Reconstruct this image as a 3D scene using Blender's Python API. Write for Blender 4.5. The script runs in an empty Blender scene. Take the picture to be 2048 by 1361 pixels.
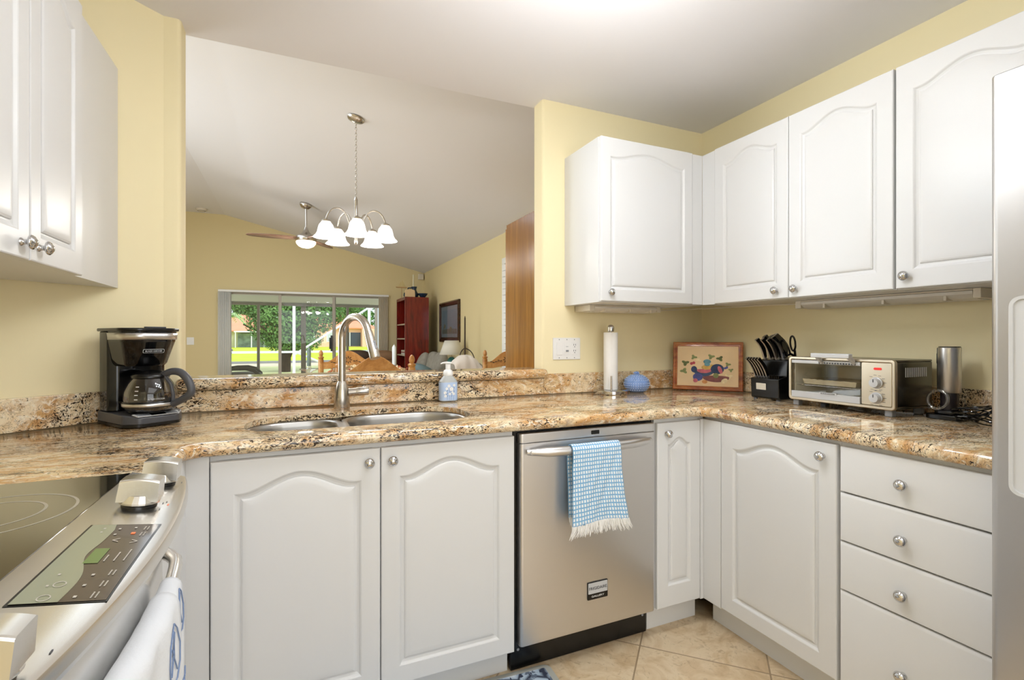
import bpy, bmesh, math, random
from mathutils import Vector, Matrix
random.seed(7)
PI = math.pi
SC = bpy.context.scene
COL = SC.collection

# ------------------------------------------------------------------ camera
cam = bpy.data.cameras.new('camera')
cam.sensor_width = 36.0
cam.lens = 988.0 / 2048.0 * 36.0
cam.shift_y = -3.5 / 2048.0
cam.clip_start = 0.02
cam.clip_end = 400
camo = bpy.data.objects.new('camera', cam)
COL.objects.link(camo)
camo.location = (0, 0, 1.21)
camo.rotation_euler = (PI / 2, 0, math.radians(-23.75))
SC.camera = camo

# ------------------------------------------------------------------ world, lamps, exposure
SC.view_settings.view_transform = 'Standard'
SC.view_settings.look = 'None'
SC.view_settings.gamma = 1.0
SC.view_settings.use_curve_mapping = False
SC.view_settings.exposure = 0.10
world = bpy.data.worlds.new('world')
SC.world = world
world.use_nodes = True
wn = world.node_tree.nodes
wl = world.node_tree.links
for n in list(wn):
    wn.remove(n)
sky = wn.new('ShaderNodeTexSky')
try:
    sky.sky_type = 'HOSEK_WILKIE'
    sky.turbidity = 4.0
    sky.sun_direction = Vector((0.35, -0.5, 0.8)).normalized()
except Exception:
    pass
wmix = wn.new('ShaderNodeMixRGB')
wmix.inputs[0].default_value = 0.6
wmix.inputs[2].default_value = (0.92, 0.97, 1.0, 1)
bg = wn.new('ShaderNodeBackground')
bg.inputs[1].default_value = 2.35
wo = wn.new('ShaderNodeOutputWorld')
wl.new(sky.outputs[0], wmix.inputs[1])
wl.new(wmix.outputs[0], bg.inputs[0])
wl.new(bg.outputs[0], wo.inputs[0])


def lamp(name, kind, loc, energy, color=(1, 1, 1), size=0.1, size_y=None, rot=(0, 0, 0), angle=None):
    d = bpy.data.lights.new(name, kind)
    d.energy = energy
    d.color = color
    if kind == 'AREA':
        d.shape = 'RECTANGLE'
        d.size = size
        d.size_y = size_y or size
    elif kind == 'SUN':
        d.angle = angle or 0.05
    else:
        d.shadow_soft_size = size
    o = bpy.data.objects.new(name, d)
    COL.objects.link(o)
    o.location = loc
    o.rotation_euler = rot
    return o


WARM = (1.0, 0.97, 0.92)
SOFT = (0.935, 0.967, 1.0)
sun = lamp('sun_light', 'SUN', (0, 20, 30), 1.6, (1.0, 0.97, 0.9), angle=0.25)
sun.rotation_euler = (math.radians(38), math.radians(20), 0)
# the kitchen's ceiling lamps (just above the frame) then unseen area fills added to brighten the rooms
KL = [(0.42, 1.12), (0.70, 1.20), (1.00, 1.26)]
for (lx, ly) in KL:
    lamp('kitchen_lamp', 'POINT', (lx, ly, 2.02), 6.2, SOFT, 0.03)
    lamp('kitchen_downlight', 'AREA', (lx, ly, 2.40), 2.4, SOFT, 0.10)
lamp('kitchen_ceiling_fill', 'AREA', (0.45, -0.7, 2.42), 15, SOFT, 1.6, 1.8)  # added soft fill under the ceiling behind the camera, not a fixture
lamp('kitchen_rear_fill', 'AREA', (0.5, -2.4, 1.35), 36, (0.90, 0.95, 1.0), 2.0, 1.9, rot=(PI / 2, 0, 0))  # added area fill behind the camera; the rear wall has no window
lamp('living_ceiling_fill', 'AREA', (-0.6, 5.2, 3.1), 74, (0.74, 0.87, 1.0), 2.2, 4.0)  # unseen fill added to lift the living room, no ceiling fixture there
lamp('dining_side_fill', 'AREA', (-3.0, 4.6, 1.6), 80, (0.80, 0.90, 1.0), 2.4, 2.2, rot=(0, -PI / 2, 0))  # added fill by the left living wall, which has no window opening


# ------------------------------------------------------------------ materials
def lin(h):
    h = h.lstrip('#')
    o = []
    for i in (0, 2, 4):
        c = int(h[i:i + 2], 16) / 255
        o.append(c / 12.92 if c <= 0.04045 else ((c + 0.055) / 1.055) ** 2.4)
    return tuple(o) + (1.0,)


class NT:
    def __init__(self, m):
        self.t = m.node_tree
        self.n = m.node_tree.nodes
        self.l = m.node_tree.links

    def node(self, kind, **kw):
        nd = self.n.new(kind)
        for k, v in kw.items():
            if k.startswith('i_'):
                nd.inputs[k[2:].replace('_', ' ')].default_value = v
            else:
                setattr(nd, k, v)
        return nd

    def link(self, a, b):
        self.l.new(a, b)

    def noise(self, vec, scale, detail=3, rough=0.5, dist=0.0):
        n = self.node('ShaderNodeTexNoise')
        n.inputs['Scale'].default_value = scale
        n.inputs['Detail'].default_value = detail
        n.inputs['Roughness'].default_value = rough
        n.inputs['Distortion'].default_value = dist
        if vec is not None:
            self.link(vec, n.inputs['Vector'])
        return n.outputs[0]

    def ramp(self, fac, stops, interp='LINEAR'):
        r = self.node('ShaderNodeValToRGB')
        r.color_ramp.interpolation = interp
        e = r.color_ramp.elements
        while len(e) > 1:
            e.remove(e[-1])
        e[0].position = stops[0][0]
        e[0].color = stops[0][1]
        for p, c in stops[1:]:
            x = e.new(p)
            x.color = c
        self.link(fac, r.inputs[0])
        return r.outputs[0]

    def math(self, op, a, b=None, c=None):
        n = self.node('ShaderNodeMath', operation=op)
        for i, v in enumerate((a, b, c)):
            if v is None:
                continue
            if isinstance(v, (int, float)):
                n.inputs[i].default_value = v
            else:
                self.link(v, n.inputs[i])
        return n.outputs[0]

    def mix(self, fac, a, b, mode='MIX'):
        n = self.node('ShaderNodeMixRGB', blend_type=mode)
        for i, v in enumerate((fac, a, b)):
            if isinstance(v, (int, float)):
                n.inputs[i].default_value = v
            elif isinstance(v, tuple):
                n.inputs[i].default_value = v
            else:
                self.link(v, n.inputs[i])
        return n.outputs[0]

    def coords(self, kind='Object', scale=(1, 1, 1), rot=(0, 0, 0)):
        tc = self.node('ShaderNodeTexCoord')
        mp = self.node('ShaderNodeMapping')
        mp.inputs['Scale'].default_value = scale
        mp.inputs['Rotation'].default_value = rot
        self.link(tc.outputs[kind], mp.inputs['Vector'])
        return mp.outputs[0]

    def bump(self, h, strength=0.1, dist=0.01):
        b = self.node('ShaderNodeBump')
        b.inputs['Strength'].default_value = strength
        b.inputs['Distance'].default_value = dist
        self.link(h, b.inputs['Height'])
        self.link(b.outputs[0], self.p.inputs['Normal'])


def mat(name, col, rough=0.5, metal=0.0, spec=0.5, coat=0.0, emit=None, estr=0.0, noise_amt=0.0, noise_scale=8.0,
        bump=0.0, bump_scale=60.0, scale=(1, 1, 1), sheen=0.0, trans=0.0, alpha=1.0):
    m = bpy.data.materials.new(name)
    m.use_nodes = True
    t = NT(m)
    p = t.n['Principled BSDF']
    t.p = p
    c = lin(col) if isinstance(col, str) else col
    p.inputs['Base Color'].default_value = c
    p.inputs['Roughness'].default_value = rough
    p.inputs['Metallic'].default_value = metal
    p.inputs['Specular IOR Level'].default_value = spec
    p.inputs['Coat Weight'].default_value = coat
    p.inputs['Coat Roughness'].default_value = 0.06
    p.inputs['Transmission Weight'].default_value = trans
    if emit:
        p.inputs['Emission Color'].default_value = lin(emit)
        p.inputs['Emission Strength'].default_value = estr
    vec = t.coords('Object', scale)
    if noise_amt > 0:
        f = t.noise(vec, noise_scale, 4, 0.55)
        hi = tuple(min(1, x * (1 + noise_amt)) for x in c[:3]) + (1,)
        lo = tuple(x * (1 - noise_amt) for x in c[:3]) + (1,)
        t.link(t.ramp(f, [(0.3, lo), (0.7, hi)]), p.inputs['Base Color'])
    if bump > 0:
        t.bump(t.noise(vec, bump_scale, 3), bump, 0.002)
    m['t'] = 0
    return m


def mat_granite():
    m = bpy.data.materials.new('granite')
    m.use_nodes = True
    t = NT(m)
    p = t.p = t.n['Principled BSDF']
    v = t.coords('Object', (0.62, 1.35, 1.0), (0, 0, 0.35))
    big = t.noise(v, 2.2, 4, 0.62, 1.8)
    base = t.ramp(big, [(0.26, lin('F2E4CA')), (0.38, lin('E3C79B')), (0.46, lin('F0DFBE')), (0.55, lin('CE9F66')), (0.61, lin('E9D2A8')), (0.70, lin('B27F4E')), (0.8, lin('E2C79C'))])
    mid = t.noise(v, 11, 6, 0.7, 2.6)
    base = t.mix(t.ramp(mid, [(0.48, (0, 0, 0, 1)), (0.64, (0.55, 0.55, 0.55, 1))]), base, lin('B8824A'))
    gr = t.noise(v, 6, 5, 0.65, 2.4)
    base = t.mix(t.ramp(gr, [(0.60, (0, 0, 0, 1)), (0.70, (0.55, 0.55, 0.55, 1))]), base, lin('8E8078'))
    li = t.noise(v, 30, 4, 0.62, 2.0)
    base = t.mix(t.ramp(li, [(0.53, (0, 0, 0, 1)), (0.64, (0.8, 0.8, 0.8, 1))]), base, lin('F7EDD8'))
    zone = t.noise(v, 4.2, 3, 0.6, 1.6)
    zr = t.ramp(zone, [(0.42, (0.28, 0.28, 0.28, 1)), (0.58, (1, 1, 1, 1))])
    sq = t.noise(v, 30, 3, 0.55, 3.4)
    line = t.ramp(t.math('ABSOLUTE', t.math('SUBTRACT', sq, 0.5)), [(0.012, (1, 1, 1, 1)), (0.040, (0, 0, 0, 1))])
    br = t.ramp(t.noise(v, 24, 2, 0.5, 0.5), [(0.44, (0, 0, 0, 1)), (0.56, (1, 1, 1, 1))])
    base = t.mix(t.math('MULTIPLY', t.math('MULTIPLY', line, br), t.math('ADD', t.math('MULTIPLY', zr, 0.75), 0.2)), base, lin('5A3316'))
    fl = t.noise(v, 62, 4, 0.62, 3.0)
    thr = t.math('ADD', fl, t.math('MULTIPLY', zr, 0.15))
    dark = t.ramp(thr, [(0.648, (0, 0, 0, 1)), (0.69, (1, 1, 1, 1))])
    base = t.mix(dark, base, lin('2E221A'))
    t.link(base, p.inputs['Base Color'])
    p.inputs['Roughness'].default_value = 0.06
    p.inputs['Specular IOR Level'].default_value = 0.6
    return m


def mat_tile():
    m = bpy.data.materials.new('floor_tile')
    m.use_nodes = True
    t = NT(m)
    p = t.p = t.n['Principled BSDF']
    g = t.node('ShaderNodeNewGeometry')
    sp = t.node('ShaderNodeSeparateXYZ')
    t.link(g.outputs['Position'], sp.inputs[0])
    s2 = 1 / math.sqrt(2)
    T = 0.457
    u = t.math('DIVIDE', t.math('ADD', t.math('MULTIPLY', t.math('SUBTRACT', sp.outputs[0], sp.outputs[1]), s2), 0.235), T)
    w = t.math('DIVIDE', t.math('SUBTRACT', t.math('MULTIPLY', t.math('ADD', sp.outputs[0], sp.outputs[1]), s2), 1.994), T)
    eu = t.math('ABSOLUTE', t.math('SUBTRACT', t.math('FRACT', u), 0.5))
    ew = t.math('ABSOLUTE', t.math('SUBTRACT', t.math('FRACT', w), 0.5))
    e = t.math('MAXIMUM', eu, ew)
    grout = t.math('GREATER_THAN', e, 0.4935)
    idv = t.math('ADD', t.math('MULTIPLY', t.math('FLOOR', u), 7.13), t.math('MULTIPLY', t.math('FLOOR', w), 3.77))
    cmb = t.node('ShaderNodeVectorMath', operation='ADD')
    t.link(g.outputs['Position'], cmb.inputs[0])
    cx = t.node('ShaderNodeCombineXYZ')
    t.link(idv, cx.inputs[0])
    t.link(idv, cx.inputs[2])
    t.link(cx.outputs[0], cmb.inputs[1])
    n1 = t.noise(cmb.outputs[0], 5, 6, 0.6, 1.6)
    c = t.ramp(n1, [(0.3, lin('B99D78')), (0.45, lin('CDB592')), (0.55, lin('D8C4A4')), (0.7, lin('C2A67F'))])
    n2 = t.noise(cmb.outputs[0], 22, 4, 0.6, 2.0)
    c = t.mix(t.ramp(n2, [(0.56, (0, 0, 0, 1)), (0.68, (0.5, 0.5, 0.5, 1))]), c, lin('9C8262'))
    c = t.mix(grout, c, lin('9A8468'))
    t.link(c, p.inputs['Base Color'])
    p.inputs['Roughness'].default_value = 0.28
    t.bump(t.math('MULTIPLY', grout, -1.0), 0.4, 0.002)
    return m


def mat_wood(name, c1, c2, c3, rough=0.3, scale=(12, 12, 0.9), coat=0.3, bigscale=2.0):
    m = bpy.data.materials.new(name)
    m.use_nodes = True
    t = NT(m)
    p = t.p = t.n['Principled BSDF']
    v = t.coords('Object', scale)
    a = t.noise(v, bigscale, 5, 0.6, 1.2)
    c = t.ramp(a, [(0.3, lin(c1)), (0.5, lin(c2)), (0.7, lin(c3))])
    b = t.noise(v, bigscale * 6, 4, 0.6, 0.3)
    c = t.mix(t.ramp(b, [(0.45, (0, 0, 0, 1)), (0.75, (0.5, 0.5, 0.5, 1))]), c, lin(c1))
    t.link(c, p.inputs['Base Color'])
    p.inputs['Roughness'].default_value = rough
    p.inputs['Coat Weight'].default_value = coat
    p.inputs['Coat Roughness'].default_value = 0.12
    return m


def mat_glass(name, tint=(1, 1, 1, 1), refl=0.08, rough=0.0, edge=0.6, blend=0.25):
    m = bpy.data.materials.new(name)
    m.use_nodes = True
    t = NT(m)
    for n in list(t.n):
        t.n.remove(n)
    out = t.node('ShaderNodeOutputMaterial')
    tr = t.node('ShaderNodeBsdfTransparent')
    tr.inputs[0].default_value = tint
    gl = t.node('ShaderNodeBsdfGlossy')
    gl.inputs['Roughness'].default_value = rough
    lw = t.node('ShaderNodeLayerWeight')
    lw.inputs[0].default_value = blend
    f = t.math('MULTIPLY_ADD', lw.outputs['Facing'], edge, refl)
    mx = t.node('ShaderNodeMixShader')
    t.link(f, mx.inputs[0])
    t.link(tr.outputs[0], mx.inputs[1])
    t.link(gl.outputs[0], mx.inputs[2])
    t.link(mx.outputs[0], out.inputs[0])
    return m


def mat_brushed(name, col, rough=0.28, scale=(2, 2, 220), amt=0.018):
    m = bpy.data.materials.new(name)
    m.use_nodes = True
    t = NT(m)
    p = t.p = t.n['Principled BSDF']
    p.inputs['Metallic'].default_value = 1.0
    p.inputs['Base Color'].default_value = lin(col)
    v = t.coords('Object', scale)
    f = t.noise(v, 3.0, 3, 0.6)
    t.link(t.ramp(f, [(0.3, (rough - amt,) * 3 + (1,)), (0.7, (rough + amt,) * 3 + (1,))]), p.inputs['Roughness'])
    return m


def mat_emit(name, col, strength):
    return mat(name, col, 0.3, emit=col, estr=strength)


def mat_waffle():
    m = bpy.data.materials.new('waffle_cloth')
    m.use_nodes = True
    t = NT(m)
    p = t.p = t.n['Principled BSDF']
    tc = t.node('ShaderNodeTexCoord')
    sp = t.node('ShaderNodeSeparateXYZ')
    t.link(tc.outputs['UV'], sp.inputs[0])
    fu = t.math('FRACT', t.math('MULTIPLY', sp.outputs[0], 1 / 0.0098))
    fv = t.math('FRACT', t.math('MULTIPLY', sp.outputs[1], 1 / 0.0150))
    a = t.math('LESS_THAN', t.math('ABSOLUTE', t.math('SUBTRACT', fu, 0.5)), 0.29)
    b = t.math('LESS_THAN', t.math('ABSOLUTE', t.math('SUBTRACT', fv, 0.5)), 0.33)
    w = t.math('MULTIPLY', a, b)
    col = t.mix(w, lin('8DBBDF'), lin('EEF2F4'))
    c2 = t.math('GREATER_THAN', fv, 0.82)
    col = t.mix(t.math('MULTIPLY', c2, 0.55), col, lin('5E97CC'))
    t.link(col, p.inputs['Base Color'])
    p.inputs['Roughness'].default_value = 0.95
    h = t.math('MULTIPLY', t.math('ABSOLUTE', t.math('SUBTRACT', fu, 0.5)), t.math('ABSOLUTE', t.math('SUBTRACT', fv, 0.5)))
    t.bump(h, 0.6, 0.004)
    return m


def mat_mat():
    m = bpy.data.materials.new('patterned_mat')
    m.use_nodes = True
    t = NT(m)
    p = t.p = t.n['Principled BSDF']
    v = t.coords('Object')
    vo = t.node('ShaderNodeTexVoronoi', feature='DISTANCE_TO_EDGE')
    vo.inputs['Scale'].default_value = 16
    t.link(v, vo.inputs['Vector'])
    c = t.ramp(vo.outputs['Distance'], [(0.02, lin('2E3446')), (0.09, lin('9EB0C2')), (0.3, lin('D5DCE2'))])
    n = t.noise(v, 40, 3)
    c = t.mix(t.ramp(n, [(0.55, (0, 0, 0, 1)), (0.62, (1, 1, 1, 1))]), c, lin('5A6577'))
    t.link(c, p.inputs['Base Color'])
    p.inputs['Roughness'].default_value = 0.9
    return m


def mat_blind(name, col):
    m = bpy.data.materials.new(name)
    m.use_nodes = True
    t = NT(m)
    for n in list(t.n):
        t.n.remove(n)
    out = t.node('ShaderNodeOutputMaterial')
    d = t.node('ShaderNodeBsdfDiffuse')
    d.inputs[0].default_value = lin(col)
    tr = t.node('ShaderNodeBsdfTranslucent')
    tr.inputs[0].default_value = lin(col)
    mx = t.node('ShaderNodeMixShader')
    mx.inputs[0].default_value = 0.4
    t.link(d.outputs[0], mx.inputs[1])
    t.link(tr.outputs[0], mx.inputs[2])
    t.link(mx.outputs[0], out.inputs[0])
    return m


def mat_leaf(name, c1, c2):
    m = bpy.data.materials.new(name)
    m.use_nodes = True
    t = NT(m)
    p = t.p = t.n['Principled BSDF']
    v = t.coords('Object')
    n = t.noise(v, 3.5, 4, 0.7)
    t.link(t.ramp(n, [(0.3, lin(c1)), (0.7, lin(c2))]), p.inputs['Base Color'])
    p.inputs['Roughness'].default_value = 0.7
    return m


WALL = mat('wall_paint', 'EEE1B8', 0.7, bump=0.04, bump_scale=220)
WALL2 = mat('living_wall_paint', 'E0CFA0', 0.8, bump=0.04, bump_scale=220)
CEIL = mat('ceiling_paint', 'E6E4E6', 0.9, bump=0.08, bump_scale=120)
WHITE = mat('cabinet_white', 'DDDDDD', 0.33, spec=0.45)
WHITE_IN = mat('cabinet_underside', 'D8CFC0', 0.5)
TRIM = mat('trim_white', 'E8E6E0', 0.4)
PLASTIC = mat('white_plastic', 'EEEDEB', 0.3)
GRANITE = mat_granite()
TILE = mat_tile()
CHROME = mat('chrome', 'CFCFD0', 0.05, 1.0)
NICKEL = mat_brushed('brushed_nickel', 'C4BEB6', 0.26, (60, 60, 2))
STEEL = mat_brushed('stainless_steel', 'D9D8D8', 0.32, (1.5, 1.5, 160))
STEEL_F = mat_brushed('fridge_steel', 'CBCACA', 0.34, (1.5, 1.5, 160))
STEEL_R = mat_brushed('range_steel', 'DCDAD6', 0.24, (120, 2, 2))
SINKM = mat_brushed('sink_steel', 'AFADAA', 0.3, (3, 60, 3))
BLACK = mat('black_plastic', '0B0B0C', 0.25)
BLACKG = mat('black_gloss', '070708', 0.07)
DGREY = mat('dark_grey_plastic', '4A4B50', 0.35)
MGREY = mat('mid_grey_plastic', '8F9298', 0.4)
LGREY = mat('light_grey_plastic', 'C9CACC', 0.35)
COOKTOP = mat('cooktop_glass', '1C1B15', 0.06, spec=1.0, coat=1.0)
RINGM = mat('burner_print', 'A8A294', 0.3)
DISPM = mat('display_dark', '4B4038', 0.14)
DISPL = mat('display_panel_green', '8F927C', 0.14)
DISPG = mat('display_green_led', '5C6E40', 0.2, emit='6FA030', estr=0.12)
REDLED = mat('red_led', 'C81810', 0.3, emit='E02010', estr=0.5)
PRINT = mat('grey_print', 'BDB8AE', 0.5)
INK = mat('dark_print', '2A2622', 0.5)
GLASS = mat_glass('window_glass', (0.97, 0.99, 0.98, 1), 0.02, 0, 0.25)
CARAFE = mat_glass('carafe_glass', (0.62, 0.58, 0.55, 1), 0.07, 0.02, 0.55, 0.35)
CLEAR = mat_glass('clear_plastic', (0.9, 0.9, 0.92, 1), 0.1, 0.03, 0.6, 0.4)
OVENGL = mat_glass('oven_window_glass', (0.95, 0.95, 0.93, 1), 0.05, 0.02, 0.25)
PICGL = mat_glass('picture_glass', (0.9, 0.92, 0.95, 1), 0.12, 0.03, 0.3)
PAPER = mat('paper_towel', 'F1EFEC', 0.95, bump=0.4, bump_scale=90)
BLUEJAR = mat('blue_glaze', '86A4DA', 0.22, noise_amt=0.15, noise_scale=30)
CHERRY = mat_wood('cherry_frame_wood', '6B2A10', '9A4A1A', 'B5702C', 0.25, (3, 3, 9))
REDWOOD = mat_wood('dark_red_bookcase_wood', '4A100A', '78190F', '8E2C18', 0.25, (9, 9, 0.8))
ARMOIRE = mat_wood('brown_panel_wood', '75470F', '8B5B1C', 'A27028', 0.24, (8, 8, 0.5), 0.4)
OAK = mat_wood('honey_oak', '9A642C', 'B98243', 'CB9A5E', 0.3, (5, 5, 5))
SHELFED = mat('pale_shelf_edge', 'B9A184', 0.5)
DARKIN = mat('bookcase_inside', '1B0A08', 0.6)
PARCH = mat('parchment', 'DDBF94', 0.8, noise_amt=0.08, noise_scale=6)
SHADEG = mat('frosted_glass_shade', 'FFFFFF', 0.4, emit='FFF6EA', estr=1.9)
BOWLG = mat('fan_light_bowl', 'FFFFFF', 0.4, emit='FFEBD2', estr=1.6)
BLADE = mat_wood('fan_blade_wood', '7A5B4A', '94705C', 'A88672', 0.5, (3, 9, 9), 0.1)
FABG = mat('grey_sofa_fabric', '9C978C', 0.95, noise_amt=0.12, noise_scale=14, bump=0.3)
FABB = mat('brown_sofa_leather', '8C6A4C', 0.6, noise_amt=0.15, noise_scale=5)
FABD = mat('dark_brown_leather', '4B3A31', 0.55, noise_amt=0.15, noise_scale=5)
THROW = mat('cream_throw', 'E6DDD3', 0.95, bump=0.4, bump_scale=40)
TEALF = mat('teal_cushion', '6F858C', 0.9)
BLUEDOT = mat('pale_blue_glaze', 'B9CDF0', 0.25)
LSHADE = mat('lamp_shade_linen', 'DDD8CB', 0.9)
TEAL = mat('teal_ceramic', '2F6A66', 0.2, noise_amt=0.4, noise_scale=18)
IRON = mat('wrought_iron', '3B2C1E', 0.6)
BLINDL = mat_blind('vertical_blind_fabric', 'F0EFEB')
BLINDR = mat_blind('vertical_blind_fabric_cream', 'F0E6D2')
ALU = mat('white_aluminium', 'B9B2A6', 0.5)
BRONZE = mat('lanai_frame_taupe', '8D857C', 0.5)
CAGE = mat('pool_cage_white', 'EEF2F8', 0.5)
CANDG = mat('green_candle', '6E8380', 0.5)
CANDW = mat('white_candle', 'DCE7EC', 0.5)
WAFFLE = mat_waffle()
FRINGE = mat('white_fringe', 'F0EEEA', 0.95)
TOWELW = mat('white_print_towel', 'E4E7EC', 0.95, bump=0.3, bump_scale=120)
TOWELB = mat('blue_towel_print', '7D90B4', 0.95)
MATM = mat_mat()
MATB = mat('mat_border', 'A5A59C', 0.9)
SOAPC = mat('soap_bottle_clear', 'DDE0DF', 0.15, trans=0.35)
SOAPL = mat('soap_label_blue', 'B4C9E8', 0.4)
LENS = mat('light_diffuser', 'DAD5CC', 0.35)
BEIGE = mat('beige_metal', 'DCD3C2', 0.4)
FOIL = mat('crumpled_foil', 'C9BFA6', 0.35, 0.8, bump=0.9, bump_scale=60)
OVENIN = mat('oven_inside', 'DAD8CA', 0.4, 0.0)


# ------------------------------------------------------------------ geometry helpers
def NB():
    return bmesh.new()


def box(bm, x0, x1, y0, y1, z0, z1, M=None):
    vs = [bm.verts.new((x, y, z)) for z in (z0, z1) for y in (y0, y1) for x in (x0, x1)]
    for f in ((0, 2, 3, 1), (4, 5, 7, 6), (0, 1, 5, 4), (2, 6, 7, 3), (0, 4, 6, 2), (1, 3, 7, 5)):
        bm.faces.new([vs[i] for i in f])
    if M is not None:
        bmesh.ops.transform(bm, matrix=M, verts=vs)
    return vs


def prism(bm, poly, z0, z1, M=None):
    a = [bm.verts.new((x, y, z0)) for x, y in poly]
    b = [bm.verts.new((x, y, z1)) for x, y in poly]
    n = len(poly)
    bm.faces.new(a[::-1])
    bm.faces.new(b)
    for i in range(n):
        bm.faces.new((a[i], a[(i + 1) % n], b[(i + 1) % n], b[i]))
    if M is not None:
        bmesh.ops.transform(bm, matrix=M, verts=a + b)
    return a + b


def lathe(bm, prof, c=(0, 0, 0), seg=28, M=None, a0=0.0, a1=2 * PI):
    """prof: list of (r, z)"""
    full = abs(a1 - a0 - 2 * PI) < 1e-6
    rings = []
    allv = []
    for r, z in prof:
        if r < 1e-6:
            v = bm.verts.new((c[0], c[1], c[2] + z))
            rings.append([v])
            allv.append(v)
        else:
            k = seg if full else seg + 1
            rg = [bm.verts.new((c[0] + r * math.cos(a0 + (a1 - a0) * i / seg), c[1] + r * math.sin(a0 + (a1 - a0) * i / seg), c[2] + z)) for i in range(k)]
            rings.append(rg)
            allv += rg
    for A, B in zip(rings, rings[1:]):
        m = max(len(A), len(B))
        rng = range(m) if full else range(m - 1)
        for i in rng:
            j = (i + 1) % m
            if len(A) == 1 and len(B) == 1:
                continue
            if len(A) == 1:
                bm.faces.new((A[0], B[i], B[j]))
            elif len(B) == 1:
                bm.faces.new((A[i], A[j], B[0]))
            else:
                bm.faces.new((A[i], A[j], B[j], B[i]))
    if M is not None:
        bmesh.ops.transform(bm, matrix=M, verts=allv)
    return allv


def tube(bm, pts, r, seg=10, closed=False, caps=True, flat=1.0):
    pts = [Vector(p) for p in pts]
    n = len(pts)
    rs = r if isinstance(r, (list, tuple)) else [r] * n
    rings = []
    up = Vector((0, 0, 1))
    prevx = None
    for i, p in enumerate(pts):
        if closed:
            t = (pts[(i + 1) % n] - pts[i - 1]).normalized()
        elif i == 0:
            t = (pts[1] - p).normalized()
        elif i == n - 1:
            t = (p - pts[i - 1]).normalized()
        else:
            t = (pts[i + 1] - pts[i - 1]).normalized()
        if prevx is None:
            ref = up if abs(t.dot(up)) < 0.95 else Vector((1, 0, 0))
            x = ref.cross(t).normalized()
        else:
            x = (prevx - t * prevx.dot(t))
            if x.length < 1e-6:
                x = up.cross(t)
            x.normalize()
        prevx = x
        y = t.cross(x)
        rings.append([bm.verts.new(p + x * rs[i] * math.cos(2 * PI * k / seg) + y * rs[i] * flat * math.sin(2 * PI * k / seg)) for k in range(seg)])
    m = n if closed else n - 1
    for i in range(m):
        A, B = rings[i], rings[(i + 1) % n]
        for k in range(seg):
            bm.faces.new((A[k], A[(k + 1) % seg], B[(k + 1) % seg], B[k]))
    if caps and not closed:
        bm.faces.new(rings[0][::-1])
        bm.faces.new(rings[-1])
    return [v for rg in rings for v in rg]


def smooth_path(pts, k=5):
    P = [Vector(p) for p in pts]
    out = []
    for i in range(len(P) - 1):
        a, b_, c, d = P[max(0, i - 1)], P[i], P[i + 1], P[min(len(P) - 1, i + 2)]
        for j in range(k):
            t = j / k
            out.append(0.5 * ((2 * b_) + (c - a) * t + (2 * a - 5 * b_ + 4 * c - d) * t * t + (3 * b_ - a - 3 * c + d) * t ** 3))
    out.append(P[-1])
    return out


def smooth_r(rs, k=5):
    out = []
    for a, b_ in zip(rs, rs[1:]):
        out += [a + (b_ - a) * j / k for j in range(k)]
    return out + [rs[-1]]


def sheet(bm, rows, uv=None, closeu=False):
    """rows: list of lists of points; uv: same shape of (u,v)"""
    V = [[bm.verts.new(p) for p in row] for row in rows]
    lay = bm.loops.layers.uv.verify() if uv else None
    for i in range(len(V) - 1):
        nn = len(V[i])
        for j in range(nn if closeu else nn - 1):
            k = (j + 1) % nn
            f = bm.faces.new((V[i][j], V[i][k], V[i + 1][k], V[i + 1][j]))
            if uv:
                for lp, (a, b) in zip(f.loops, ((i, j), (i, k), (i + 1, k), (i + 1, j))):
                    lp[lay].uv = uv[a][b]
    return [v for r in V for v in r]


def ball(bm, c, rx, ry=None, rz=None, seg=16, rings=10):
    ry = ry or rx
    rz = rz or rx
    vs = lathe(bm, [(math.sin(PI * i / rings), -math.cos(PI * i / rings)) for i in range(rings + 1)], seg=seg)
    bmesh.ops.transform(bm, matrix=Matrix.Translation(c) @ Matrix.Diagonal((rx, ry, rz, 1)), verts=vs)
    return vs


def offset_poly(poly, d):
    n = len(poly)
    out = []
    for i in range(n):
        p0, p1, p2 = Vector(poly[i - 1]), Vector(poly[i]), Vector(poly[(i + 1) % n])
        e1 = (p1 - p0).normalized()
        e2 = (p2 - p1).normalized()
        n1 = Vector((-e1.y, e1.x))
        n2 = Vector((-e2.y, e2.x))
        b = (n1 + n2)
        k = b.length_squared
        b = b * (2 / k) if k > 1e-9 else n1
        if b.length > 3:
            b = b.normalized() * 3
        out.append((p1.x + b.x * d, p1.y + b.y * d))
    return out


def rounded(poly, radii, seg=6):
    """fillet corners of a CCW polygon; radii list (0 = sharp)"""
    n = len(poly)
    out = []
    for i in range(n):
        r = radii[i]
        p = Vector(poly[i])
        if r <= 0:
            out.append(tuple(p))
            continue
        a = (Vector(poly[i - 1]) - p).normalized()
        b = (Vector(poly[(i + 1) % n]) - p).normalized()
        ang = a.angle(b)
        L = r / math.tan(ang / 2)
        s, e = p + a * L, p + b * L
        c = p + (a + b).normalized() * (r / math.sin(ang / 2))
        v0, v1 = s - c, e - c
        t0 = math.atan2(v0.y, v0.x)
        dt = math.atan2(v1.y, v1.x) - t0
        while dt > PI:
            dt -= 2 * PI
        while dt < -PI:
            dt += 2 * PI
        for k in range(seg + 1):
            t = t0 + dt * k / seg
            out.append((c.x + r * math.cos(t), c.y + r * math.sin(t)))
    return out


def rrect(x0, x1, y0, y1, r, seg=6):
    return rounded([(x0, y0), (x1, y0), (x1, y1), (x0, y1)], [r] * 4, seg)


TM = {}


def root_of(o):
    while o.parent:
        o = o.parent
    return o


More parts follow.
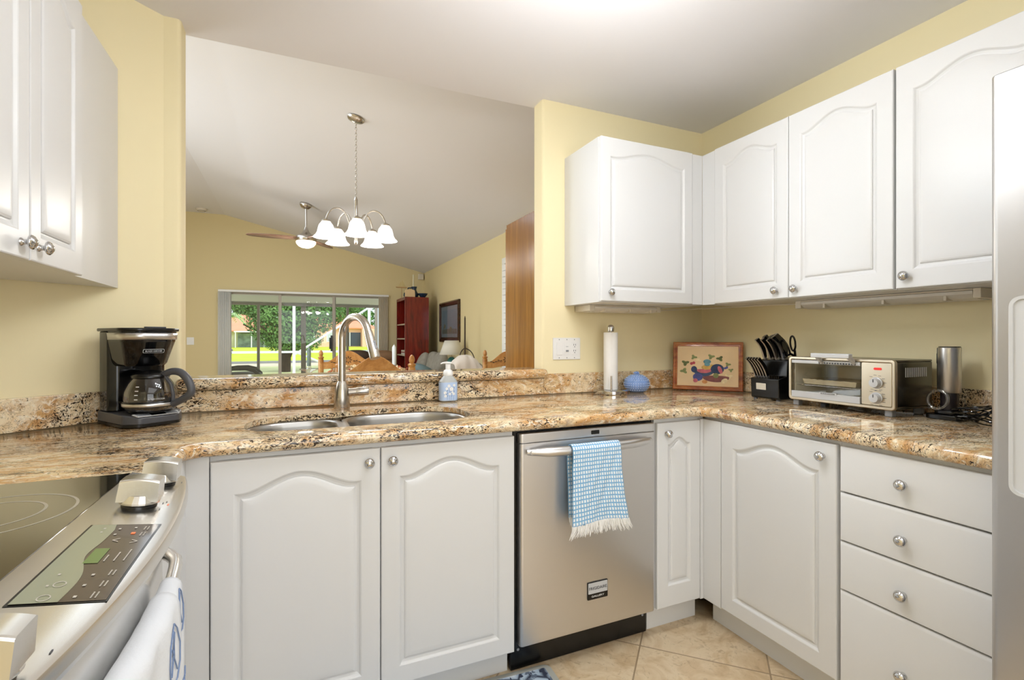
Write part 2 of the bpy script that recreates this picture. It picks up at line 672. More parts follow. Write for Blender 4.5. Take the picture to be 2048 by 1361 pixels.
def thing(name, label, cat, loc=(0, 0, 0), rotz=0.0, group=None):
    o = bpy.data.objects.new(name, None)
    o.empty_display_size = 0.05
    COL.objects.link(o)
    o.location = loc
    o.rotation_euler = (0, 0, rotz)
    TM[o.name] = Matrix.Translation(loc) @ Matrix.Rotation(rotz, 4, 'Z')
    tag(o, label, cat, group)
    return o


def tag(o, label=None, cat=None, group=None, kind=None):
    if label:
        o['label'] = label
    if cat:
        o['category'] = cat
    if group:
        o['group'] = group
    if kind:
        o['kind'] = kind
    return o


def obj(name, bm, m, parent=None, world=False, bevel=0.0, bseg=2, smooth=True, ang=35, solid=0.0, sub=0, loc=None, label=None):
    """links the bmesh as ONE mesh object; world=True: the shape is written in world coordinates"""
    bmesh.ops.recalc_face_normals(bm, faces=bm.faces[:]) if solid == 0 else None
    if parent is not None and world:
        bm.transform(TM[root_of(parent).name].inverted())
    if parent is None and loc is not None:
        bm.transform(Matrix.Translation(-Vector(loc)))
    me = bpy.data.meshes.new(name)
    bm.to_mesh(me)
    bm.free()
    mats = m if isinstance(m, (list, tuple)) else [m]
    for x in mats:
        me.materials.append(x)
    if smooth:
        me.polygons.foreach_set('use_smooth', [True] * len(me.polygons))
        try:
            me.set_sharp_from_angle(angle=math.radians(ang))
        except Exception:
            pass
    o = bpy.data.objects.new(name, me)
    COL.objects.link(o)
    if loc is not None and parent is None:
        o.location = loc
    if parent is not None:
        o.parent = parent
    if solid:
        s = o.modifiers.new('solid', 'SOLIDIFY')
        s.thickness = solid
        s.offset = 0
    if sub:
        s = o.modifiers.new('sub', 'SUBSURF')
        s.levels = s.render_levels = sub
    if bevel:
        b = o.modifiers.new('bevel', 'BEVEL')
        b.width = bevel
        b.segments = bseg
        b.limit_method = 'ANGLE'
        b.angle_limit = math.radians(40)
        b.harden_normals = False
    if label:
        o['label'] = label
    return o


def struct(name, bm, m, **kw):
    o = obj(name, bm, m, **kw)
    o['kind'] = 'structure'
    return o


def copy_tree(o, parent=None):
    c = o.copy()
    COL.objects.link(c)
    if parent is not None:
        c.parent = parent
    for ch in [x for x in bpy.data.objects if x.parent == o]:
        copy_tree(ch, c)
    return c


def text_bm(bm, s, size, M, ext=0.0004, align='CENTER', sx=1.0):
    cu = bpy.data.curves.new('t', 'FONT')
    cu.body = s
    cu.size = size
    cu.extrude = ext
    cu.align_x = align
    cu.align_y = 'CENTER'
    to = bpy.data.objects.new('t', cu)
    COL.objects.link(to)
    dg = bpy.context.evaluated_depsgraph_get()
    me = bpy.data.meshes.new_from_object(to.evaluated_get(dg))
    b2 = bmesh.new()
    b2.from_mesh(me)
    b2.transform(M @ Matrix.Diagonal((sx, 1, 1, 1)))
    b2.to_mesh(me)
    b2.free()
    bm.from_mesh(me)
    bpy.data.objects.remove(to)
    bpy.data.curves.remove(cu)
    bpy.data.meshes.remove(me)


def frame_m(o, x, y):
    """matrix with local x -> x, local y -> y, z = x cross y, origin o"""
    x = Vector(x).normalized()
    y = Vector(y).normalized()
    z = x.cross(y)
    return Matrix(((x.x, y.x, z.x, o[0]), (x.y, y.y, z.y, o[1]), (x.z, y.z, z.z, o[2]), (0, 0, 0, 1)))


# ------------------------------------------------------------------ measured places (metres)
YB, XW, ZC = 2.277, 2.258, 2.45        # kitchen back wall, right wall, ceiling
XL = -0.909                            # left kitchen wall
YG = 2.385                             # living side of the kitchen wall
YF = 9.30                              # far living wall
SLOPE, XR_, ZR = 0.2371, -1.044, 3.233
XLL = -3.2
CT, CB = 0.922, 0.882                  # worktop top and underside
DIAG0, DIAG1 = (XL, 1.910), (-0.461, YB)

# ------------------------------------------------------------------ the setting
b = NB()
box(b, XLL - 0.1, XW + 0.1, -2.7, YF + 0.1, -0.08, 0)
struct('floor', b, TILE, smooth=False)
b = NB()
box(b, XLL, XW + 0.1, -2.7, YG, ZC, ZC + 0.05)
struct('ceiling', b, CEIL, smooth=False)
b = NB()
prism(b, [(XW + 0.1, ZC - SLOPE * 0.1), (XW + 0.1, ZC + 0.1), (XR_, ZR + 0.12), (XLL, ZR + 0.12), (XLL, ZR), (XR_, ZR)], YG - 0.06, YF + 0.1,
      Matrix(((1, 0, 0, 0), (0, 0, 1, 0), (0, 1, 0, 0), (0, 0, 0, 1))))
struct('ceiling_vault', b, CEIL, smooth=False)
b = NB()
box(b, XW, XW + 0.1, -2.7, YG, 0, ZC)
struct('wall_right', b, WALL, smooth=False)
b = NB()
box(b, XW, XW + 0.1, YG, YF + 0.1, 0, ZC)
struct('wall_living_right', b, WALL2, smooth=False)
b = NB()
box(b, XL - 0.1, XL, -2.7, YB, 0, ZC)
struct('wall_left', b, WALL, smooth=False)
b = NB()
box(b, XL - 0.1, XW + 0.1, -2.8, -2.7, 0, ZC)
struct('wall_rear', b, mat('rear_wall_paint', 'E8E6E2', 0.8), smooth=False)
b = NB()
prism(b, [DIAG0, DIAG1, (XL, YB)], 0, ZC)
struct('wall_corner', b, WALL, smooth=False)
# kitchen wall right of the opening, and left of it (bull-nosed corners)
b = NB()
prism(b, rounded([(1.175, YB), (XW, YB), (XW, YG), (1.175, YG)], [0.015, 0, 0, 0.015], 5), 0, ZC)
struct('wall_back_right', b, WALL)
b = NB()
prism(b, rounded([(XLL, YB), (-0.405, YB), (-0.405, YG), (XLL, YG)], [0, 0.015, 0.015, 0], 5), 0, ZC)
struct('wall_back_left', b, WALL)
b = NB()
box(b, -0.405, 1.175, YB, YG, 0, 1.006)
struct('wall_bar', b, WALL, smooth=False)
b = NB()
prism(b, [(XLL, ZC + 0.05), (XW - 0.02, ZC + 0.05), (XR_, ZR - 0.002), (XLL, ZR - 0.002)], YG - 0.05, YG, Matrix(((1, 0, 0, 0), (0, 0, 1, 0), (0, 1, 0, 0), (0, 0, 0, 1))))
struct('wall_gable', b, WALL2, smooth=False)
b = NB()
box(b, XLL - 0.1, XLL, YB, YF + 0.1, 0, ZR + 0.1)
struct('wall_living_left', b, WALL2, smooth=False)
# far wall with the sliding door opening
SX0, SX1, SZ = -1.10, 1.55, 1.975
b = NB()
MXZ = Matrix(((1, 0, 0, 0), (0, 0, 1, 0), (0, 1, 0, 0), (0, 0, 0, 1)))
prism(b, [(XLL, 0), (SX0, 0), (SX0, SZ), (SX1, SZ), (SX1, 0), (XW, 0), (XW, ZC), (XR_, ZR), (XLL, ZR)], YF, YF + 0.1, MXZ)
struct('wall_far', b, WALL2, smooth=False)
# baseboards in the living room
b = NB()
box(b, XLL, SX0, YF - 0.012, YF, 0, 0.09)
struct('baseboard_far', b, TRIM, smooth=False)

# ------------------------------------------------------------------ white cabinets
def knob(parent, x, y, z, r=0.0165, label=None):
    b = NB()
    k = r / 0.0165
    prof = [(0, 0), (0.0095, 0), (0.0095, 0.002), (0.0062, 0.005), (0.0058, 0.011), (0.011, 0.0145), (0.0152, 0.0165), (0.0165, 0.019), (0.0162, 0.0215), (0.013, 0.0245), (0.0125, 0.0238), (0.0105, 0.0262), (0.006, 0.029), (0, 0.0298)]
    M = Matrix.Translation((x, y, z)) @ Matrix.Rotation(PI / 2, 4, 'X')
    lathe(b, [(a * k, c * k) for a, c in prof], seg=24, M=M)
    return obj('knob', b, CHROME, parent, ang=60)


def door_mesh(bm, x0, x1, z0, z1, yf, t=0.02, mx=0.056, mb=0.058, mt=0.055, rise=0.052):
    NTP = 28

    def outer(d, y):
        pts = [(x0 + d, z0 + d), (x1 - d, z0 + d)]
        for i in range(NTP + 1):
            pts.append((x1 - d + (x0 - x1 + 2 * d) * i / NTP, z1 - d))
        return [bm.verts.new((x, y, z)) for x, z in pts]

    def panel(d, y):
        a, c = x0 + mx + d, x1 - mx - d
        pts = [(a, z0 + mb + d), (c, z0 + mb + d)]
        for i in range(NTP + 1):
            s = i / NTP
            q = min(1, max(0, (s - 0.06) / 0.88))
            pts.append((c + (a - c) * s, z1 - mt - rise - d * 0.95 + rise * max(0.0, 0.5 - 0.5 * math.cos(2 * PI * q)) ** 0.8))
        return [bm.verts.new((x, y, z)) for x, z in pts]

    loops = [outer(0, yf + t), outer(0, yf + 0.004), outer(0.0012, yf + 0.0012), outer(0.004, yf),
             panel(0, yf), panel(0.003, yf + 0.0012), panel(0.008, yf + 0.0062), panel(0.014, yf + 0.0085), panel(0.0185, yf + 0.0085),
             panel(0.0192, yf + 0.0045), panel(0.024, yf + 0.0022), panel(0.034, yf + 0.0004), panel(0.040, yf)]
    n = len(loops[0])
    for A, B in zip(loops, loops[1:]):
        for i in range(n):
            bm.faces.new((A[i], A[(i + 1) % n], B[(i + 1) % n], B[i]))
    bm.faces.new(loops[-1])
    bm.faces.new(loops[0][::-1])


def add_door(parent, x0, x1, z0, z1, kx, kz, yf=-0.02, **kw):
    b = NB()
    door_mesh(b, x0, x1, z0, z1, yf, t=0.0195, **kw)
    d = obj('door', b, WHITE, parent, ang=14)
    knob(d, kx, yf, kz)
    return d


def carcass(parent, w, depth, z0, z1, kick=True, open_top=False, under=None, inside_lip=True):
    b = NB()
    if open_top:
        tk = 0.018
        box(b, 0, w, 0, tk, z0, z0 + 0.03)
        box(b, 0, w, 0, tk, z1 - 0.016, z1)
        box(b, 0, tk, tk, depth, z0, z1)
        box(b, w - tk, w, tk, depth, z0, z1)
        box(b, 0, tk, 0, tk, z0 + 0.03, z1 - 0.016)
        box(b, w - tk, w, 0, tk, z0 + 0.03, z1 - 0.016)
        box(b, tk, w - tk, depth - tk, depth, z0, z1)
        box(b, tk, w - tk, tk, depth - tk, z0, z0 + tk)
        box(b, w / 2 - 0.02, w / 2 + 0.02, 0, tk, z0 + 0.03, z1 - 0.016)
    else:
        box(b, 0, w, 0, depth, z0, z1)
    o = obj('carcass', b, WHITE, parent, smooth=False)
    if kick:
        b = NB()
        box(b, 0, w, 0.045, depth - 0.01, 0, z0)
        obj('toe_kick', b, WHITE, parent, smooth=False)
    return o


DB, DT = 0.100, 0.8685   # base door bottom, top
# sink base cabinet
sc = thing('base_cabinet', 'wide white two-door base cabinet under the kitchen sink', 'cabinet', (-0.217, 1.608, 0), 0)
carcass(sc, 0.925, 0.64, DB, CB - 0.001, open_top=True)
add_door(sc, 0.003, 0.4635, DB + 0.004, DT - 0.004, 0.428, 0.823, mx=0.056, mb=0.058, mt=0.046, rise=0.048)
add_door(sc, 0.4665, 0.9255, DB + 0.004, DT - 0.004, 0.5, 0.823, mx=0.056, mb=0.058, mt=0.046, rise=0.048)
# narrow cabinet right of the dishwasher
nc = thing('base_cabinet', 'narrow white one-door base cabinet right of the dishwasher', 'cabinet', (1.338, 1.608, 0), 0)
carcass(nc, 0.262, 0.64, DB, CB - 0.001)
add_door(nc, 0.003, 0.2285, DB + 0.012, DT - 0.003, 0.048, 0.822, mx=0.052, mb=0.085, mt=0.06, rise=0.028)
b = NB()
box(b, 0.2305, 0.2475, -0.0195, 0, DB + 0.008, DT)
obj('filler_strip', b, WHITE, nc, bevel=0.001)
# left corner cabinet between range and sink base
lc = thing('corner_cabinet', 'plain white corner base panel between the range and the sink cabinet', 'cabinet', (-0.22, 1.608, 0), 0)
b = NB()
box(b, -0.905, -0.272, 1.284, 1.75, DB, CB - 0.001)
box(b, -0.272, -0.2175, 1.593, 1.75, DB, CB - 0.001)
obj('carcass', b, WHITE, lc, world=True, smooth=False)
b = NB()
box(b, -0.9, -0.32, 1.284, 1.70, 0, DB)
box(b, -0.32, -0.2205, 1.66, 1.70, 0, DB)
obj('toe_kick', b, WHITE, lc, world=True, smooth=False)
# right run: one-door cabinet with corner filler, facing -x
rc = thing('base_cabinet', 'white one-door base cabinet on the right wall beside the drawers', 'cabinet', (1.606, 1.60, 0), -PI / 2)
carcass(rc, 0.575, 0.64, DB, CB - 0.001)
b = NB()
box(b, -0.002, 0.1015, -0.0195, 0, DB + 0.008, DT)
obj('filler_strip', b, WHITE, rc, bevel=0.0015)
add_door(rc, 0.1035, 0.571, DB + 0.012, DT, 0.527, 0.824, mx=0.056, mb=0.058, mt=0.046, rise=0.048)
# drawer base
dr = thing('drawer_cabinet', 'white four-drawer base cabinet beside the refrigerator', 'cabinet', (1.606, 1.024, 0), -PI / 2)
carcass(dr, 0.404, 0.64, DB, CB - 0.001)
for (z0, z1, kz) in ((0.7245, DT - 0.001, 0.793), (0.5695, 0.7205, 0.635), (0.4145, 0.5655, 0.478), (0.104, 0.4105, 0.249)):
    b = NB()
    x0, x1, yf = 0.006, 0.400, -0.02
    L = []
    for d, y in ((0, 0), (0, yf + 0.007), (0.0015, yf + 0.004), (0.006, yf + 0.0015), (0.011, yf)):
        L.append([b.verts.new(p) for p in ((x0 + d * .3, y, z0 + d * .3), (x1 - d * .3, y, z0 + d * .3), (x1 - d * .3, y, z1 - d), (x0 + d * .3, y, z1 - d))])
    for A, B in zip(L, L[1:]):
        for i in range(4):
            b.faces.new((A[i], A[(i + 1) % 4], B[(i + 1) % 4], B[i]))
    b.faces.new(L[-1])
    b.faces.new(L[0][::-1])
    d = obj('drawer', b, WHITE, dr, ang=25)
    knob(d, 0.186, yf, kz)


# upper cabinets
def upper(label, loc, rotz, w, depth, z0, z1, poly=None):
    t = thing('wall_cabinet', label, 'cabinet', (loc[0], loc[1], z0), rotz)
    b = NB()
    if poly:
        prism(b, poly, 0, z1 - z0)
    else:
        box(b, 0, w, 0, depth, 0, z1 - z0)
    obj('carcass', b, WHITE, t, smooth=False)
    return t


UZ0, UZ1 = 1.381, 2.158
UH = UZ1 - UZ0
u1 = upper('white one-door wall cabinet on the back wall above the paper towels', (1.305, 1.960), 0, 0.64, YB - 1.962, UZ0, UZ1)
add_door(u1, 0.004, 0.557, 0.004, UH, 0.052, 0.046, mx=0.05, mb=0.055, mt=0.05, rise=0.038)
b = NB()
box(b, 0.559, 0.6255, -0.0165, 0, 0.002, UH - 0.004)
obj('filler_strip', b, WHITE, u1, bevel=0.001)
u2 = upper('white two-door wall cabinet in the right corner above knife block and toaster oven', (1.947, 1.941), -PI / 2, 0.892, XW - 1.949, UZ0, UZ1)
b = NB()
box(b, -0.003, 0.081, -0.016, 0, 0, UH - 0.004)
obj('filler_strip', b, WHITE, u2, bevel=0.001)
add_door(u2, 0.083, 0.4855, 0.002, UH, 0.430, 0.038, mx=0.052, mb=0.062, mt=0.052, rise=0.042)
add_door(u2, 0.488, 0.890, 0.002, UH, 0.520, 0.038, mx=0.052, mb=0.062, mt=0.052, rise=0.042)
u3 = upper('white wall cabinet beside the refrigerator, rightmost of the uppers', (1.947, 1.046), -PI / 2, 0.412, XW - 1.949, UZ0, UZ1)
add_door(u3, 0.003, 0.41, 0.002, UH, 0.036, 0.044, mx=0.052, mb=0.062, mt=0.052, rise=0.042)
# left upper, facing +x, clipped by the diagonal wall
XF = -0.577
ul_y0 = 1.15
LZ0, LZ1 = 1.389, 2.170


def dg(x):   # y of the diagonal wall at x
    return DIAG0[1] + (x - DIAG0[0]) * (DIAG1[1] - DIAG0[1]) / (DIAG1[0] - DIAG0[0]) - 0.004


ul = upper('white two-door wall cabinet on the left wall above the range', (XF, ul_y0), PI / 2, 0, 0, LZ0, LZ1,
           poly=[(0, 0), (dg(XF) - ul_y0, 0), (dg(XL + 0.002) - ul_y0, -(XL + 0.002 - XF)), (0, -(XL + 0.002 - XF))])
add_door(ul, 0.004, 0.3355, 0.0, LZ1 - LZ0 - 0.005, 0.294, 0.036, mx=0.05, mb=0.06, mt=0.052, rise=0.042)
add_door(ul, 0.3385, 0.645, 0.0, LZ1 - LZ0 - 0.005, 0.377, 0.036, mx=0.05, mb=0.06, mt=0.052, rise=0.042)

# ------------------------------------------------------------------ granite
def slab(bm, outline, holes, z0, z1, r, steps=8):
    zm, hh = (z0 + z1) / 2, (z1 - z0) / 2
    loops = []
    for k in range(steps + 1):
        th = PI * k / steps
        d = r * (1 - math.sin(th))
        pl = offset_poly(outline, d)
        loops.append([bm.verts.new((x, y, zm + hh * math.cos(th))) for x, y in pl])
    n = len(outline)
    for A, B in zip(loops, loops[1:]):
        for i in range(n):
            bm.faces.new((A[i], A[(i + 1) % n], B[(i + 1) % n], B[i]))
    for lp, z in ((loops[0], z1), (loops[-1], z0)):
        hv = []
        edges = []
        for i in range(n):
            e = bm.edges.get((lp[i], lp[(i + 1) % n]))
            edges.append(e)
        for h in holes:
            vs = [bm.verts.new((x, y, z)) for x, y in (h if z == z1 else offset_poly(h, -0.035))]
            hv.append(vs)
            for i in range(len(vs)):
                edges.append(bm.edges.new((vs[i], vs[(i + 1) % len(vs)])))
        bmesh.ops.triangle_fill(bm, use_beauty=True, edges=edges, normal=(0, 0, 1))
        if z == z1:
            tops = hv
        else:
            # the stone is 2 cm thick at the cut-out; only the outer edge is built up
            for A, B, h in zip(tops, hv, holes):
                C1 = [bm.verts.new((x, y, z1 - 0.020)) for x, y in h]
                C2 = [bm.verts.new((x, y, z1 - 0.020)) for x, y in offset_poly(h, -0.035)]
                for P_, Q_ in ((A, C1), (C1, C2), (C2, B)):
                    for i in range(len(A)):
                        bm.faces.new((P_[i], P_[(i + 1) % len(A)], Q_[(i + 1) % len(A)], Q_[i]))


# D-shaped double sink cut-out (CCW)
HOLE = rounded([(-0.150, 1.700), (0.150, 1.690), (0.615, 1.690), (0.615, 2.060), (0.235, 2.060), (0.150, 2.020), (-0.150, 1.990)],
               [0.11, 0, 0.13, 0.16, 0.06, 0.08, 0.13], 8)
XFE, YFE = -0.262, 1.568       # front edges of the left and the sink run
XRE = 1.566                    # front edge of the right run
outl = [(XL + 0.002, 1.280), (XFE, 1.280), (XFE, YFE), (XRE, YFE), (XRE, 0.612), (XW - 0.002, 0.612), (XW - 0.002, YB - 0.002),
        (DIAG1[0], YB - 0.002), (XL + 0.002, DIAG0[1] - 0.004)]
outl = rounded(outl, [0, 0, 0.045, 0.06, 0, 0, 0, 0, 0], 6)
b = NB()
slab(b, outl, [HOLE], CB, CT, 0.020)
ct = obj('granite_worktop', b, GRANITE, ang=40)
tag(ct, 'tan and brown granite worktop running round three sides of the kitchen', 'worktop')

ST = 1.026
b = NB()
box(b, DIAG1[0] + 0.004, 1.172, YB - 0.020, YB - 0.0005, CT + 0.0005, 1.004)
t1 = obj('granite_backsplash', b, GRANITE, bevel=0.002)
tag(t1, 'granite backsplash strip below the raised bar behind the sink', 'backsplash')
b = NB()
box(b, 1.173, XW - 0.0215, YB - 0.020, YB - 0.0005, CT + 0.0005, ST)
t1 = obj('granite_backsplash', b, GRANITE, bevel=0.002)
tag(t1, 'granite backsplash strip behind the paper towel roll and blue jar', 'backsplash')
b = NB()
box(b, XW - 0.020, XW - 0.0005, 0.60, YB - 0.001, CT + 0.0005, ST)
t1 = obj('granite_backsplash', b, GRANITE, bevel=0.002)
tag(t1, 'granite backsplash strip on the right wall behind toaster oven', 'backsplash')
b = NB()
dv = (Vector(DIAG1) - Vector(DIAG0)).normalized()
nv = Vector((dv.y, -dv.x))
p0 = Vector(DIAG0) + nv * 0.001 + dv * 0.02
p1 = Vector(DIAG1) + nv * 0.001 - dv * 0.002
prism(b, [tuple(p0), tuple(p1), tuple(p1 + nv * 0.019 - dv * 0.006), tuple(p0 + nv * 0.019)], CT + 0.0005, ST)
t1 = obj('granite_backsplash', b, GRANITE, bevel=0.002)
tag(t1, 'granite backsplash strip on the angled wall behind the coffee maker', 'backsplash')
# raised bar top
b = NB()
barp = rounded([(-0.418, 2.226), (1.187, 2.226), (1.187, YB - 0.001), (1.173, YB - 0.001), (1.173, 2.42), (-0.403, 2.42), (-0.403, YB - 0.001), (-0.418, YB - 0.001)],
               [0.02, 0.02, 0, 0, 0, 0, 0, 0], 5)
steps = 8
loops = []
zm, hh, r = (1.0065 + 1.053) / 2, (1.053 - 1.0065) / 2, 0.023
# bullnosed front and right end only: shift the vertices that belong to the front edge
for k in range(steps + 1):
    th = PI * k / steps
    d = r * (1 - math.sin(th))
    poly = []
    for (x, y) in barp:
        yy = y + d if y < 2.25 else y
        xx = x
        if x > 1.18 - 0.015 and y < YB:
            xx = x - d * 0.6
        if x < -0.40 and y < YB:
            xx = x + d * 0.5
        poly.append((xx, yy))
    loops.append([b.verts.new((x, y, zm + hh * math.cos(th))) for x, y in poly])
n = len(barp)
for A, B in zip(loops, loops[1:]):
    for i in range(n):
        b.faces.new((A[i], A[(i + 1) % n], B[(i + 1) % n], B[i]))
b.faces.new(loops[0])
b.faces.new(loops[-1][::-1])
t1 = obj('granite_bar_top', b, GRANITE, ang=40)
tag(t1, 'raised granite bar top in the opening above the sink', 'bar top')

# ------------------------------------------------------------------ dishwasher
dw = thing('dishwasher', 'stainless steel dishwasher with bar handle beside the sink cabinet', 'dishwasher', (1.028, 1.62, 0))
DX0, DX1, DY = 0.731, 1.3285, 1.588
b = NB()
box(b, 0.7165, 1.3345, 1.620, 2.22, 0.1, 0.8805)
obj('tub', b, BLACK, dw, world=True, smooth=False)
b = NB()
prism(b, rounded([(DX0, DY), (DX1, DY), (DX1, DY + 0.030), (DX0, DY + 0.030)], [0.012, 0.012, 0, 0], 5), 0.113, 0.834)
obj('door_panel', b, STEEL, dw, world=True, bevel=0.0012)
b = NB()
prism(b, rounded([(DX0 + 0.0, DY + 0.001), (DX1, DY + 0.001), (DX1, DY + 0.030), (DX0, DY + 0.030)], [0.012, 0.012, 0, 0], 5), 0.8345, 0.870)
obj('control_strip', b, STEEL, dw, world=True, bevel=0.004, bseg=3)
b = NB()
prism(b, rrect(1.026, 1.062, 0.846, 0.861, 0.003), 0, 0.0012, frame_m((0, DY + 0.0008, 0), (1, 0, 0), (0, 0, 1)))
obj('indicator_window', b, BLACKG, dw, world=True)
# handle: a flattened bow, tapering into feet at both ends
b = NB()
pts, rs = [], []
for i in range(25):
    s = i / 24
    x = 0.752 + (1.296 - 0.752) * s
    bow = 1 - abs(2 * s - 1) ** 3.0
    pts.append((x, DY - 0.012 - 0.036 * bow, 0.806))
    rs.append(0.0065 + 0.0085 * min(1, 6 * min(s, 1 - s) + 0.25))
hv = tube(b, pts, rs, 14, flat=1.0)
for v in hv:
    v.co.z = 0.806 + (v.co.z - 0.806) * 1.15
for x in (0.766, 1.282):
    tube(b, [(x, DY + 0.001, 0.806), (x, DY - 0.026, 0.806)], 0.0085, 10)
obj('handle', b, STEEL, dw, world=True, ang=60)
b = NB()
prism(b, rrect(1.008, 1.098, 0.222, 0.288, 0.003), 0, 0.003, frame_m((0, DY, 0), (1, 0, 0), (0, 0, 1)))
bd = obj('badge', b, BLACK, dw, world=True)
b = NB()
prism(b, rrect(1.0105, 1.0955, 0.245, 0.2855, 0.002), 0, 0.004, frame_m((0, DY - 0.0005, 0), (1, 0, 0), (0, 0, 1)))
obj('badge_plate', b, LGREY, bd, world=True)
b = NB()
text_bm(b, 'FRIGIDAIRE', 0.0158, frame_m((1.053, DY - 0.0052, 0.264), (1, 0, 0), (0, 0, 1)))
obj('badge_lettering', b, DGREY, bd, world=True, smooth=False)
b = NB()
text_bm(b, 'GALLERY', 0.0092, frame_m((1.053, DY - 0.0034, 0.2333), (1, 0, 0), (0, 0, 1)), sx=1.5)
obj('badge_lettering', b, PLASTIC, bd, world=True, smooth=False)
b = NB()
box(b, 0.7165, 1.325, 1.640, 1.66, 0.003, 0.1)
kp = obj('kick_plate', b, BLACK, dw, world=True, bevel=0.002)
for x in (0.745, 1.305):
    b = NB()
    lathe(b, [(0, 0), (0.005, 0), (0.005, 0.002), (0, 0.003)], seg=12, M=Matrix.Translation((x, 1.640, 0.075)) @ Matrix.Rotation(PI / 2, 4, 'X'))
    obj('screw', b, MGREY, kp, world=True)


# ------------------------------------------------------------------ towel on the dishwasher handle
def hanging(bm, x0, x1, yb, zb, r, front, back, flare, nx=36, yfront=None, wave=0.004, seed=0):
    """cloth over a bar along x at (yb, zb); front side hangs at smaller y"""
    rnd = random.Random(seed)
    ph = rnd.random() * 6
    path = []
    nb, nf = 14, 26
    for i in range(nb):
        path.append((yb + r + 0.004, zb - back + back * i / nb, -(back * (1 - i / nb)), 1 - i / nb))
    for i in range(9):
        a = PI * i / 8
        path.append((yb + r * math.cos(a), zb + r * math.sin(a), r * a, 0))
    for i in range(1, nf + 1):
        path.append((yb - r - 0.006 * (i / nf), zb - front * i / nf, r * PI + front * i / nf, i / nf))
    rows, uv = [], []
    for k, (y, z, s, q) in enumerate(path):
        row, u = [], []
        side = -1 if k > nb + 4 else 1
        for j in range(nx + 1):
            f = j / nx
            xl = x0 - (flare * 0.1 * q if side < 0 else -0.01 * q)
            xr = x1 + (flare * q * q if side < 0 else 0)
            x = xl + (xr - xl) * f
            w = wave * q * math.sin(f * 9 + ph + 1.2 * q) + 0.0012 * math.sin(f * 31 + k * 0.7)
            row.append((x, y + w * 1.0, z + (0.010 * q * math.sin(f * 3.1) if side < 0 else 0)))
            u.append(((x1 - x0) * f, s))
        rows.append(row)
        uv.append(u)
    sheet(bm, rows, uv)
    return rows


tw = thing('dish_towel', 'blue and white waffle-weave towel with white fringe on dishwasher handle', 'towel', (1.00, 1.545, 0.82))
b = NB()
rows = hanging(b, 0.906, 1.112, DY - 0.048, 0.8075, 0.0195, 0.272, 0.255, 0.03, wave=0.004, seed=3)
obj('cloth', b, WAFFLE, tw, world=True, solid=0.003)
rnd = random.Random(5)
b = NB()


def tassels(b, row, rnd, n, ln, out):
    for i in range(n):
        f = (i + rnd.random() * 0.6) / n
        k = min(len(row) - 2, int(f * (len(row) - 1)))
        fr = f * (len(row) - 1) - k
        p = Vector(row[k]).lerp(Vector(row[k + 1]), fr) + Vector((0, rnd.uniform(-0.003, 0.003), 0.004))
        L = ln * rnd.uniform(0.75, 1.2)
        dx = rnd.uniform(-0.010, 0.012) + out * (f - 0.5)
        pts = [p, p + Vector((dx * 0.3, rnd.uniform(-0.004, 0.002), -L * 0.5)), p + Vector((dx, rnd.uniform(-0.007, 0.002), -L))]
        tube(b, pts, [0.0022, 0.0020, 0.0009], 5)


tassels(b, rows[-1], rnd, 150, 0.040, 0.03)
tassels(b, rows[0], rnd, 50, 0.036, 0.01)
tag(obj('fringe', b, FRINGE, tw, world=True), kind='stuff')

# ------------------------------------------------------------------ sink
sk = thing('kitchen_sink', 'undermounted stainless steel double-bowl sink in the granite worktop', 'sink', (0.23, 1.87, 0.70))


def bowl(bm, outl, ztop, depth):
    L = []
    for d, z in ((-0.018, 0), (0.0, -0.0005), (0.003, -0.004), (0.006, -0.02), (0.012, -depth + 0.05), (0.02, -depth + 0.02), (0.045, -depth), ):
        L.append([bm.verts.new((x, y, ztop + z)) for x, y in offset_poly(outl, d)])
    n = len(outl)
    for A, B in zip(L, L[1:]):
        for i in range(n):
            bm.faces.new((A[i], A[(i + 1) % n], B[(i + 1) % n], B[i]))
    bm.faces.new(L[-1])


BL = rounded([(-0.145, 1.706), (0.142, 1.697), (0.142, 2.012), (-0.145, 1.984)], [0.105, 0.07, 0.09, 0.12], 8)
BR = rounded([(0.178, 1.697), (0.609, 1.697), (0.609, 2.054), (0.178, 2.045)], [0.07, 0.125, 0.155, 0.11], 8)
b = NB()
bowl(b, BL, CT - 0.0212, 0.16)
bl = obj('left_bowl', b, SINKM, sk, world=True, ang=60, label='smaller left bowl')
b = NB()
bowl(b, BR, CT - 0.0215, 0.20)
br = obj('right_bowl', b, SINKM, sk, world=True, ang=60, label='larger right bowl')
for (x, y, z, p) in ((0.0, 1.86, CT - 0.181, bl), (0.40, 1.88, CT - 0.2213, br)):
    b = NB()
    lathe(b, [(0, 0.002), (0.030, 0.002), (0.042, 0.004), (0.045, 0.001), (0.045, -0.002)], (x, y, z), 24)
    obj('drain', b, CHROME, p, world=True)

# faucet
fa = thing('faucet', 'brushed nickel gooseneck pull-down faucet behind the double sink', 'faucet', (0.178, 2.142, CT))
fd = Vector((0.50, -0.85)).normalized()
b = NB()
lathe(b, [(0, 0), (0.0305, 0), (0.0315, 0.004), (0.0305, 0.045), (0.0275, 0.075), (0.0215, 0.100), (0.0165, 0.112), (0, 0.112)], seg=32)
obj('body', b, NICKEL, fa, ang=50)
b = NB()
R = 0.086
zc = 0.288
pts = [(0, 0, 0.108), (0, 0, 0.16), (0, 0, 0.22)]
for i in range(0, 15):
    a = PI - (PI - 0.30) * i / 14
    u = R + R * math.cos(a)
    pts.append((fd.x * u, fd.y * u, zc + R * math.sin(a)))
tube(b, pts, 0.0152, 18)
obj('spout', b, NICKEL, fa, ang=60)
e0 = Vector(pts[-1])
dirv = (Vector(pts[-1]) - Vector(pts[-2])).normalized()
b = NB()
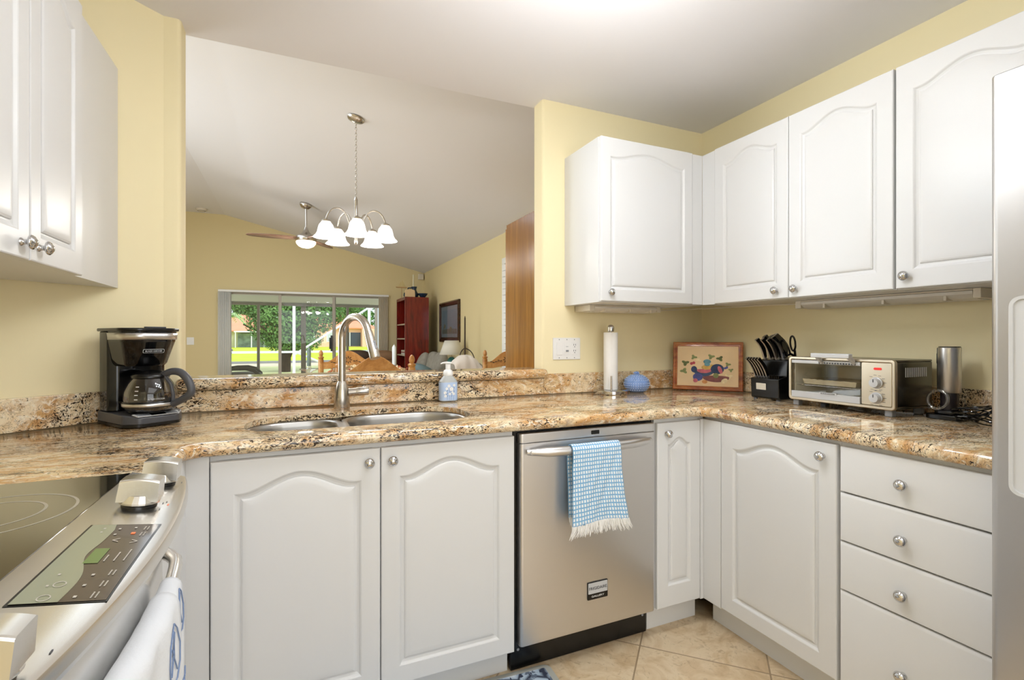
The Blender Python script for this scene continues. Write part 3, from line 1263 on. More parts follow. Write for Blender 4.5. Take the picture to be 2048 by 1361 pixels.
tube(b, [e0 + dirv * 0.001, e0 + dirv * 0.012, e0 + dirv * 0.055, e0 + dirv * 0.105, e0 + dirv * 0.112], [0.0165, 0.0172, 0.0192, 0.0208, 0.0195], 20)
sh = obj('spray_head', b, NICKEL, fa, ang=50)
b = NB()
q = e0 + dirv * 0.06 + Vector((fd.x, fd.y, 0.3)).normalized() * 0.0185
tube(b, [q - dirv * 0.016, q + dirv * 0.016], 0.005, 10)
obj('spray_button', b, MGREY, sh)
b = NB()
tube(b, [(0.026, -0.004, 0.064), (0.055, -0.008, 0.066)], 0.0165, 18)
tube(b, [(0.055, -0.008, 0.066), (0.066, -0.0095, 0.067), (0.100, -0.014, 0.068), (0.106, -0.0148, 0.068)], [0.0165, 0.0175, 0.0165, 0.014], 18)
obj('lever_handle', b, NICKEL, fa, ang=50)

# soap dispenser
so = thing('soap_dispenser', 'foaming hand soap bottle with pale blue floral label behind sink', 'soap bottle', (0.642, 2.185, CT))
b = NB()
prism(b, rrect(-0.041, 0.041, -0.028, 0.028, 0.022, 6), 0.002, 0.092)
L = b.verts[:]
tp = [v for v in b.verts if v.co.z > 0.09]
f = [f for f in b.faces if all(v in tp for v in f.verts)][0]
r = bmesh.ops.extrude_face_region(b, geom=[f])
vv = [g for g in r['geom'] if isinstance(g, bmesh.types.BMVert)]
for v in vv:
    v.co = Vector((v.co.x * 0.50, v.co.y * 0.70, 0.117))
bmesh.ops.delete(b, geom=[f], context='FACES')
obj('bottle', b, SOAPC, so, bevel=0.004, bseg=3)
b = NB()
pl = rrect(-0.0415, 0.0415, -0.0285, 0.0285, 0.0225, 6)
for z0, z1 in ((0.007, 0.088),):
    a = [b.verts.new((x, y, z0)) for x, y in pl]
    c = [b.verts.new((x, y, z1)) for x, y in pl]
    for i in range(len(pl)):
        b.faces.new((a[i], a[(i + 1) % len(pl)], c[(i + 1) % len(pl)], c[i]))
lb = obj('label_wrap', b, SOAPL, so)
b = NB()
yy = -0.0290
for (x, z, s) in ((-0.004, 0.072, 1.0), (0.008, 0.058, 1.3), (-0.014, 0.060, 0.9), (-0.022, 0.042, 1.0), (-0.020, 0.027, 0.9), (0.0, 0.036, 0.8), (0.018, 0.036, 0.8), (0.012, 0.043, 0.7), (0.020, 0.075, 0.8)):
    for k in range(5):
        a = k * 2 * PI / 5 + x * 50
        prism(b, [(x + 0.0042 * s * (math.cos(a)) + 0.0035 * s * math.cos(t * PI / 4), z + 0.0042 * s * math.sin(a) + 0.0035 * s * math.sin(t * PI / 4)) for t in range(8)], 0, 0.0003 + 0.0001 * k,
              frame_m((0, yy, 0), (1, 0, 0), (0, 0, 1)))
obj('printed_flower', b, PLASTIC, lb)
b = NB()
for (x, z0, z1) in ((-0.013, 0.008, 0.056), (-0.002, 0.008, 0.066), (0.006, 0.008, 0.054), (0.017, 0.008, 0.07), (-0.02, 0.02, 0.04)):
    tube(b, [(x, yy + 0.0002, z0), (x + 0.002, yy + 0.0002, (z0 + z1) / 2), (x, yy + 0.0002, z1)], 0.0006, 5)
    for k in range(3):
        z = z0 + (z1 - z0) * (0.3 + 0.25 * k)
        prism(b, [(x, z), (x + 0.005, z + 0.005), (x + 0.004, z + 0.009), (x + 0.001, z + 0.004)], 0, 0.0003, frame_m((0, yy, 0), (1, 0, 0), (0, 0, 1)))
obj('printed_stem', b, TOWELB, lb)
b = NB()
lathe(b, [(0, 0.116), (0.021, 0.116), (0.0225, 0.119), (0.0225, 0.134), (0.018, 0.142), (0.0115, 0.145), (0.0115, 0.170), (0, 0.171)], seg=24)
pm = obj('pump_collar', b, PLASTIC, so, ang=45)
b = NB()
tube(b, [(0.015, 0.002, 0.1745), (-0.008, -0.001, 0.176), (-0.026, -0.004, 0.1755), (-0.036, -0.006, 0.172)], [0.0075, 0.0095, 0.0062, 0.0045], 12, flat=0.6)
obj('pump_head', b, PLASTIC, so)

# ------------------------------------------------------------------ wall plate with switches and outlet
sw = thing('switch_plate', 'white three-gang wall plate with two switches and an outlet', 'switch plate', (1.316, YB, 1.155))
MW = frame_m((0, 0, 0), (1, 0, 0), (0, 0, 1))
b = NB()
prism(b, rrect(-0.0825, 0.0825, -0.0575, 0.0575, 0.004), 0.0002, 0.006, MW)
obj('plate', b, PLASTIC, sw, bevel=0.002)
b = NB()
prism(b, rrect(-0.062, -0.030, -0.033, 0.033, 0.002), 0.0061, 0.0095, MW)
obj('rocker_switch', b, PLASTIC, sw, bevel=0.001)
b = NB()
prism(b, rrect(-0.016, 0.016, -0.033, 0.033, 0.002), 0.0061, 0.0078, MW)
d = obj('dimmer', b, PLASTIC, sw, bevel=0.001)
b = NB()
prism(b, rrect(-0.007, 0.007, -0.016, -0.007, 0.001), 0.0079, 0.013, MW)
prism(b, rrect(-0.007, 0.007, 0.010, 0.012, 0.0006), 0.0079, 0.009, MW)
obj('slider', b, MGREY, d)
b = NB()
prism(b, rrect(0.030, 0.062, -0.033, 0.033, 0.002), 0.0061, 0.0085, MW)
d = obj('outlet', b, PLASTIC, sw, bevel=0.001)
b = NB()
for cz in (0.017, -0.014):
    for cx in (0.0405, 0.0515):
        prism(b, rrect(cx - 0.0012, cx + 0.0012, cz - 0.001, cz + 0.008, 0.0004), 0.0086, 0.009, MW)
    prism(b, rrect(0.0438, 0.0482, cz - 0.010, cz - 0.005, 0.0018), 0.0086, 0.009, MW)
obj('outlet_slot', b, DGREY, d)
for cx in (-0.046, 0, 0.046):
    for cz in (0.048, -0.048):
        b = NB()
        lathe(b, [(0, 0.0014), (0.002, 0.0012), (0.003, 0)], seg=10, M=MW @ Matrix.Translation((cx, cz, 0.0062)))
        obj('screw', b, MGREY, sw)

# ------------------------------------------------------------------ under-cabinet lights
def uc_light(label, loc, rotz, w, d, h):
    t = thing('under_cabinet_light', label, 'light fixture', loc, rotz, 'under-cabinet light strips')
    b = NB()
    box(b, 0, 0.028, 0, d, -h, 0)
    box(b, w - 0.022, w, 0, d, -h, 0)
    box(b, 0.028, w - 0.022, d * 0.75, d, -h, 0)
    box(b, 0.028, w - 0.022, 0.0, d * 0.75, -0.006, 0)
    obj('housing', b, BEIGE, t, bevel=0.0015)
    b = NB()
    vs = []
    pr = [(0.0, -0.007), (0.0, -h * 0.55), (d * 0.12, -h * 0.95), (d * 0.3, -h - 0.003), (d * 0.74, -h - 0.003), (d * 0.74, -0.007)]
    prism(b, pr, 0.0285, w - 0.0225, Matrix(((0, 0, 1, 0), (1, 0, 0, 0), (0, 1, 0, 0), (0, 0, 0, 1))))
    df = obj('diffuser', b, LENS, t, bevel=0.001)
    for f in (0.2, 0.55, 0.85):
        b = NB()
        box(b, w * f - 0.004, w * f + 0.004, -0.001, d * 0.3, -h - 0.0035, -h * 0.6)
        obj('clip', b, BEIGE, df)
    return t


uc_light('slim under-cabinet light strip below the one-door cabinet on the back wall', (1.365, 2.125, UZ0 - 0.0008), 0, 0.45, 0.145, 0.031)
uc_light('long under-cabinet light strip above the toaster oven on right wall', (2.100, 1.55, UZ0 - 0.0008), -PI / 2, 0.67, 0.15, 0.034)
b = NB()
tube(b, smooth_path([(1.817, 2.20, 1.366), (1.87, 2.20, 1.364), (1.95, 2.21, 1.370), (2.05, 2.15, 1.374), (2.12, 1.9, 1.3735), (2.13, 1.7, 1.372), (2.13, 1.552, 1.367)]), 0.0028, 6)
tag(obj('electric_cable', b, BEIGE), 'thin cord linking the two under-cabinet lights beneath the uppers', 'cord')

# ------------------------------------------------------------------ paper towels, jar, picture
ph = thing('paper_towel_holder', 'round brushed steel paper towel stand with upright rods', 'paper towel holder', (1.515, 2.160, CT))
b = NB()
lathe(b, [(0, 0), (0.088, 0), (0.090, 0.002), (0.090, 0.016), (0.086, 0.0185), (0, 0.019)], seg=40)
obj('base', b, CHROME, ph, ang=40)
b = NB()
tube(b, [(0, 0, 0.0185), (0, 0, 0.338)], 0.006, 12)
ro = obj('center_rod', b, NICKEL, ph)
b = NB()
lathe(b, [(0, 0.322), (0.0165, 0.322), (0.0175, 0.326), (0.0175, 0.345), (0.014, 0.354), (0.007, 0.358), (0, 0.3585)], seg=24)
obj('finial', b, CHROME, ro, ang=50)
b = NB()
tube(b, [(-0.034, -0.055, 0.018), (-0.034, -0.055, 0.095)], 0.0045, 10)
obj('side_rod', b, NICKEL, ph)
b = NB()
lathe(b, [(0.0095, 0.0205), (0.036, 0.0205), (0.0365, 0.022), (0.0365, 0.3165), (0.036, 0.318), (0.0095, 0.318), (0.0095, 0.0205)], (1.515, 2.160, CT), 40)
tag(obj('paper_towel_roll', b, PAPER, loc=(1.515, 2.160, CT + 0.02), ang=40), 'slim white paper towel roll upright on the steel stand', 'paper towel roll')

jr = thing('sugar_jar', 'small blue ceramic lidded jar covered in raised dots', 'jar', (1.686, 2.165, CT))
b = NB()
pr = [(0, 0), (0.036, 0), (0.050, 0.008), (0.064, 0.028), (0.068, 0.045), (0.066, 0.056), (0, 0.056)]
lathe(b, pr, seg=36)
bj = obj('bowl', b, BLUEJAR, jr, ang=50)
b = NB()
lathe(b, [(0, 0.0565), (0.066, 0.0565), (0.062, 0.066), (0.050, 0.079), (0.032, 0.089), (0.016, 0.094), (0.010, 0.097), (0, 0.098)], seg=36)
lj = obj('lid', b, BLUEJAR, jr, ang=50)
b = NB()
ball(b, (0, 0, 0.102), 0.008, 0.008, 0.008, 10, 8)
for k in range(5):
    a = k * 2 * PI / 5
    tube(b, [(0, 0, 0.098), (0.010 * math.cos(a), 0.010 * math.sin(a), 0.104), (0.017 * math.cos(a), 0.017 * math.sin(a), 0.098)], [0.0045, 0.005, 0.002], 7)
obj('lid_knob', b, BLUEJAR, lj)


def jar_dots(b, lo, hi, rows):
    for (z, r) in rows:
        n = max(8, int(2 * PI * r / 0.0125))
        for i in range(n):
            a = 2 * PI * (i + (0.5 if int(z * 1000) % 2 else 0)) / n
            ball(b, (r * math.cos(a), r * math.sin(a), z), 0.0032, None, None, 6, 4)


b = NB()
jar_dots(b, 0, 1, ((0.012, 0.0525), (0.024, 0.0615), (0.036, 0.0665), (0.048, 0.0675)))
obj('raised_dots', b, BLUEDOT, bj)
b = NB()
jar_dots(b, 0, 1, ((0.066, 0.0620), (0.075, 0.0535), (0.083, 0.043), (0.089, 0.032)))
obj('raised_dots', b, BLUEDOT, lj)

# framed fruit picture, leaning in the corner
pic = thing('framed_picture', 'wood-framed painting of a fruit bowl leaning in the counter corner', 'picture', (2.075, 2.055, CT + 0.001), math.atan2(1.917 - 2.19, 2.186 - 1.953))
PW, PH = 0.362, 0.268
lean = math.radians(8)
ML = Matrix.Rotation(-lean, 4, 'X')
MP = ML @ frame_m((0, 0, 0), (1, 0, 0), (0, 0, 1))
b = NB()
out = [(-PW / 2, 0), (PW / 2, 0), (PW / 2, PH), (-PW / 2, PH)]
L = []
for d, y in ((0.0, 0.016), (0.0, 0.0), (0.004, -0.004), (0.013, -0.003), (0.0145, 0.0), (0.022, -0.001), (0.024, 0.004)):
    pts = offset_poly(out, d)
    L.append([b.verts.new((x, y, z)) for x, z in pts])
for A, B in zip(L, L[1:]):
    for i in range(4):
        b.faces.new((A[i], A[(i + 1) % 4], B[(i + 1) % 4], B[i]))
b.faces.new(L[0])
bmesh.ops.transform(b, matrix=ML, verts=b.verts[:])
obj('frame', b, CHERRY, pic, ang=20)
b = NB()
box(b, -PW / 2 + 0.023, PW / 2 - 0.023, 0.003, 0.006, 0.023, PH - 0.023, ML)
pa = obj('painting', b, PARCH, pic, smooth=False)
PCOL = {'leaf': '5B6238', 'leaf2': '7C8252', 'melon': '3F4F66', 'melon2': '2F3C58', 'pink': 'C0666E', 'red': 'A6404A', 'bowl': '7B4A46', 'teal': '5E8A93', 'gold': 'C9A055', 'peach': 'C98A52', 'plum': '4E5288', 'pale': 'D8C49A'}
PM = {k: mat('paint_' + {'leaf': 'leaf_green', 'leaf2': 'sage', 'melon': 'slate_blue', 'melon2': 'dark_blue', 'pink': 'rose', 'red': 'cherry', 'bowl': 'bowl_brown', 'teal': 'teal', 'gold': 'gold', 'peach': 'peach', 'plum': 'plum', 'pale': 'cream'}[k], v, 0.8, noise_amt=0.25, noise_scale=40) for k, v in PCOL.items()}
shapes = []


def pell(key, cx, cz, rx, rz, a=0.0, t0=0, t1=2 * PI):
    n = 18
    pts = []
    for i in range(n):
        t = t0 + (t1 - t0) * i / (n - 1 if t1 - t0 < 6.2 else n)
        x, z = rx * math.cos(t), rz * math.sin(t)
        pts.append((cx + x * math.cos(a) - z * math.sin(a), cz + x * math.sin(a) + z * math.cos(a)))
    shapes.append((key, pts))


def pleaf(key, cx, cz, s, a):
    pts = []
    for i in range(16):
        t = i / 16 * 2 * PI
        r = s * (0.75 + 0.3 * math.cos(3 * t))
        pts.append((cx + r * math.cos(t + a), cz + r * math.sin(t + a) * 0.8))
    shapes.append((key, pts))


ox, oz = 0, 0.125
for (x, z, s, a, k) in ((-0.115, 0.025, 0.022, 0.4, 'leaf'), (-0.122, -0.02, 0.022, 1.2, 'leaf2'), (-0.07, 0.058, 0.018, 2, 'leaf2'), (0.02, 0.062, 0.02, 0.2, 'leaf2'), (0.065, 0.052, 0.02, 1.0, 'leaf'), (0.105, 0.02, 0.016, 2.2, 'leaf2'), (0.12, -0.01, 0.014, 0.6, 'leaf2'),
                        (-0.045, 0.045, 0.016, 1.5, 'pale'), (0.11, -0.045, 0.022, 0.3, 'pale'), (0.04, 0.0, 0.03, 0.3, 'gold')):
    pleaf(k, ox + x, oz + z, s, a)
pell('bowl', 0.045, oz - 0.052, 0.068, 0.026, 0, PI, 2 * PI)
pell('bowl', 0.045, oz - 0.05, 0.068, 0.008)
pell('melon', -0.015, oz - 0.012, 0.056, 0.036, 0.1, PI * 0.95, PI * 2.05)
pell('pink', -0.012, oz - 0.006, 0.044, 0.024, 0.1, PI, PI * 2)
pell('gold', -0.004, oz + 0.002, 0.026, 0.013)
pell('teal', 0.0, oz + 0.034, 0.020, 0.013)
pell('teal', 0.0, oz + 0.018, 0.015, 0.009)
pell('melon2', 0.052, oz - 0.006, 0.034, 0.028)
pell('pink', 0.066, oz - 0.010, 0.010, 0.022, 0.4)
pell('melon2', -0.068, oz - 0.01, 0.016, 0.018)
pell('plum', -0.048, oz - 0.052, 0.026, 0.022)
pell('red', -0.082, oz + 0.022, 0.008, 0.008)
pell('red', -0.070, oz + 0.026, 0.008, 0.008)
pell('pink', -0.060, oz - 0.072, 0.012, 0.011)
pell('peach', -0.012, oz - 0.078, 0.014, 0.010)
pell('pale', 0.088, oz - 0.070, 0.018, 0.012, 0.6)
pell('plum', 0.092, oz + 0.0, 0.007, 0.006)
pell('plum', 0.100, oz + 0.004, 0.006, 0.006)
pell('leaf2', 0.045, oz - 0.042, 0.014, 0.014)
b = NB()
keys = list(PM.keys())
for i, (k, pts) in enumerate(shapes):
    nb = len(b.faces)
    prism(b, pts, -0.0026 + 0.00005 * i, -0.0024 + 0.00005 * i + 0.0002, MP)
    b.faces.ensure_lookup_table()
    for f in b.faces[nb:]:
        f.material_index = keys.index(k)
obj('painted_fruit', b, [PM[k] for k in keys], pa, smooth=False)

# ------------------------------------------------------------------ knife block, knives, scissors
KB = (2.000, 1.632, CT)
kb = thing('knife_block', 'black two-tier knife block between the framed picture and toaster oven', 'knife block', KB, -PI / 2)
b = NB()
YZX = Matrix(((0, 0, 1, 0), (1, 0, 0, 0), (0, 1, 0, 0), (0, 0, 0, 1)))     # (y, z) profile, extruded along x
prism(b, [(0.004, 0.012), (0.0, 0.1), (0.056, 0.112), (0.060, 0.185), (0.085, 0.190), (0.125, 0.193), (0.165, 0.196), (0.160, 0.02), (0.155, 0.006), (0.01, 0.006)], -0.075, 0.075, YZX)
obj('block', b, BLACK, kb, bevel=0.005, bseg=3)
for (x, y) in ((-0.06, 0.018), (0.06, 0.018), (-0.06, 0.14), (0.06, 0.14)):
    b = NB()
    lathe(b, [(0, 0), (0.009, 0), (0.009, 0.007), (0, 0.007)], (x, y, 0), 12)
    obj('foot', b, DGREY, kb)
b = NB()
prism(b, rrect(-0.042, 0.010, 0.048, 0.078, 0.002), 0, 0.0016, frame_m((0, 0.0025, 0), (1, 0, 0), (0, -0.04, 1)))
obj('name_plate', b, BEIGE, kb)
b = NB()
for k in range(6):
    box(b, 0.018 + 0.009 * k, 0.021 + 0.009 * k, 0.012, 0.045, 0.098, 0.1145)
obj('slot', b, BLACKG, kb, smooth=False)


def knife_world(lx, ly):
    return (KB[0] + ly, KB[1] - lx)


def knife(label, lx, ly, z, ln, wd, th, lean, fan=0.0, group=None):
    wx, wy = knife_world(lx, ly)
    t = thing('kitchen_knife', label, 'knife', (wx, wy, CT + z), -PI / 2, group)
    M = Matrix.Rotation(math.radians(lean), 4, 'X') @ Matrix.Rotation(math.radians(fan), 4, 'Y')

    def prof(off, w0):
        P = []
        for i in range(11):
            s = i / 10
            w = wd * (0.80 + 0.22 * math.sin(PI * (s * 1.15 - 0.10)) + (0.28 * max(0, s - 0.78) / 0.22)) + w0
            cy = 0.010 * math.sin(PI * s) * (wd / 0.02) * 0.9
            P.append((s, w, cy))
        return P
    b = NB()
    for sx in (-1, 1):
        rows = []
        for s, w, cy in prof(0, -0.002):
            rows.append([(sx * (th * 0.18), cy - w / 2, 0.008 + s * ln), (sx * th * 0.44, cy - w * 0.42, 0.008 + s * ln), (sx * th * 0.5, cy, 0.008 + s * ln), (sx * th * 0.44, cy + w * 0.42, 0.008 + s * ln), (sx * (th * 0.18), cy + w / 2, 0.008 + s * ln)])
        sheet(b, rows)
        vs = [b.verts.new(p) for p in rows[-1]]
        b.faces.new(vs)
    bmesh.ops.transform(b, matrix=M, verts=b.verts[:])
    obj('handle', b, BLACKG, t, ang=50)
    b = NB()
    rowsL, rowsR = [], []
    pts = []
    P = prof(0, 0.0008)
    poly = [(cy - w / 2, 0.006 + s * (ln + 0.003)) for s, w, cy in P] + [(cy + w / 2, 0.006 + s * (ln + 0.003)) for s, w, cy in reversed(P)]
    prism(b, poly, -th * 0.2, th * 0.2, YZX)
    tube(b, [(0, 0, -0.012), (0, 0, 0.012)], wd * 0.42, 10, flat=0.55)
    bmesh.ops.transform(b, matrix=M, verts=b.verts[:])
    obj('steel_tang', b, STEEL, t, ang=50)
    return t


ords = ['leftmost', 'second from the left', 'third from the left', 'fourth from the left', 'rightmost']
for i in range(5):
    knife('black-handled steak knife in the front row of the block, %s' % ords[i], -0.062 + 0.0155 * i, 0.026, 0.106, 0.098, 0.019, 0.013, 34, -2, 'steak knives in the block')
for i, lab in enumerate(('leftmost', 'middle', 'rightmost')):
    knife('black-handled knife in the middle row of the block, %s of its three' % lab, -0.052 + 0.031 * i, 0.075, 0.190, 0.100, 0.023, 0.016, 30, -3, 'larger knives in the block')
for i, lab in enumerate(('left', 'right')):
    knife('large black-handled knife in the rear row of the block, %s one of two' % lab, -0.030 + 0.034 * i, 0.105, 0.192, 0.112, 0.027, 0.018, 28, -3, 'larger knives in the block')
knife('broad black carving knife handle at the block\'s top, next to the scissors', 0.034, 0.10, 0.192, 0.116, 0.045, 0.024, 30, -6, 'larger knives in the block')
wx, wy = knife_world(0.063, 0.130)
sc_ = thing('kitchen_scissors', 'black-handled kitchen scissors standing in the back of the knife block', 'scissors', (wx, wy, CT + 0.19), -PI / 2)
for sx, dz, name in ((-1, -0.012, 'left'), (1, 0.008, 'right')):
    b = NB()
    pts = []
    for i in range(20):
        a = 2 * PI * i / 20
        pts.append((sx * 0.017 + 0.0125 * math.cos(a) + sx * 0.006 * math.sin(a), -0.028 - 0.35 * (0.06 + 0.034 * math.sin(a)) + 0.006, 0.066 + dz + 0.034 * math.sin(a)))
    tube(b, pts, 0.0042, 8, closed=True)
    tube(b, [(sx * 0.012, -0.024, 0.040 + dz), (sx * 0.006, -0.012, 0.02), (-sx * 0.002, 0, 0.002)], [0.005, 0.0055, 0.005], 8)
    obj('finger_loop', b, BLACKG, sc_)
b = NB()
box(b, -0.006, 0.006, -0.002, 0.002, -0.01, 0.012)
obj('blade', b, STEEL, sc_)

# ------------------------------------------------------------------ toaster oven
OV = (1.975, 1.277, CT)
ov = thing('toaster_oven', 'stainless toaster oven with glass door and two knobs on the counter', 'toaster oven', OV, -PI / 2)
W2, OD, Z0, Z1 = 0.206, 0.235, 0.027, 0.208
CX = 0.088       # x where the control section starts
OVFR = mat_brushed('champagne_steel', 'C9BEA9', 0.3, (2, 120, 2))
OVSH = mat_brushed('oven_shell', '6E6B63', 0.22, (2, 120, 2))
b = NB()
for (x0, x1, y0, y1, z0, z1) in ((-W2, W2, 0.012, OD, Z1 - 0.008, Z1), (-W2, W2, 0.012, OD, Z0, Z0 + 0.008), (-W2, -W2 + 0.008, 0.012, OD, Z0 + 0.008, Z1 - 0.008),
                                 (W2 - 0.008, W2, 0.012, OD, Z0 + 0.008, Z1 - 0.008), (-W2 + 0.008, W2 - 0.008, OD - 0.008, OD, Z0 + 0.008, Z1 - 0.008), (CX, CX + 0.006, 0.012, OD - 0.008, Z0 + 0.008, Z1 - 0.008)):
    box(b, x0, x1, y0, y1, z0, z1)
obj('shell', b, OVSH, ov, bevel=0.004)
b = NB()
box(b, -W2 + 0.0085, CX - 0.0005, OD - 0.012, OD - 0.0085, Z0 + 0.0085, Z1 - 0.0085)
box(b, -W2 + 0.0085, -W2 + 0.012, 0.02, OD - 0.012, Z0 + 0.0085, Z1 - 0.0085)
box(b, CX - 0.004, CX - 0.0005, 0.02, OD - 0.012, Z0 + 0.0085, Z1 - 0.0085)
box(b, -W2 + 0.012, CX - 0.004, 0.02, OD - 0.012, Z1 - 0.012, Z1 - 0.0085)
box(b, -W2 + 0.012, CX - 0.004, 0.02, OD - 0.012, Z0 + 0.0085, Z0 + 0.012)
obj('cavity_liner', b, OVENIN, ov, smooth=False)
b = NB()


def fr(bm, x0, x1, z0, z1, w, y0, y1, r):
    o1 = rrect(x0, x1, z0, z1, r, 5)
    o2 = rrect(x0 + w, x1 - w, z0 + w, z1 - w, max(0.001, r - w * 0.7), 5)
    A = [bm.verts.new((x, y0, z)) for x, z in o1]
    B = [bm.verts.new((x, y0, z)) for x, z in o2]
    C_ = [bm.verts.new((x, y1, z)) for x, z in o1]
    D_ = [bm.verts.new((x, y1, z)) for x, z in o2]
    n = len(o1)
    for i in range(n):
        j = (i + 1) % n
        bm.faces.new((A[i], A[j], B[j], B[i]))
        bm.faces.new((C_[i], C_[j], D_[j], D_[i]))
        bm.faces.new((A[i], A[j], C_[j], C_[i]))
        bm.faces.new((B[i], B[j], D_[j], D_[i]))


fr(b, -W2 - 0.003, W2 + 0.003, Z0 - 0.002, Z1 + 0.002, 0.012, -0.004, 0.0118, 0.014)
obj('front_frame', b, OVFR, ov, bevel=0.003, bseg=2)
b = NB()
prism(b, rrect(CX + 0.002, W2 - 0.0095, Z0 + 0.010, Z1 - 0.010, 0.006), 0.0, 0.011, frame_m((0, 0.0115, 0), (1, 0, 0), (0, 0, 1)))
cp = obj('control_panel', b, OVFR, ov, bevel=0.002)
b = NB()
prism(b, rrect(0.135, 0.162, 0.170, 0.179, 0.004), 0, 0.0016, frame_m((0, 0.0004, 0), (1, 0, 0), (0, 0, 1)))
obj('indicator_light', b, REDLED, cp)
for z in (0.122, 0.066):
    b = NB()
    lathe(b, [(0, 0), (0.0215, 0), (0.0215, 0.002), (0.018, 0.004), (0.0170, 0.016), (0.0155, 0.020), (0, 0.0205)], seg=24, M=Matrix.Translation((0.144, 0.0003, z)) @ Matrix.Rotation(PI / 2, 4, 'X'))
    k_ = obj('control_knob', b, LGREY, cp, ang=40)
    b = NB()
    box(b, 0.144 - 0.0012, 0.144 + 0.0012, -0.0215, -0.020, z + 0.003, z + 0.014)
    obj('knob_pointer', b, DGREY, k_)
b = NB()
for z in (0.122, 0.066):
    for k in range(9):
        a = -0.7 + k * 0.55
        cx, cz = 0.144 + 0.029 * math.sin(a), z + 0.029 * math.cos(a)
        if abs(cx - 0.15) < 0.043:
            box(b, cx - 0.005, cx + 0.005, -0.0004, 0.0003, cz - 0.0007, cz + 0.0007)
obj('dial_marks', b, DGREY, cp)
# door
b = NB()
box(b, -W2 + 0.012, CX - 0.002, 0.0, 0.004, 0.064, Z1 - 0.013)
dd = obj('door_glass', b, OVENGL, ov, smooth=False)
b = NB()
box(b, -W2 + 0.0105, CX - 0.001, -0.003, 0.008, 0.0365, 0.0635)
box(b, -W2 + 0.0105, CX - 0.001, -0.002, 0.008, Z1 - 0.026, Z1 - 0.0125)
obj('door_rail', b, LGREY, dd, bevel=0.0015)
b = NB()
for k in range(14):
    box(b, -0.075 + 0.0108 * k, -0.069 + 0.0108 * k, -0.0032, -0.0022, Z1 - 0.024, Z1 - 0.0185)
obj('door_vent', b, BLACK, dd)
b = NB()
box(b, -0.072, 0.080, -0.058, -0.034, Z1 + 0.002, Z1 + 0.020)
for x in (-0.064, 0.064):
    prism(b, [(-0.040, Z1 + 0.004), (-0.040, Z1 + 0.018), (-0.0035, Z1 - 0.004), (-0.0035, Z1 - 0.024)], x - 0.006, x + 0.006 + 0.002, YZX)
obj('door_handle', b, LGREY, dd, bevel=0.003, bseg=2)
b = NB()
prism(b, rrect(-0.072, 0.000, 0.0575, 0.0675, 0.004), 0, 0.0012, frame_m((0, -0.0031, 0), (1, 0, 0), (0, 0, 1)))
lg = obj('logo_plate', b, LGREY, dd)
b = NB()
text_bm(b, 'BLACK+DECKER', 0.0072, frame_m((-0.036, -0.0045, 0.0625), (1, 0, 0), (0, 0, 1)), sx=1.1)
obj('logo_lettering', b, INK, lg, smooth=False)
for (x, y) in ((-0.185, 0.022), (0.178, 0.022), (-0.185, 0.20), (0.178, 0.20)):
    b = NB()
    box(b, x - 0.012, x + 0.014, y - 0.014, y + 0.014, 0, Z0 - 0.0005)
    obj('foot', b, MGREY, ov, bevel=0.004)
b = NB()
for k in range(11):
    y = 0.062 + 0.0128 * k
    box(b, W2 + 0.0001, W2 + 0.0012, y, y + 0.006, 0.145, 0.18)
obj('vent_slots', b, LGREY, ov, smooth=False)
b = NB()
for k in range(2):
    z = 0.088
    tube(b, [(-W2 + 0.0125, 0.03 + 0.16 * k, z), (CX - 0.0045, 0.03 + 0.16 * k, z)], 0.002, 6)
for k in range(12):
    x = -0.178 + 0.021 * k
    tube(b, [(x, 0.03, z + 0.001), (x, 0.19, z + 0.001)], 0.0013, 6)
obj('rack', b, CHROME, ov)
tr = thing('baking_tray', 'foil-covered baking tray on the rack inside the toaster oven', 'baking tray', (OV[0] + 0.11, OV[1] + 0.06, CT + 0.0918), -PI / 2)
b = NB()
rows = []
rnd = random.Random(9)
for i in range(15):
    row = []
    for j in range(25):
        x, y = -0.112 + 0.224 * j / 24, -0.075 + 0.15 * i / 14
        e = min(j, 24 - j, i, 14 - i)
        row.append((x, y, (0.0225 if e == 0 else 0.024 if e == 1 else 0.014) + rnd.uniform(-0.0015, 0.0015)))
    rows.append(row)
vt = sheet(b, rows)
edge = [rows[0][j] for j in range(25)] + [rows[i][24] for i in range(1, 15)] + [rows[14][j] for j in range(23, -1, -1)] + [rows[i][0] for i in range(13, 0, -1)]
lo = [(x * 0.95, y * 0.95, 0.0015) for x, y, z in edge]
sheet(b, [edge, lo], closeu=True)
vs = [b.verts.new((x, y, 0.0015)) for x, y, z in lo]
b.faces.new(vs)
obj('foil_cover', b, FOIL, tr, ang=20)

# ------------------------------------------------------------------ electric wine opener
wo_ = thing('wine_opener', 'upright stainless electric wine opener on a black charging base', 'wine opener', (2.140, 0.985, CT), -PI / 2)
b = NB()
prism(b, rrect(-0.052, 0.052, -0.055, 0.055, 0.018), 0, 0.018)
prism(b, rrect(-0.036, 0.036, -0.036, 0.036, 0.02), 0.018, 0.032)
obj('charging_base', b, BLACK, wo_, bevel=0.003)
b = NB()
lathe(b, [(0, 0.032), (0.024, 0.032), (0.026, 0.036), (0.026, 0.094), (0, 0.094)], seg=28)
obj('clear_window', b, mat('smoky_window', '2A2426', 0.1), wo_, ang=40)
b = NB()
lathe(b, [(0, 0.0945), (0.0305, 0.0945), (0.0325, 0.097), (0.0325, 0.254), (0.031, 0.2555), (0, 0.2555)], seg=36)
bd_ = obj('steel_body', b, STEEL, wo_, ang=40)
b = NB()
lathe(b, [(0, 0.256), (0.031, 0.256), (0.0305, 0.2585), (0, 0.259)], seg=36)
obj('top_cap', b, BLACK, wo_, ang=40)
b = NB()
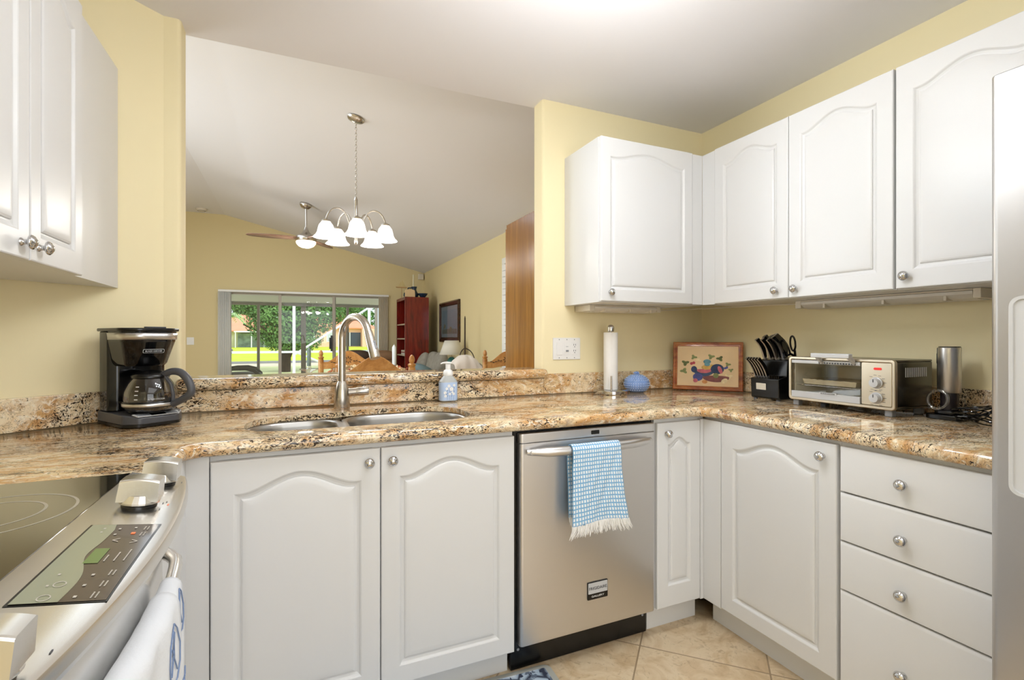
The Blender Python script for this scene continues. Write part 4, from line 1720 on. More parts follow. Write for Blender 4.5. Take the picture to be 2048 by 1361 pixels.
prism(b, rrect(-0.007, 0.007, 0.195, 0.235, 0.005), 0.0322, 0.0365, frame_m((0, 0, 0), (0, -1, 0), (0, 0, 1)))
prism(b, rrect(-0.0115, 0.0115, 0.10, 0.254, 0.004), 0.0300, 0.0332, frame_m((0, 0, 0), (0, -1, 0), (0, 0, 1)))
obj('power_button', b, BLACK, bd_, bevel=0.001)
fc = thing('foil_cutter', 'small clear plastic foil-cutter ring leaning on the wine opener', 'foil cutter', (2.098, 1.000, CT + 0.0325), -PI / 2)
b = NB()
pts = [(0.030 * math.sin(2 * PI * i / 28), -0.002 - 0.008 * math.cos(2 * PI * i / 28), 0.037 - 0.032 * math.cos(2 * PI * i / 28)) for i in range(28)]
tube(b, pts, 0.0058, 10, closed=True)
obj('ring', b, CLEAR, fc, ang=70)
# cords
b = NB()
rnd = random.Random(11)
pts = [(2.10, 0.925, 0.929)]
cxy = (2.062, 0.872)
for i in range(120):
    a = i * 0.42
    rr = 0.044 + 0.016 * math.sin(i * 0.23)
    pts.append((cxy[0] + rr * 0.9 * math.cos(a) + 0.008 * math.sin(i * 1.3), cxy[1] + rr * 1.2 * math.sin(a), 0.9265 + 0.048 * (0.5 + 0.5 * math.sin(i * 0.19)) + 0.016 * (0.5 + 0.5 * math.cos(i * 0.61))))
pts += [(2.18, 0.80, 0.955), (2.21, 0.74, 0.97), (2.245, 0.64, 1.05), (2.252, 0.62, 1.1)]
tube(b, pts, 0.0021, 6)
tag(obj('power_cord', b, BLACKG, loc=(2.14, 0.84, CT + 0.003)), 'tangled thin black power cord heaped beside the wine opener', 'cord')
b = NB()
tube(b, smooth_path([(2.150, 0.905, 0.945), (2.175, 0.86, 0.965), (2.21, 0.79, 1.0), (2.235, 0.70, 1.06), (2.250, 0.64, 1.12)]), 0.0045, 8)
tube(b, [(2.128, 0.915, 0.929), (2.134, 0.912, 0.936), (2.150, 0.905, 0.945)], [0.013, 0.016, 0.0045], 10)
tag(obj('appliance_cord', b, BLACK, loc=(2.15, 0.9, CT + 0.003)), 'thick black appliance cord rising from counter to the right wall', 'cord')

# ------------------------------------------------------------------ coffee maker
CM = (-0.474, 2.040, CT)
cm = thing('coffee_maker', 'black drip coffee maker with glass carafe by the angled wall', 'coffee maker', CM, math.radians(35.6))
b = NB()
prism(b, rounded([(-0.088, 0.112), (-0.088, -0.075), (-0.060, -0.118), (0.060, -0.118), (0.088, -0.075), (0.088, 0.112)], [0.015, 0.02, 0.02, 0.02, 0.02, 0.015], 4), 0.004, 0.012)
obj('foot_plate', b, BLACK, cm)
b = NB()
bp = rounded([(-0.088, 0.110), (-0.088, -0.078), (-0.058, -0.120), (0.058, -0.120), (0.088, -0.078), (0.088, 0.110)], [0.012, 0.02, 0.02, 0.02, 0.02, 0.012], 4)
lo = [b.verts.new((x, y, 0.012)) for x, y in bp]
hi = [b.verts.new((x * 0.99, y * 0.99, 0.034 + 0.012 * min(1, max(0, (y + 0.12) / 0.06)))) for x, y in bp]
n = len(bp)
for i in range(n):
    b.faces.new((lo[i], lo[(i + 1) % n], hi[(i + 1) % n], hi[i]))
b.faces.new(hi)
b.faces.new(lo[::-1])
cb = obj('base', b, DGREY, cm, bevel=0.003)
b = NB()
MC = frame_m((0, -0.1165, 0.0362), (1, 0, 0), (0, 1, 0.21))
prism(b, rounded([(-0.060, 0.000), (0.060, 0.000), (0.068, 0.028), (-0.068, 0.028)], [0.004] * 4, 3), 0, 0.0018, MC)
pn = obj('control_panel', b, LGREY, cb)
b = NB()
prism(b, rrect(-0.020, 0.024, 0.003, 0.026, 0.002), 0.0018, 0.0026, MC)
obj('clock_display', b, BLACKG, pn)
b = NB()
for x0, x1 in ((-0.058, -0.041), (-0.039, -0.023), (0.027, 0.042), (0.044, 0.058)):
    prism(b, rrect(x0, x1, 0.004, 0.025, 0.002), 0.0018, 0.0030, MC)
obj('button', b, MGREY, pn)
b = NB()
colp = rounded([(-0.085, 0.112), (-0.085, 0.035), (-0.062, 0.018), (0.062, 0.018), (0.085, 0.035), (0.085, 0.112)], [0.025, 0.01, 0.02, 0.02, 0.01, 0.025], 5)
prism(b, colp, 0.046, 0.3105)
obj('column', b, BLACKG, cm, bevel=0.003)
b = NB()
hp = rounded([(-0.083, 0.040), (-0.083, -0.060), (-0.045, -0.098), (0.045, -0.098), (0.083, -0.060), (0.083, 0.040)], [0.0, 0.04, 0.04, 0.04, 0.04, 0.0], 7)
L = []
for z, s in ((0.196, 0.70), (0.204, 0.76), (0.275, 0.955), (0.2765, 0.965), (0.3105, 1.0)):
    L.append([b.verts.new((x * s if y < 0.035 else x * min(1, s + 0.15), (y - 0.04) * s + 0.04, z)) for x, y in hp])
for A, B in zip(L, L[1:]):
    for i in range(len(hp)):
        b.faces.new((A[i], A[(i + 1) % len(hp)], B[(i + 1) % len(hp)], B[i]))
b.faces.new(L[-1])
b.faces.new(L[0][::-1])
hd = obj('brew_head', b, BLACKG, cm, ang=45)
b = NB()
A = [b.verts.new((x * 1.006, (y - 0.04) * 1.006 + 0.04, 0.283)) for x, y in hp]
B = [b.verts.new((x * 1.018, (y - 0.04) * 1.018 + 0.04, 0.3055)) for x, y in hp]
for i in range(len(hp) - 1):
    b.faces.new((A[i], A[i + 1], B[i + 1], B[i]))
obj('steel_band', b, STEEL, hd, solid=0.001)
b = NB()
fn = Vector((0, -1, 0.35)).normalized()
prism(b, rrect(-0.031, 0.031, -0.0065, 0.0065, 0.003), 0, 0.0012, frame_m((0.0, -0.0805, 0.246), (1, 0, 0), (0, -0.30, 1)))
prism(b, rrect(-0.0298, 0.0298, -0.0053, 0.0053, 0.0025), 0.0003, 0.0016, frame_m((0.0, -0.0805, 0.246), (1, 0, 0), (0, -0.30, 1)))
for f in b.faces[len(b.faces) // 2:]:
    f.material_index = 1
lg = obj('logo_plate', b, [LGREY, BLACKG], hd, smooth=False)
b = NB()
text_bm(b, 'BLACK+DECKER', 0.0068, frame_m((0.0, -0.0805, 0.246), (1, 0, 0), (0, -0.30, 1)) @ Matrix.Translation((0, 0, 0.0021)))
obj('logo_lettering', b, LGREY, lg, smooth=False)
b = NB()
lidp = rounded([(-0.090, 0.115), (-0.090, -0.062), (-0.048, -0.104), (0.048, -0.104), (0.090, -0.062), (0.090, 0.115)], [0.02, 0.045, 0.045, 0.045, 0.045, 0.02], 6)
prism(b, lidp, 0.311, 0.3215)
obj('lid', b, BLACK, cm, bevel=0.003)
b = NB()
prism(b, rrect(-0.03, 0.03, -0.100, -0.082, 0.004), 0.3216, 0.326)
obj('lid_tab', b, DGREY, cm, bevel=0.001)
b = NB()
lathe(b, [(0, 0.046), (0.060, 0.046), (0.062, 0.048), (0.060, 0.051), (0, 0.0515)], (0, -0.060, 0), 32)
obj('warming_plate', b, BLACK, cm)
# carafe: lifts out, so it is a thing of its own
cdir = Matrix.Rotation(math.radians(35.6), 3, 'Z') @ Vector((0, -0.060, 0))
cf = thing('coffee_carafe', 'empty glass coffee carafe with grey handle inside the coffee maker', 'carafe', (CM[0] + cdir.x, CM[1] + cdir.y, CT + 0.0518), math.radians(62))
b = NB()
lathe(b, [(0.064, 0.0), (0.069, 0.004), (0.0735, 0.022), (0.0745, 0.040), (0.072, 0.062), (0.062, 0.088), (0.050, 0.106)], seg=40)
obj('glass', b, CARAFE, cf, ang=80)
b = NB()
lathe(b, [(0, 0.0005), (0.064, 0.0005)], seg=40)
lathe(b, [(0.0742, 0.012), (0.0752, 0.012), (0.0765, 0.030), (0.0752, 0.031)], seg=40)
obj('black_band', b, BLACK, cf, ang=60)
b = NB()
lathe(b, [(0.0768, 0.015), (0.0775, 0.0155), (0.0778, 0.0245), (0.0770, 0.025)], seg=40)
obj('steel_band', b, STEEL, cf, ang=60)
b = NB()
lathe(b, [(0.0500, 0.1055), (0.053, 0.106), (0.054, 0.113), (0.046, 0.120), (0.03, 0.128), (0, 0.131)], seg=36)
obj('carafe_lid', b, BLACK, cf, ang=60)
b = NB()
tube(b, smooth_path([(0, -0.046, 0.116), (0, -0.076, 0.126), (0, -0.106, 0.122), (0, -0.130, 0.100), (0, -0.143, 0.068), (0, -0.136, 0.050), (0, -0.108, 0.032), (0, -0.078, 0.018)]),
     smooth_r([0.010, 0.0115, 0.0125, 0.0125, 0.012, 0.012, 0.0115, 0.011]), 14, flat=1.0)
tube(b, [(0, -0.052, 0.110), (0, -0.072, 0.082), (0, -0.0795, 0.05), (0, -0.078, 0.02)], [0.006, 0.006, 0.006, 0.006], 10)
obj('handle', b, DGREY, cf, ang=60)
b = NB()
for k, z in enumerate((0.040, 0.054, 0.067, 0.080)):
    r = 0.0755 if z < 0.05 else 0.0745 if z < 0.06 else 0.0715 if z < 0.07 else 0.067
    a = math.radians(190)
    px, py = r * math.cos(a), r * math.sin(a)
    tg = (-math.sin(a), math.cos(a), 0)
    prism(b, rrect(-0.005, 0.005, -0.0012, 0.0012, 0.0005), 0, 0.0006, frame_m((px, py, z), tg, (0, 0, 1)))
obj('level_marks', b, PLASTIC, cf)
b = NB()
a = math.radians(232)
MX = frame_m((0.0757 * math.cos(a), 0.0757 * math.sin(a), 0.040), (-math.sin(a), math.cos(a), 0), (0, 0, 1))
text_bm(b, 'BLACK+DECKER', 0.0062, MX)
obj('logo_lettering', b, LGREY, cf, smooth=False)

# ------------------------------------------------------------------ range
rg = thing('range', 'stainless slide-in electric range with black glass cooktop and front controls', 'stove', (-0.56, 0.896, 0))
RY0, RY1, RYC = 0.517, 1.275, 0.896
XP = -0.314      # cooktop / panel border


def xfront(y):
    return -0.176 - 0.040 * ((y - RYC) / 0.379) ** 2


b = NB()
box(b, -0.895, -0.292, RY0, RY1, 0.03, 0.905)
obj('body', b, STEEL_R, rg, world=True, smooth=False)
b = NB()
box(b, -0.895, XP, RY0, RY1, 0.9055, 0.9265)
ck = obj('cooktop', b, COOKTOP, rg, world=True, bevel=0.002)


def ring(bm, cx, cy, r, w=0.004, z=0.9267, a0=0, a1=2 * PI):
    n = 56
    A, B = [], []
    full = a1 - a0 > 6.2
    for i in range(n if full else n + 1):
        a = a0 + (a1 - a0) * i / n
        A.append(bm.verts.new((cx + r * math.cos(a), cy + r * math.sin(a), z)))
        B.append(bm.verts.new((cx + (r - w) * math.cos(a), cy + (r - w) * math.sin(a), z)))
    m = len(A)
    for i in range(m if full else m - 1):
        j = (i + 1) % m
        bm.faces.new((A[i], A[j], B[j], B[i]))


for (cx, cy, r1, r2) in ((-0.455, 1.055, 0.118, 0.078), (-0.47, 0.70, 0.10, 0.0), (-0.74, 1.07, 0.085, 0.0), (-0.74, 0.70, 0.11, 0.07)):
    b = NB()
    ring(b, cx, cy, r1, 0.0045)
    if r2:
        ring(b, cx, cy, r2, 0.0045)
    obj('burner_ring', b, RINGM, ck, world=True, smooth=False)
# control panel: bowed, gently sloping to the front, with a rolled lip
b = NB()
rows = []
for i in range(41):
    y = RY0 + (RY1 - RY0) * i / 40
    xf = xfront(y)
    e = min(i, 40 - i)
    rows.append([(XP + 0.001, y, 0.905), (XP + 0.001, y, 0.9275), (XP + (xf - XP) * 0.5, y, 0.9275 - 0.017 * (xf - XP) * 0.5 / (xf - 0.010 - XP)), (xf - 0.010, y, 0.9105), (xf - 0.003, y, 0.908), (xf, y, 0.902), (xf + 0.001, y, 0.895), (xf - 0.002, y, 0.887), (xf - 0.010, y, 0.882), (-0.285, y, 0.882)])
sheet(b, rows)
for rw in (rows[0], rows[-1]):
    b.faces.new([b.verts.new(p) for p in rw])
pnl = obj('control_panel', b, STEEL_R, rg, world=True, ang=28)


def pz(x, y):
    xf = xfront(y) - 0.010
    return 0.9275 + (0.9105 - 0.9275) * (x - XP) / (xf - XP)


def panel_poly(bm, pts, lift):
    # subdivide in y so the patch follows the panel
    vs = [bm.verts.new((x, y, pz(x, y) + lift)) for x, y in pts]
    return bm.faces.new(vs)


def panel_rect(bm, x0, x1, y0, y1, lift, ny=1):
    rows = []
    for i in range(ny + 1):
        y = y0 + (y1 - y0) * i / ny
        rows.append([(x0, y, pz(x0, y) + lift), ((x0 + x1) / 2, y, pz((x0 + x1) / 2, y) + lift), (x1, y, pz(x1, y) + lift)])
    return sheet(bm, rows)


DXA, DXB, DYA, DYB = -0.282, -0.197, 0.702, 0.948
b = NB()
panel_rect(b, DXA - 0.003, DXB + 0.002, DYA - 0.003, DYB + 0.003, 0.0006, 12)
obj('display_bezel', b, BLACK, pnl, world=True)
b = NB()
panel_rect(b, DXA, DXB, DYA, DYB, 0.0011, 12)
dp = obj('display', b, DISPM, pnl, world=True)
b = NB()
rows = []
for i in range(33):
    y = DYA + (DYB - DYA) * i / 32
    s = i / 32
    xe = -0.240 - 0.006 * s + 0.011 * math.exp(-((s - 0.5) / 0.17) ** 2) * -1 + 0.004 * math.sin(s * 6)
    if s > 0.9:
        xe -= (s - 0.9) * 0.05
    rows.append([(DXA + 0.0005, y, pz(DXA, y) + 0.0015), (xe, y, pz(xe, y) + 0.0015)])
sheet(b, rows)
obj('display_strip', b, DISPL, dp, world=True)
b = NB()
panel_rect(b, -0.250, -0.234, 0.803, 0.852, 0.0018, 2)
obj('clock_readout', b, DISPG, dp, world=True)
b = NB()
marks = []
for (x, y) in ((-0.212, 0.714), (-0.2115, 0.742), (-0.2115, 0.772), (-0.211, 0.905), (-0.2115, 0.93)):
    for k in range(2):
        for d in range(5):
            panel_rect(b, x - 0.0014 + 0.0042 * k, x + 0.0002 + 0.0042 * k, y - 0.007 + 0.003 * d, y - 0.0048 + 0.003 * d, 0.0019)
for (x, y) in ((-0.228, 0.712), (-0.228, 0.74), (-0.228, 0.768), (-0.224, 0.932), (-0.243, 0.928), (-0.243, 0.905)):
    panel_rect(b, x - 0.0016, x + 0.0016, y - 0.0025, y + 0.0025, 0.0019)
for k in range(3):
    for d in range(5 + 2 * k):
        panel_rect(b, -0.230 + 0.0105 * k, -0.2283 + 0.0105 * k, 0.808 + 0.0042 * d, 0.8112 + 0.0042 * d, 0.0019)
for (x, y, s) in ((-0.236, 0.882, -1), (-0.213, 0.876, 1)):
    for sgn in (-1, 1):
        panel_poly(b, [(x + s * 0.004, y - 0.001), (x + s * 0.004, y + 0.001), (x - s * 0.004, y + sgn * 0.006 + 0.001), (x - s * 0.004, y + sgn * 0.006 - 0.001)], 0.0019)
for (x, y) in ((-0.262, 0.772), (-0.263, 0.742), (-0.262, 0.915), (-0.262, 0.93)):
    panel_rect(b, x - 0.0013, x + 0.0013, y - 0.0022, y + 0.0022, 0.0021)
for (x, y) in ((-0.2525, 0.745), (-0.2555, 0.712)):
    n = 20
    for i in range(n):
        a, c = 2 * PI * i / n, 2 * PI * (i + 1) / n
        panel_poly(b, [(x + r * math.cos(t), y + r * 1.25 * math.sin(t)) for r, t in ((0.0062, a), (0.0062, c), (0.005, c), (0.005, a))], 0.0021)
obj('touch_marks', b, PRINT, dp, world=True, smooth=False)
b = NB()
panel_rect(b, -0.2245, -0.2195, 0.9055, 0.9125, 0.0019)
obj('led', b, mat('orange_led', 'E0602A', 0.3, emit='FF6A20', estr=0.6), dp, world=True)
for (dx, y) in ((0.032, 1.063), (0.036, 1.071), (0.030, 1.021), (0.034, 1.027), (0.034, 1.213), (0.036, 0.607)):
    b = NB()
    panel_rect(b, -0.248 + dx - 0.0008, -0.248 + dx + 0.0008, y - 0.0035, y + 0.0035, 0.0007)
    obj('printed_mark', b, DGREY, pnl, world=True)
b = NB()
panel_rect(b, -0.208, -0.2055, 1.052, 1.058, 0.0007)
obj('hot_surface_light', b, bpy.data.materials['orange_led'], pnl, world=True)


def range_knob(y, x=-0.248):
    z = pz(x, y)
    M = Matrix.Translation((x, y, z)) @ Matrix.Rotation(math.radians(7), 4, 'Y')
    b = NB()
    lathe(b, [(0, 0), (0.026, 0), (0.026, 0.003), (0.024, 0.0055), (0, 0.0056)], seg=32, M=M)
    ks = obj('knob', b, BLACK, pnl, world=True, ang=40)
    b = NB()
    n = 20
    L = []
    for r, zz in ((0.0300, 0.0075), (0.0305, 0.0105), (0.0245, 0.022), (0.0220, 0.0235)):
        L.append([b.verts.new((r * math.cos(2 * PI * i / n + 0.157), r * math.sin(2 * PI * i / n + 0.157), zz)) for i in range(n)])
    for A, B in zip(L, L[1:]):
        for i in range(n):
            b.faces.new((A[i], A[(i + 1) % n], B[(i + 1) % n], B[i]))
    b.faces.new(L[-1])
    b.faces.new(L[0][::-1])
    bmesh.ops.transform(b, matrix=M, verts=b.verts[:])
    obj('knob_skirt', b, STEEL_R, ks, world=True, ang=12)
    b = NB()
    rows = []
    for k in range(9):
        s = -1 + 2 * k / 8
        zz = 0.047 + 0.004 * (1 - s * s)
        hw = 0.0205
        xx = s * 0.0285
        rows.append([(xx * 1.04, -hw * 1.1, 0.012), (xx, -hw, zz - 0.002), (xx, -hw * 0.85, zz), (xx, hw * 0.85, zz), (xx, hw, zz - 0.002), (xx * 1.04, hw * 1.1, 0.012)])
    sheet(b, rows)
    for rw in (rows[0], rows[-1]):
        b.faces.new([b.verts.new(p) for p in rw])
    bmesh.ops.transform(b, matrix=M, verts=b.verts[:])
    obj('knob_grip', b, STEEL_R, ks, world=True, ang=30, bevel=0.0015)


for yk in (1.050, 1.198, 0.566, 0.530):
    if yk != 0.530:
        range_knob(yk)
b = NB()
rows = []
for i in range(21):
    y = RY0 + 0.004 + (RY1 - RY0 - 0.008) * i / 20
    xf = xfront(y) - 0.046
    rows.append([(-0.2895, y, 0.876), (xf, y, 0.876), (xf + 0.002, y, 0.868), (xf + 0.002, y, 0.27), (xf - 0.003, y, 0.262), (-0.2895, y, 0.262)])
sheet(b, rows)
for rw in (rows[0], rows[-1]):
    b.faces.new([b.verts.new(p) for p in rw])
od = obj('oven_door', b, STEEL_R, rg, world=True, ang=30)
b = NB()
rows = []
for i in range(21):
    y = RY0 + 0.10 + (RY1 - RY0 - 0.20) * i / 20
    xf = xfront(y) - 0.0432
    rows.append([(xf, y, 0.70), (xf, y, 0.38)])
sheet(b, rows)
obj('oven_window', b, BLACKG, od, world=True)
b = NB()
pts = []
for i in range(27):
    s = i / 26
    y = RY0 + 0.045 + (RY1 - RY0 - 0.09) * s
    q = min(1, 7 * min(s, 1 - s))
    q = math.sin(q * PI / 2)
    pts.append((xfront(y) - 0.060 + 0.042 * q, y, 0.775))
tube(b, pts, 0.0115, 14)
obj('oven_handle', b, STEEL_R, od, world=True, ang=60)
b = NB()
rows = []
for i in range(21):
    y = RY0 + 0.004 + (RY1 - RY0 - 0.008) * i / 20
    xf = xfront(y) - 0.060
    rows.append([(-0.2895, y, 0.252), (xf, y, 0.252), (xf, y, 0.07), (-0.2895, y, 0.07)])
sheet(b, rows)
for rw in (rows[0], rows[-1]):
    b.faces.new([b.verts.new(p) for p in rw])
obj('storage_drawer', b, STEEL_R, rg, world=True, ang=30)

# towel on the oven handle (folded, draped over the bar)
tw2 = thing('dish_towel', 'white towel with blue nautical prints draped over the oven handle', 'towel', (-0.15, 0.90, 0.80))


def hang_y(bm, y0, y1, r, front, back, ny=30, off=0.0):
    path = []
    for i in range(14):
        path.append((-r - 0.001, -back + back * i / 14, 1 - i / 14))
    for i in range(9):
        a = PI - PI * i / 8
        path.append((r * math.cos(a), r * math.sin(a), 0))
    for i in range(1, 25):
        path.append((r + 0.004 * i / 24, -front * i / 24, i / 24))
    rows, uv = [], []
    for k, (dx, dz, q) in enumerate(path):
        row, u = [], []
        for j in range(ny + 1):
            f = j / ny
            y = y0 + (y1 - y0) * f
            q0 = 0.042 * math.sin(min(1, 7 * min((y - RY0 - 0.045) / 0.668, 1 - (y - RY0 - 0.045) / 0.668)) * PI / 2)
            xb = xfront(y) - 0.060 + q0
            w = 0.006 * q * math.sin(f * 8 + off + 1.5 * q) + 0.002 * math.sin(f * 23 + k * 0.4)
            sl = (0.010 * math.sin(k * 0.35 + f * 2) if q > 0 else 0)
            row.append((xb + dx + (w if dx > 0 else -abs(w) * 0.3), y + 0.012 * q * math.sin(q * 3 + off), 0.775 + dz))
        rows.append(row)
    sheet(bm, rows)
    return rows


b = NB()
r1 = hang_y(b, 0.76, 1.035, 0.0145, 0.36, 0.30)
obj('inner_layer', b, TOWELW, tw2, world=True, solid=0.004)
b = NB()
r2 = hang_y(b, 0.62, 0.965, 0.0195, 0.33, 0.30, off=1.1)
ol = obj('outer_layer', b, TOWELW, tw2, world=True, solid=0.004)


def on_cloth(rows, k, j, lift=0.0035):
    k0, j0 = int(k), int(j)
    k0, j0 = min(k0, len(rows) - 2), min(j0, len(rows[0]) - 2)
    fk, fj = k - k0, j - j0
    p = (Vector(rows[k0][j0]) * (1 - fj) + Vector(rows[k0][j0 + 1]) * fj) * (1 - fk) + (Vector(rows[k0 + 1][j0]) * (1 - fj) + Vector(rows[k0 + 1][j0 + 1]) * fj) * fk
    du = Vector(rows[k0][j0 + 1]) - Vector(rows[k0][j0])
    dv_ = Vector(rows[k0 + 1][j0]) - Vector(rows[k0][j0])
    nn = du.cross(dv_).normalized()
    if nn.x < 0 and nn.z < 0.3:
        nn = -nn
    if nn.z < 0 and abs(nn.x) < 0.3:
        nn = -nn
    return p + nn * lift


def motif(bm, rows, kc, jc, s, strokes):
    for st in strokes:
        tube(bm, [on_cloth(rows, min(len(rows) - 1.01, max(0.01, kc + s * p[1] * 1.0)), min(len(rows[0]) - 1.01, max(0.01, jc + s * p[0] * 1.35))) for p in st], 0.0011, 5)


PALM = [[(0, 3), (0.2, 1.5), (0, 0)], [(0, 0), (1.2, -0.6), (2.2, 0.4)], [(0, 0), (-1.2, -0.6), (-2.2, 0.4)], [(0, 0), (0.8, -1.5), (1.8, -1.6)], [(0, 0), (-0.8, -1.5), (-1.8, -1.6)], [(0, 0), (0, -1.6)], [(0, 0), (1.6, 1.2)], [(0, 0), (-1.6, 1.2)]]
SHELL = [[(1.6 * math.cos(t / 10 * 2 * PI), 2.2 * math.sin(t / 10 * 2 * PI)) for t in range(11)], [(-1, -1), (0, 0), (0.6, 1.5)], [(0.6, -1.4), (0, 0), (-0.8, 1.2)], [(0, -1.8), (0.2, 0.4)]]
FISH = [[(-2, 0), (-0.6, -1), (1, -0.8), (2, 0), (1, 0.8), (-0.6, 0.9), (-2, 0)], [(2, 0), (2.8, -0.8)], [(2, 0), (2.8, 0.8)], [(-1, 0.2), (1, 0.1)], [(0, -0.9), (0.5, -1.7), (0.8, -0.8)]]
for rows_, par, ks in ((r2, ol, ((31, 15, 1.7, PALM), (42, 7, 1.5, FISH), (40, 24, 1.6, SHELL), (26, 25, 1.5, SHELL), (22, 6, 1.3, FISH))),
                       (r1, tw2, ((24, 26.5, 1.2, SHELL), (33, 26.5, 1.2, FISH), (43, 26, 1.2, PALM)))):
    for kc, jc, s_, st in ks:
        b = NB()
        motif(b, rows_, kc, jc, s_, st)
        obj('blue_print', b, TOWELB, par, world=True)

# ------------------------------------------------------------------ refrigerator
FX, FY1 = 1.405, 0.569
fg = thing('refrigerator', 'stainless steel side-by-side refrigerator at the right edge of the room', 'refrigerator', (1.8, 0.12, 0))
b = NB()
box(b, 1.475, 2.21, -0.335, 0.592, 0.02, 1.775)
obj('body', b, MGREY, fg, world=True, bevel=0.004)
b = NB()
prism(b, rounded([(FX, 0.196), (1.474, 0.196), (1.474, FY1 + 0.006), (FX, FY1 + 0.006)], [0.010, 0, 0.006, 0.016], 5), 0.06, 1.788)
fz = obj('freezer_door', b, STEEL_F, fg, world=True, bevel=0.003)
b = NB()
prism(b, rounded([(FX, -0.335), (1.474, -0.335), (1.474, 0.190), (FX, 0.190)], [0.016, 0.006, 0, 0.010], 5), 0.06, 1.788)
fr2 = obj('refrigerator_door', b, STEEL_F, fg, world=True, bevel=0.003)
b = NB()
MD = frame_m((FX, 0, 0), (0, -1, 0), (0, 0, 1))      # local x = -y
fo, fi = rrect(-0.541, -0.262, 0.875, 1.300, 0.022, 6), rrect(-0.534, -0.269, 0.882, 1.293, 0.016, 6)
A = [b.verts.new(MD @ Vector((x, z, 0.0))) for x, z in fo]
B = [b.verts.new(MD @ Vector((x, z, 0.004))) for x, z in fo]
C2 = [b.verts.new(MD @ Vector((x, z, 0.004))) for x, z in fi]
D2 = [b.verts.new(MD @ Vector((x, z, 0.001))) for x, z in fi]
n = len(fo)
for P_, Q_ in ((A, B), (B, C2), (C2, D2)):
    for i in range(n):
        b.faces.new((P_[i], P_[(i + 1) % n], Q_[(i + 1) % n], Q_[i]))
b.faces.new(D2)
ds = obj('dispenser', b, LGREY, fz, world=True)
b = NB()
prism(b, rrect(-0.50, -0.30, 0.90, 1.12, 0.012), 0.0012, 0.0024, MD)
obj('dispenser_recess', b, DGREY, ds, world=True)
for y, p in ((0.232, fz), (0.154, fr2)):
    b = NB()
    tube(b, [(FX + 0.002, y, 0.62), (FX - 0.045, y, 0.64), (FX - 0.055, y, 0.75), (FX - 0.055, y, 1.45), (FX - 0.045, y, 1.56), (FX + 0.002, y, 1.58)], 0.012, 12)
    obj('handle', b, STEEL_F, p, world=True)

# ------------------------------------------------------------------ floor mat
fm = thing('floor_mat', 'grey cushioned kitchen mat with blue medallion pattern before the sink', 'mat', (0.40, 1.37, 0))
mp = rrect(-0.05, 0.862, 1.11, 1.622, 0.035, 6)
mrot = Matrix.Translation((0.862, 1.622, 0)) @ Matrix.Rotation(math.radians(-3), 4, 'Z') @ Matrix.Translation((-0.862, -1.622, 0))
b = NB()
lo = [b.verts.new((x, y, 0.0005)) for x, y in mp]
mi = [b.verts.new((x, y, 0.010)) for x, y in offset_poly(mp, 0.006)]
hi = [b.verts.new((x, y, 0.0135)) for x, y in offset_poly(mp, 0.026)]
n = len(mp)
for A, B in ((lo, mi), (mi, hi)):
    for i in range(n):
        b.faces.new((A[i], A[(i + 1) % n], B[(i + 1) % n], B[i]))
b.faces.new(hi)
b.faces.new(lo[::-1])
bmesh.ops.transform(b, matrix=mrot, verts=b.verts[:])
obj('mat_base', b, MATB, fm, world=True)
b = NB()
ip = offset_poly(mp, 0.030)
prism(b, ip, 0.0136, 0.0142)
bmesh.ops.transform(b, matrix=mrot, verts=b.verts[:])
pt = obj('mat_pattern', b, MATM, fm, world=True)
b = NB()
x0, x1, y0, y1 = -0.02, 0.832, 1.14, 1.592
k = 0
for side in range(2):
    n = 22 if side == 0 else 12
    for i in range(n):
        for j in range(1):
            if side == 0:
                cx, cy = x0 + 0.02 + (x1 - x0 - 0.04) * i / (n - 1), y1 - 0.012
            else:
                cx, cy = x1 - 0.012, y0 + 0.02 + (y1 - y0 - 0.05) * i / (n - 1)
            w = 0.008
            prism(b, [(cx - w, cy - w * 0.7), (cx, cy - w), (cx + w, cy - w * 0.6), (cx + w * 0.5, cy + w), (cx - w * 0.6, cy + w * 0.8)] if i % 2 else [(cx, cy - w), (cx + w * 0.35, cy), (cx, cy + w), (cx - w * 0.35, cy)], 0.0142, 0.0146)
bmesh.ops.transform(b, matrix=mrot, verts=b.verts[:])
obj('border_pattern', b, [mat('mat_navy', '2B3247', 0.9)], pt, world=True, smooth=False)

# ------------------------------------------------------------------ chandelier
def vz(x):
    return min(ZR, ZC + SLOPE * (XW - x))


VN = Vector((-SLOPE, 0, -1)).normalized()       # downward normal of the sloped ceiling
CHX, CHY = 0.426, 3.91
ch = thing('chandelier', 'brushed nickel five-light chandelier with bell glass shades on chain', 'chandelier', (CHX, CHY, vz(CHX)))
b = NB()
q = Vector((0, 0, -1)).rotation_difference(VN).to_matrix().to_4x4()
lathe(b, [(0.001, -0.004), (0.062, -0.004), (0.066, -0.008), (0.060, -0.018), (0.035, -0.028), (0.010, -0.032), (0, -0.032)], seg=32, M=q)
obj('canopy', b, NICKEL, ch, ang=60)
cz = vz(CHX)
b = NB()
zt, zb = -0.030, 2.285 - cz
nl = 26
for i in range(nl):
    zc_ = zt + (zb - zt) * (i + 0.5) / nl
    hl = (zt - zb) / nl * 0.68
    a = PI / 2 * (i % 2) + 0.35
    pts = [(0.0068 * math.cos(t) * math.cos(a), 0.0068 * math.cos(t) * math.sin(a), zc_ + hl * math.sin(t)) for t in [2 * PI * k / 12 for k in range(12)]]
    tube(b, pts, 0.0017, 6, closed=True)
obj('chain', b, NICKEL, ch)
b = NB()
z0 = 2.285 - cz
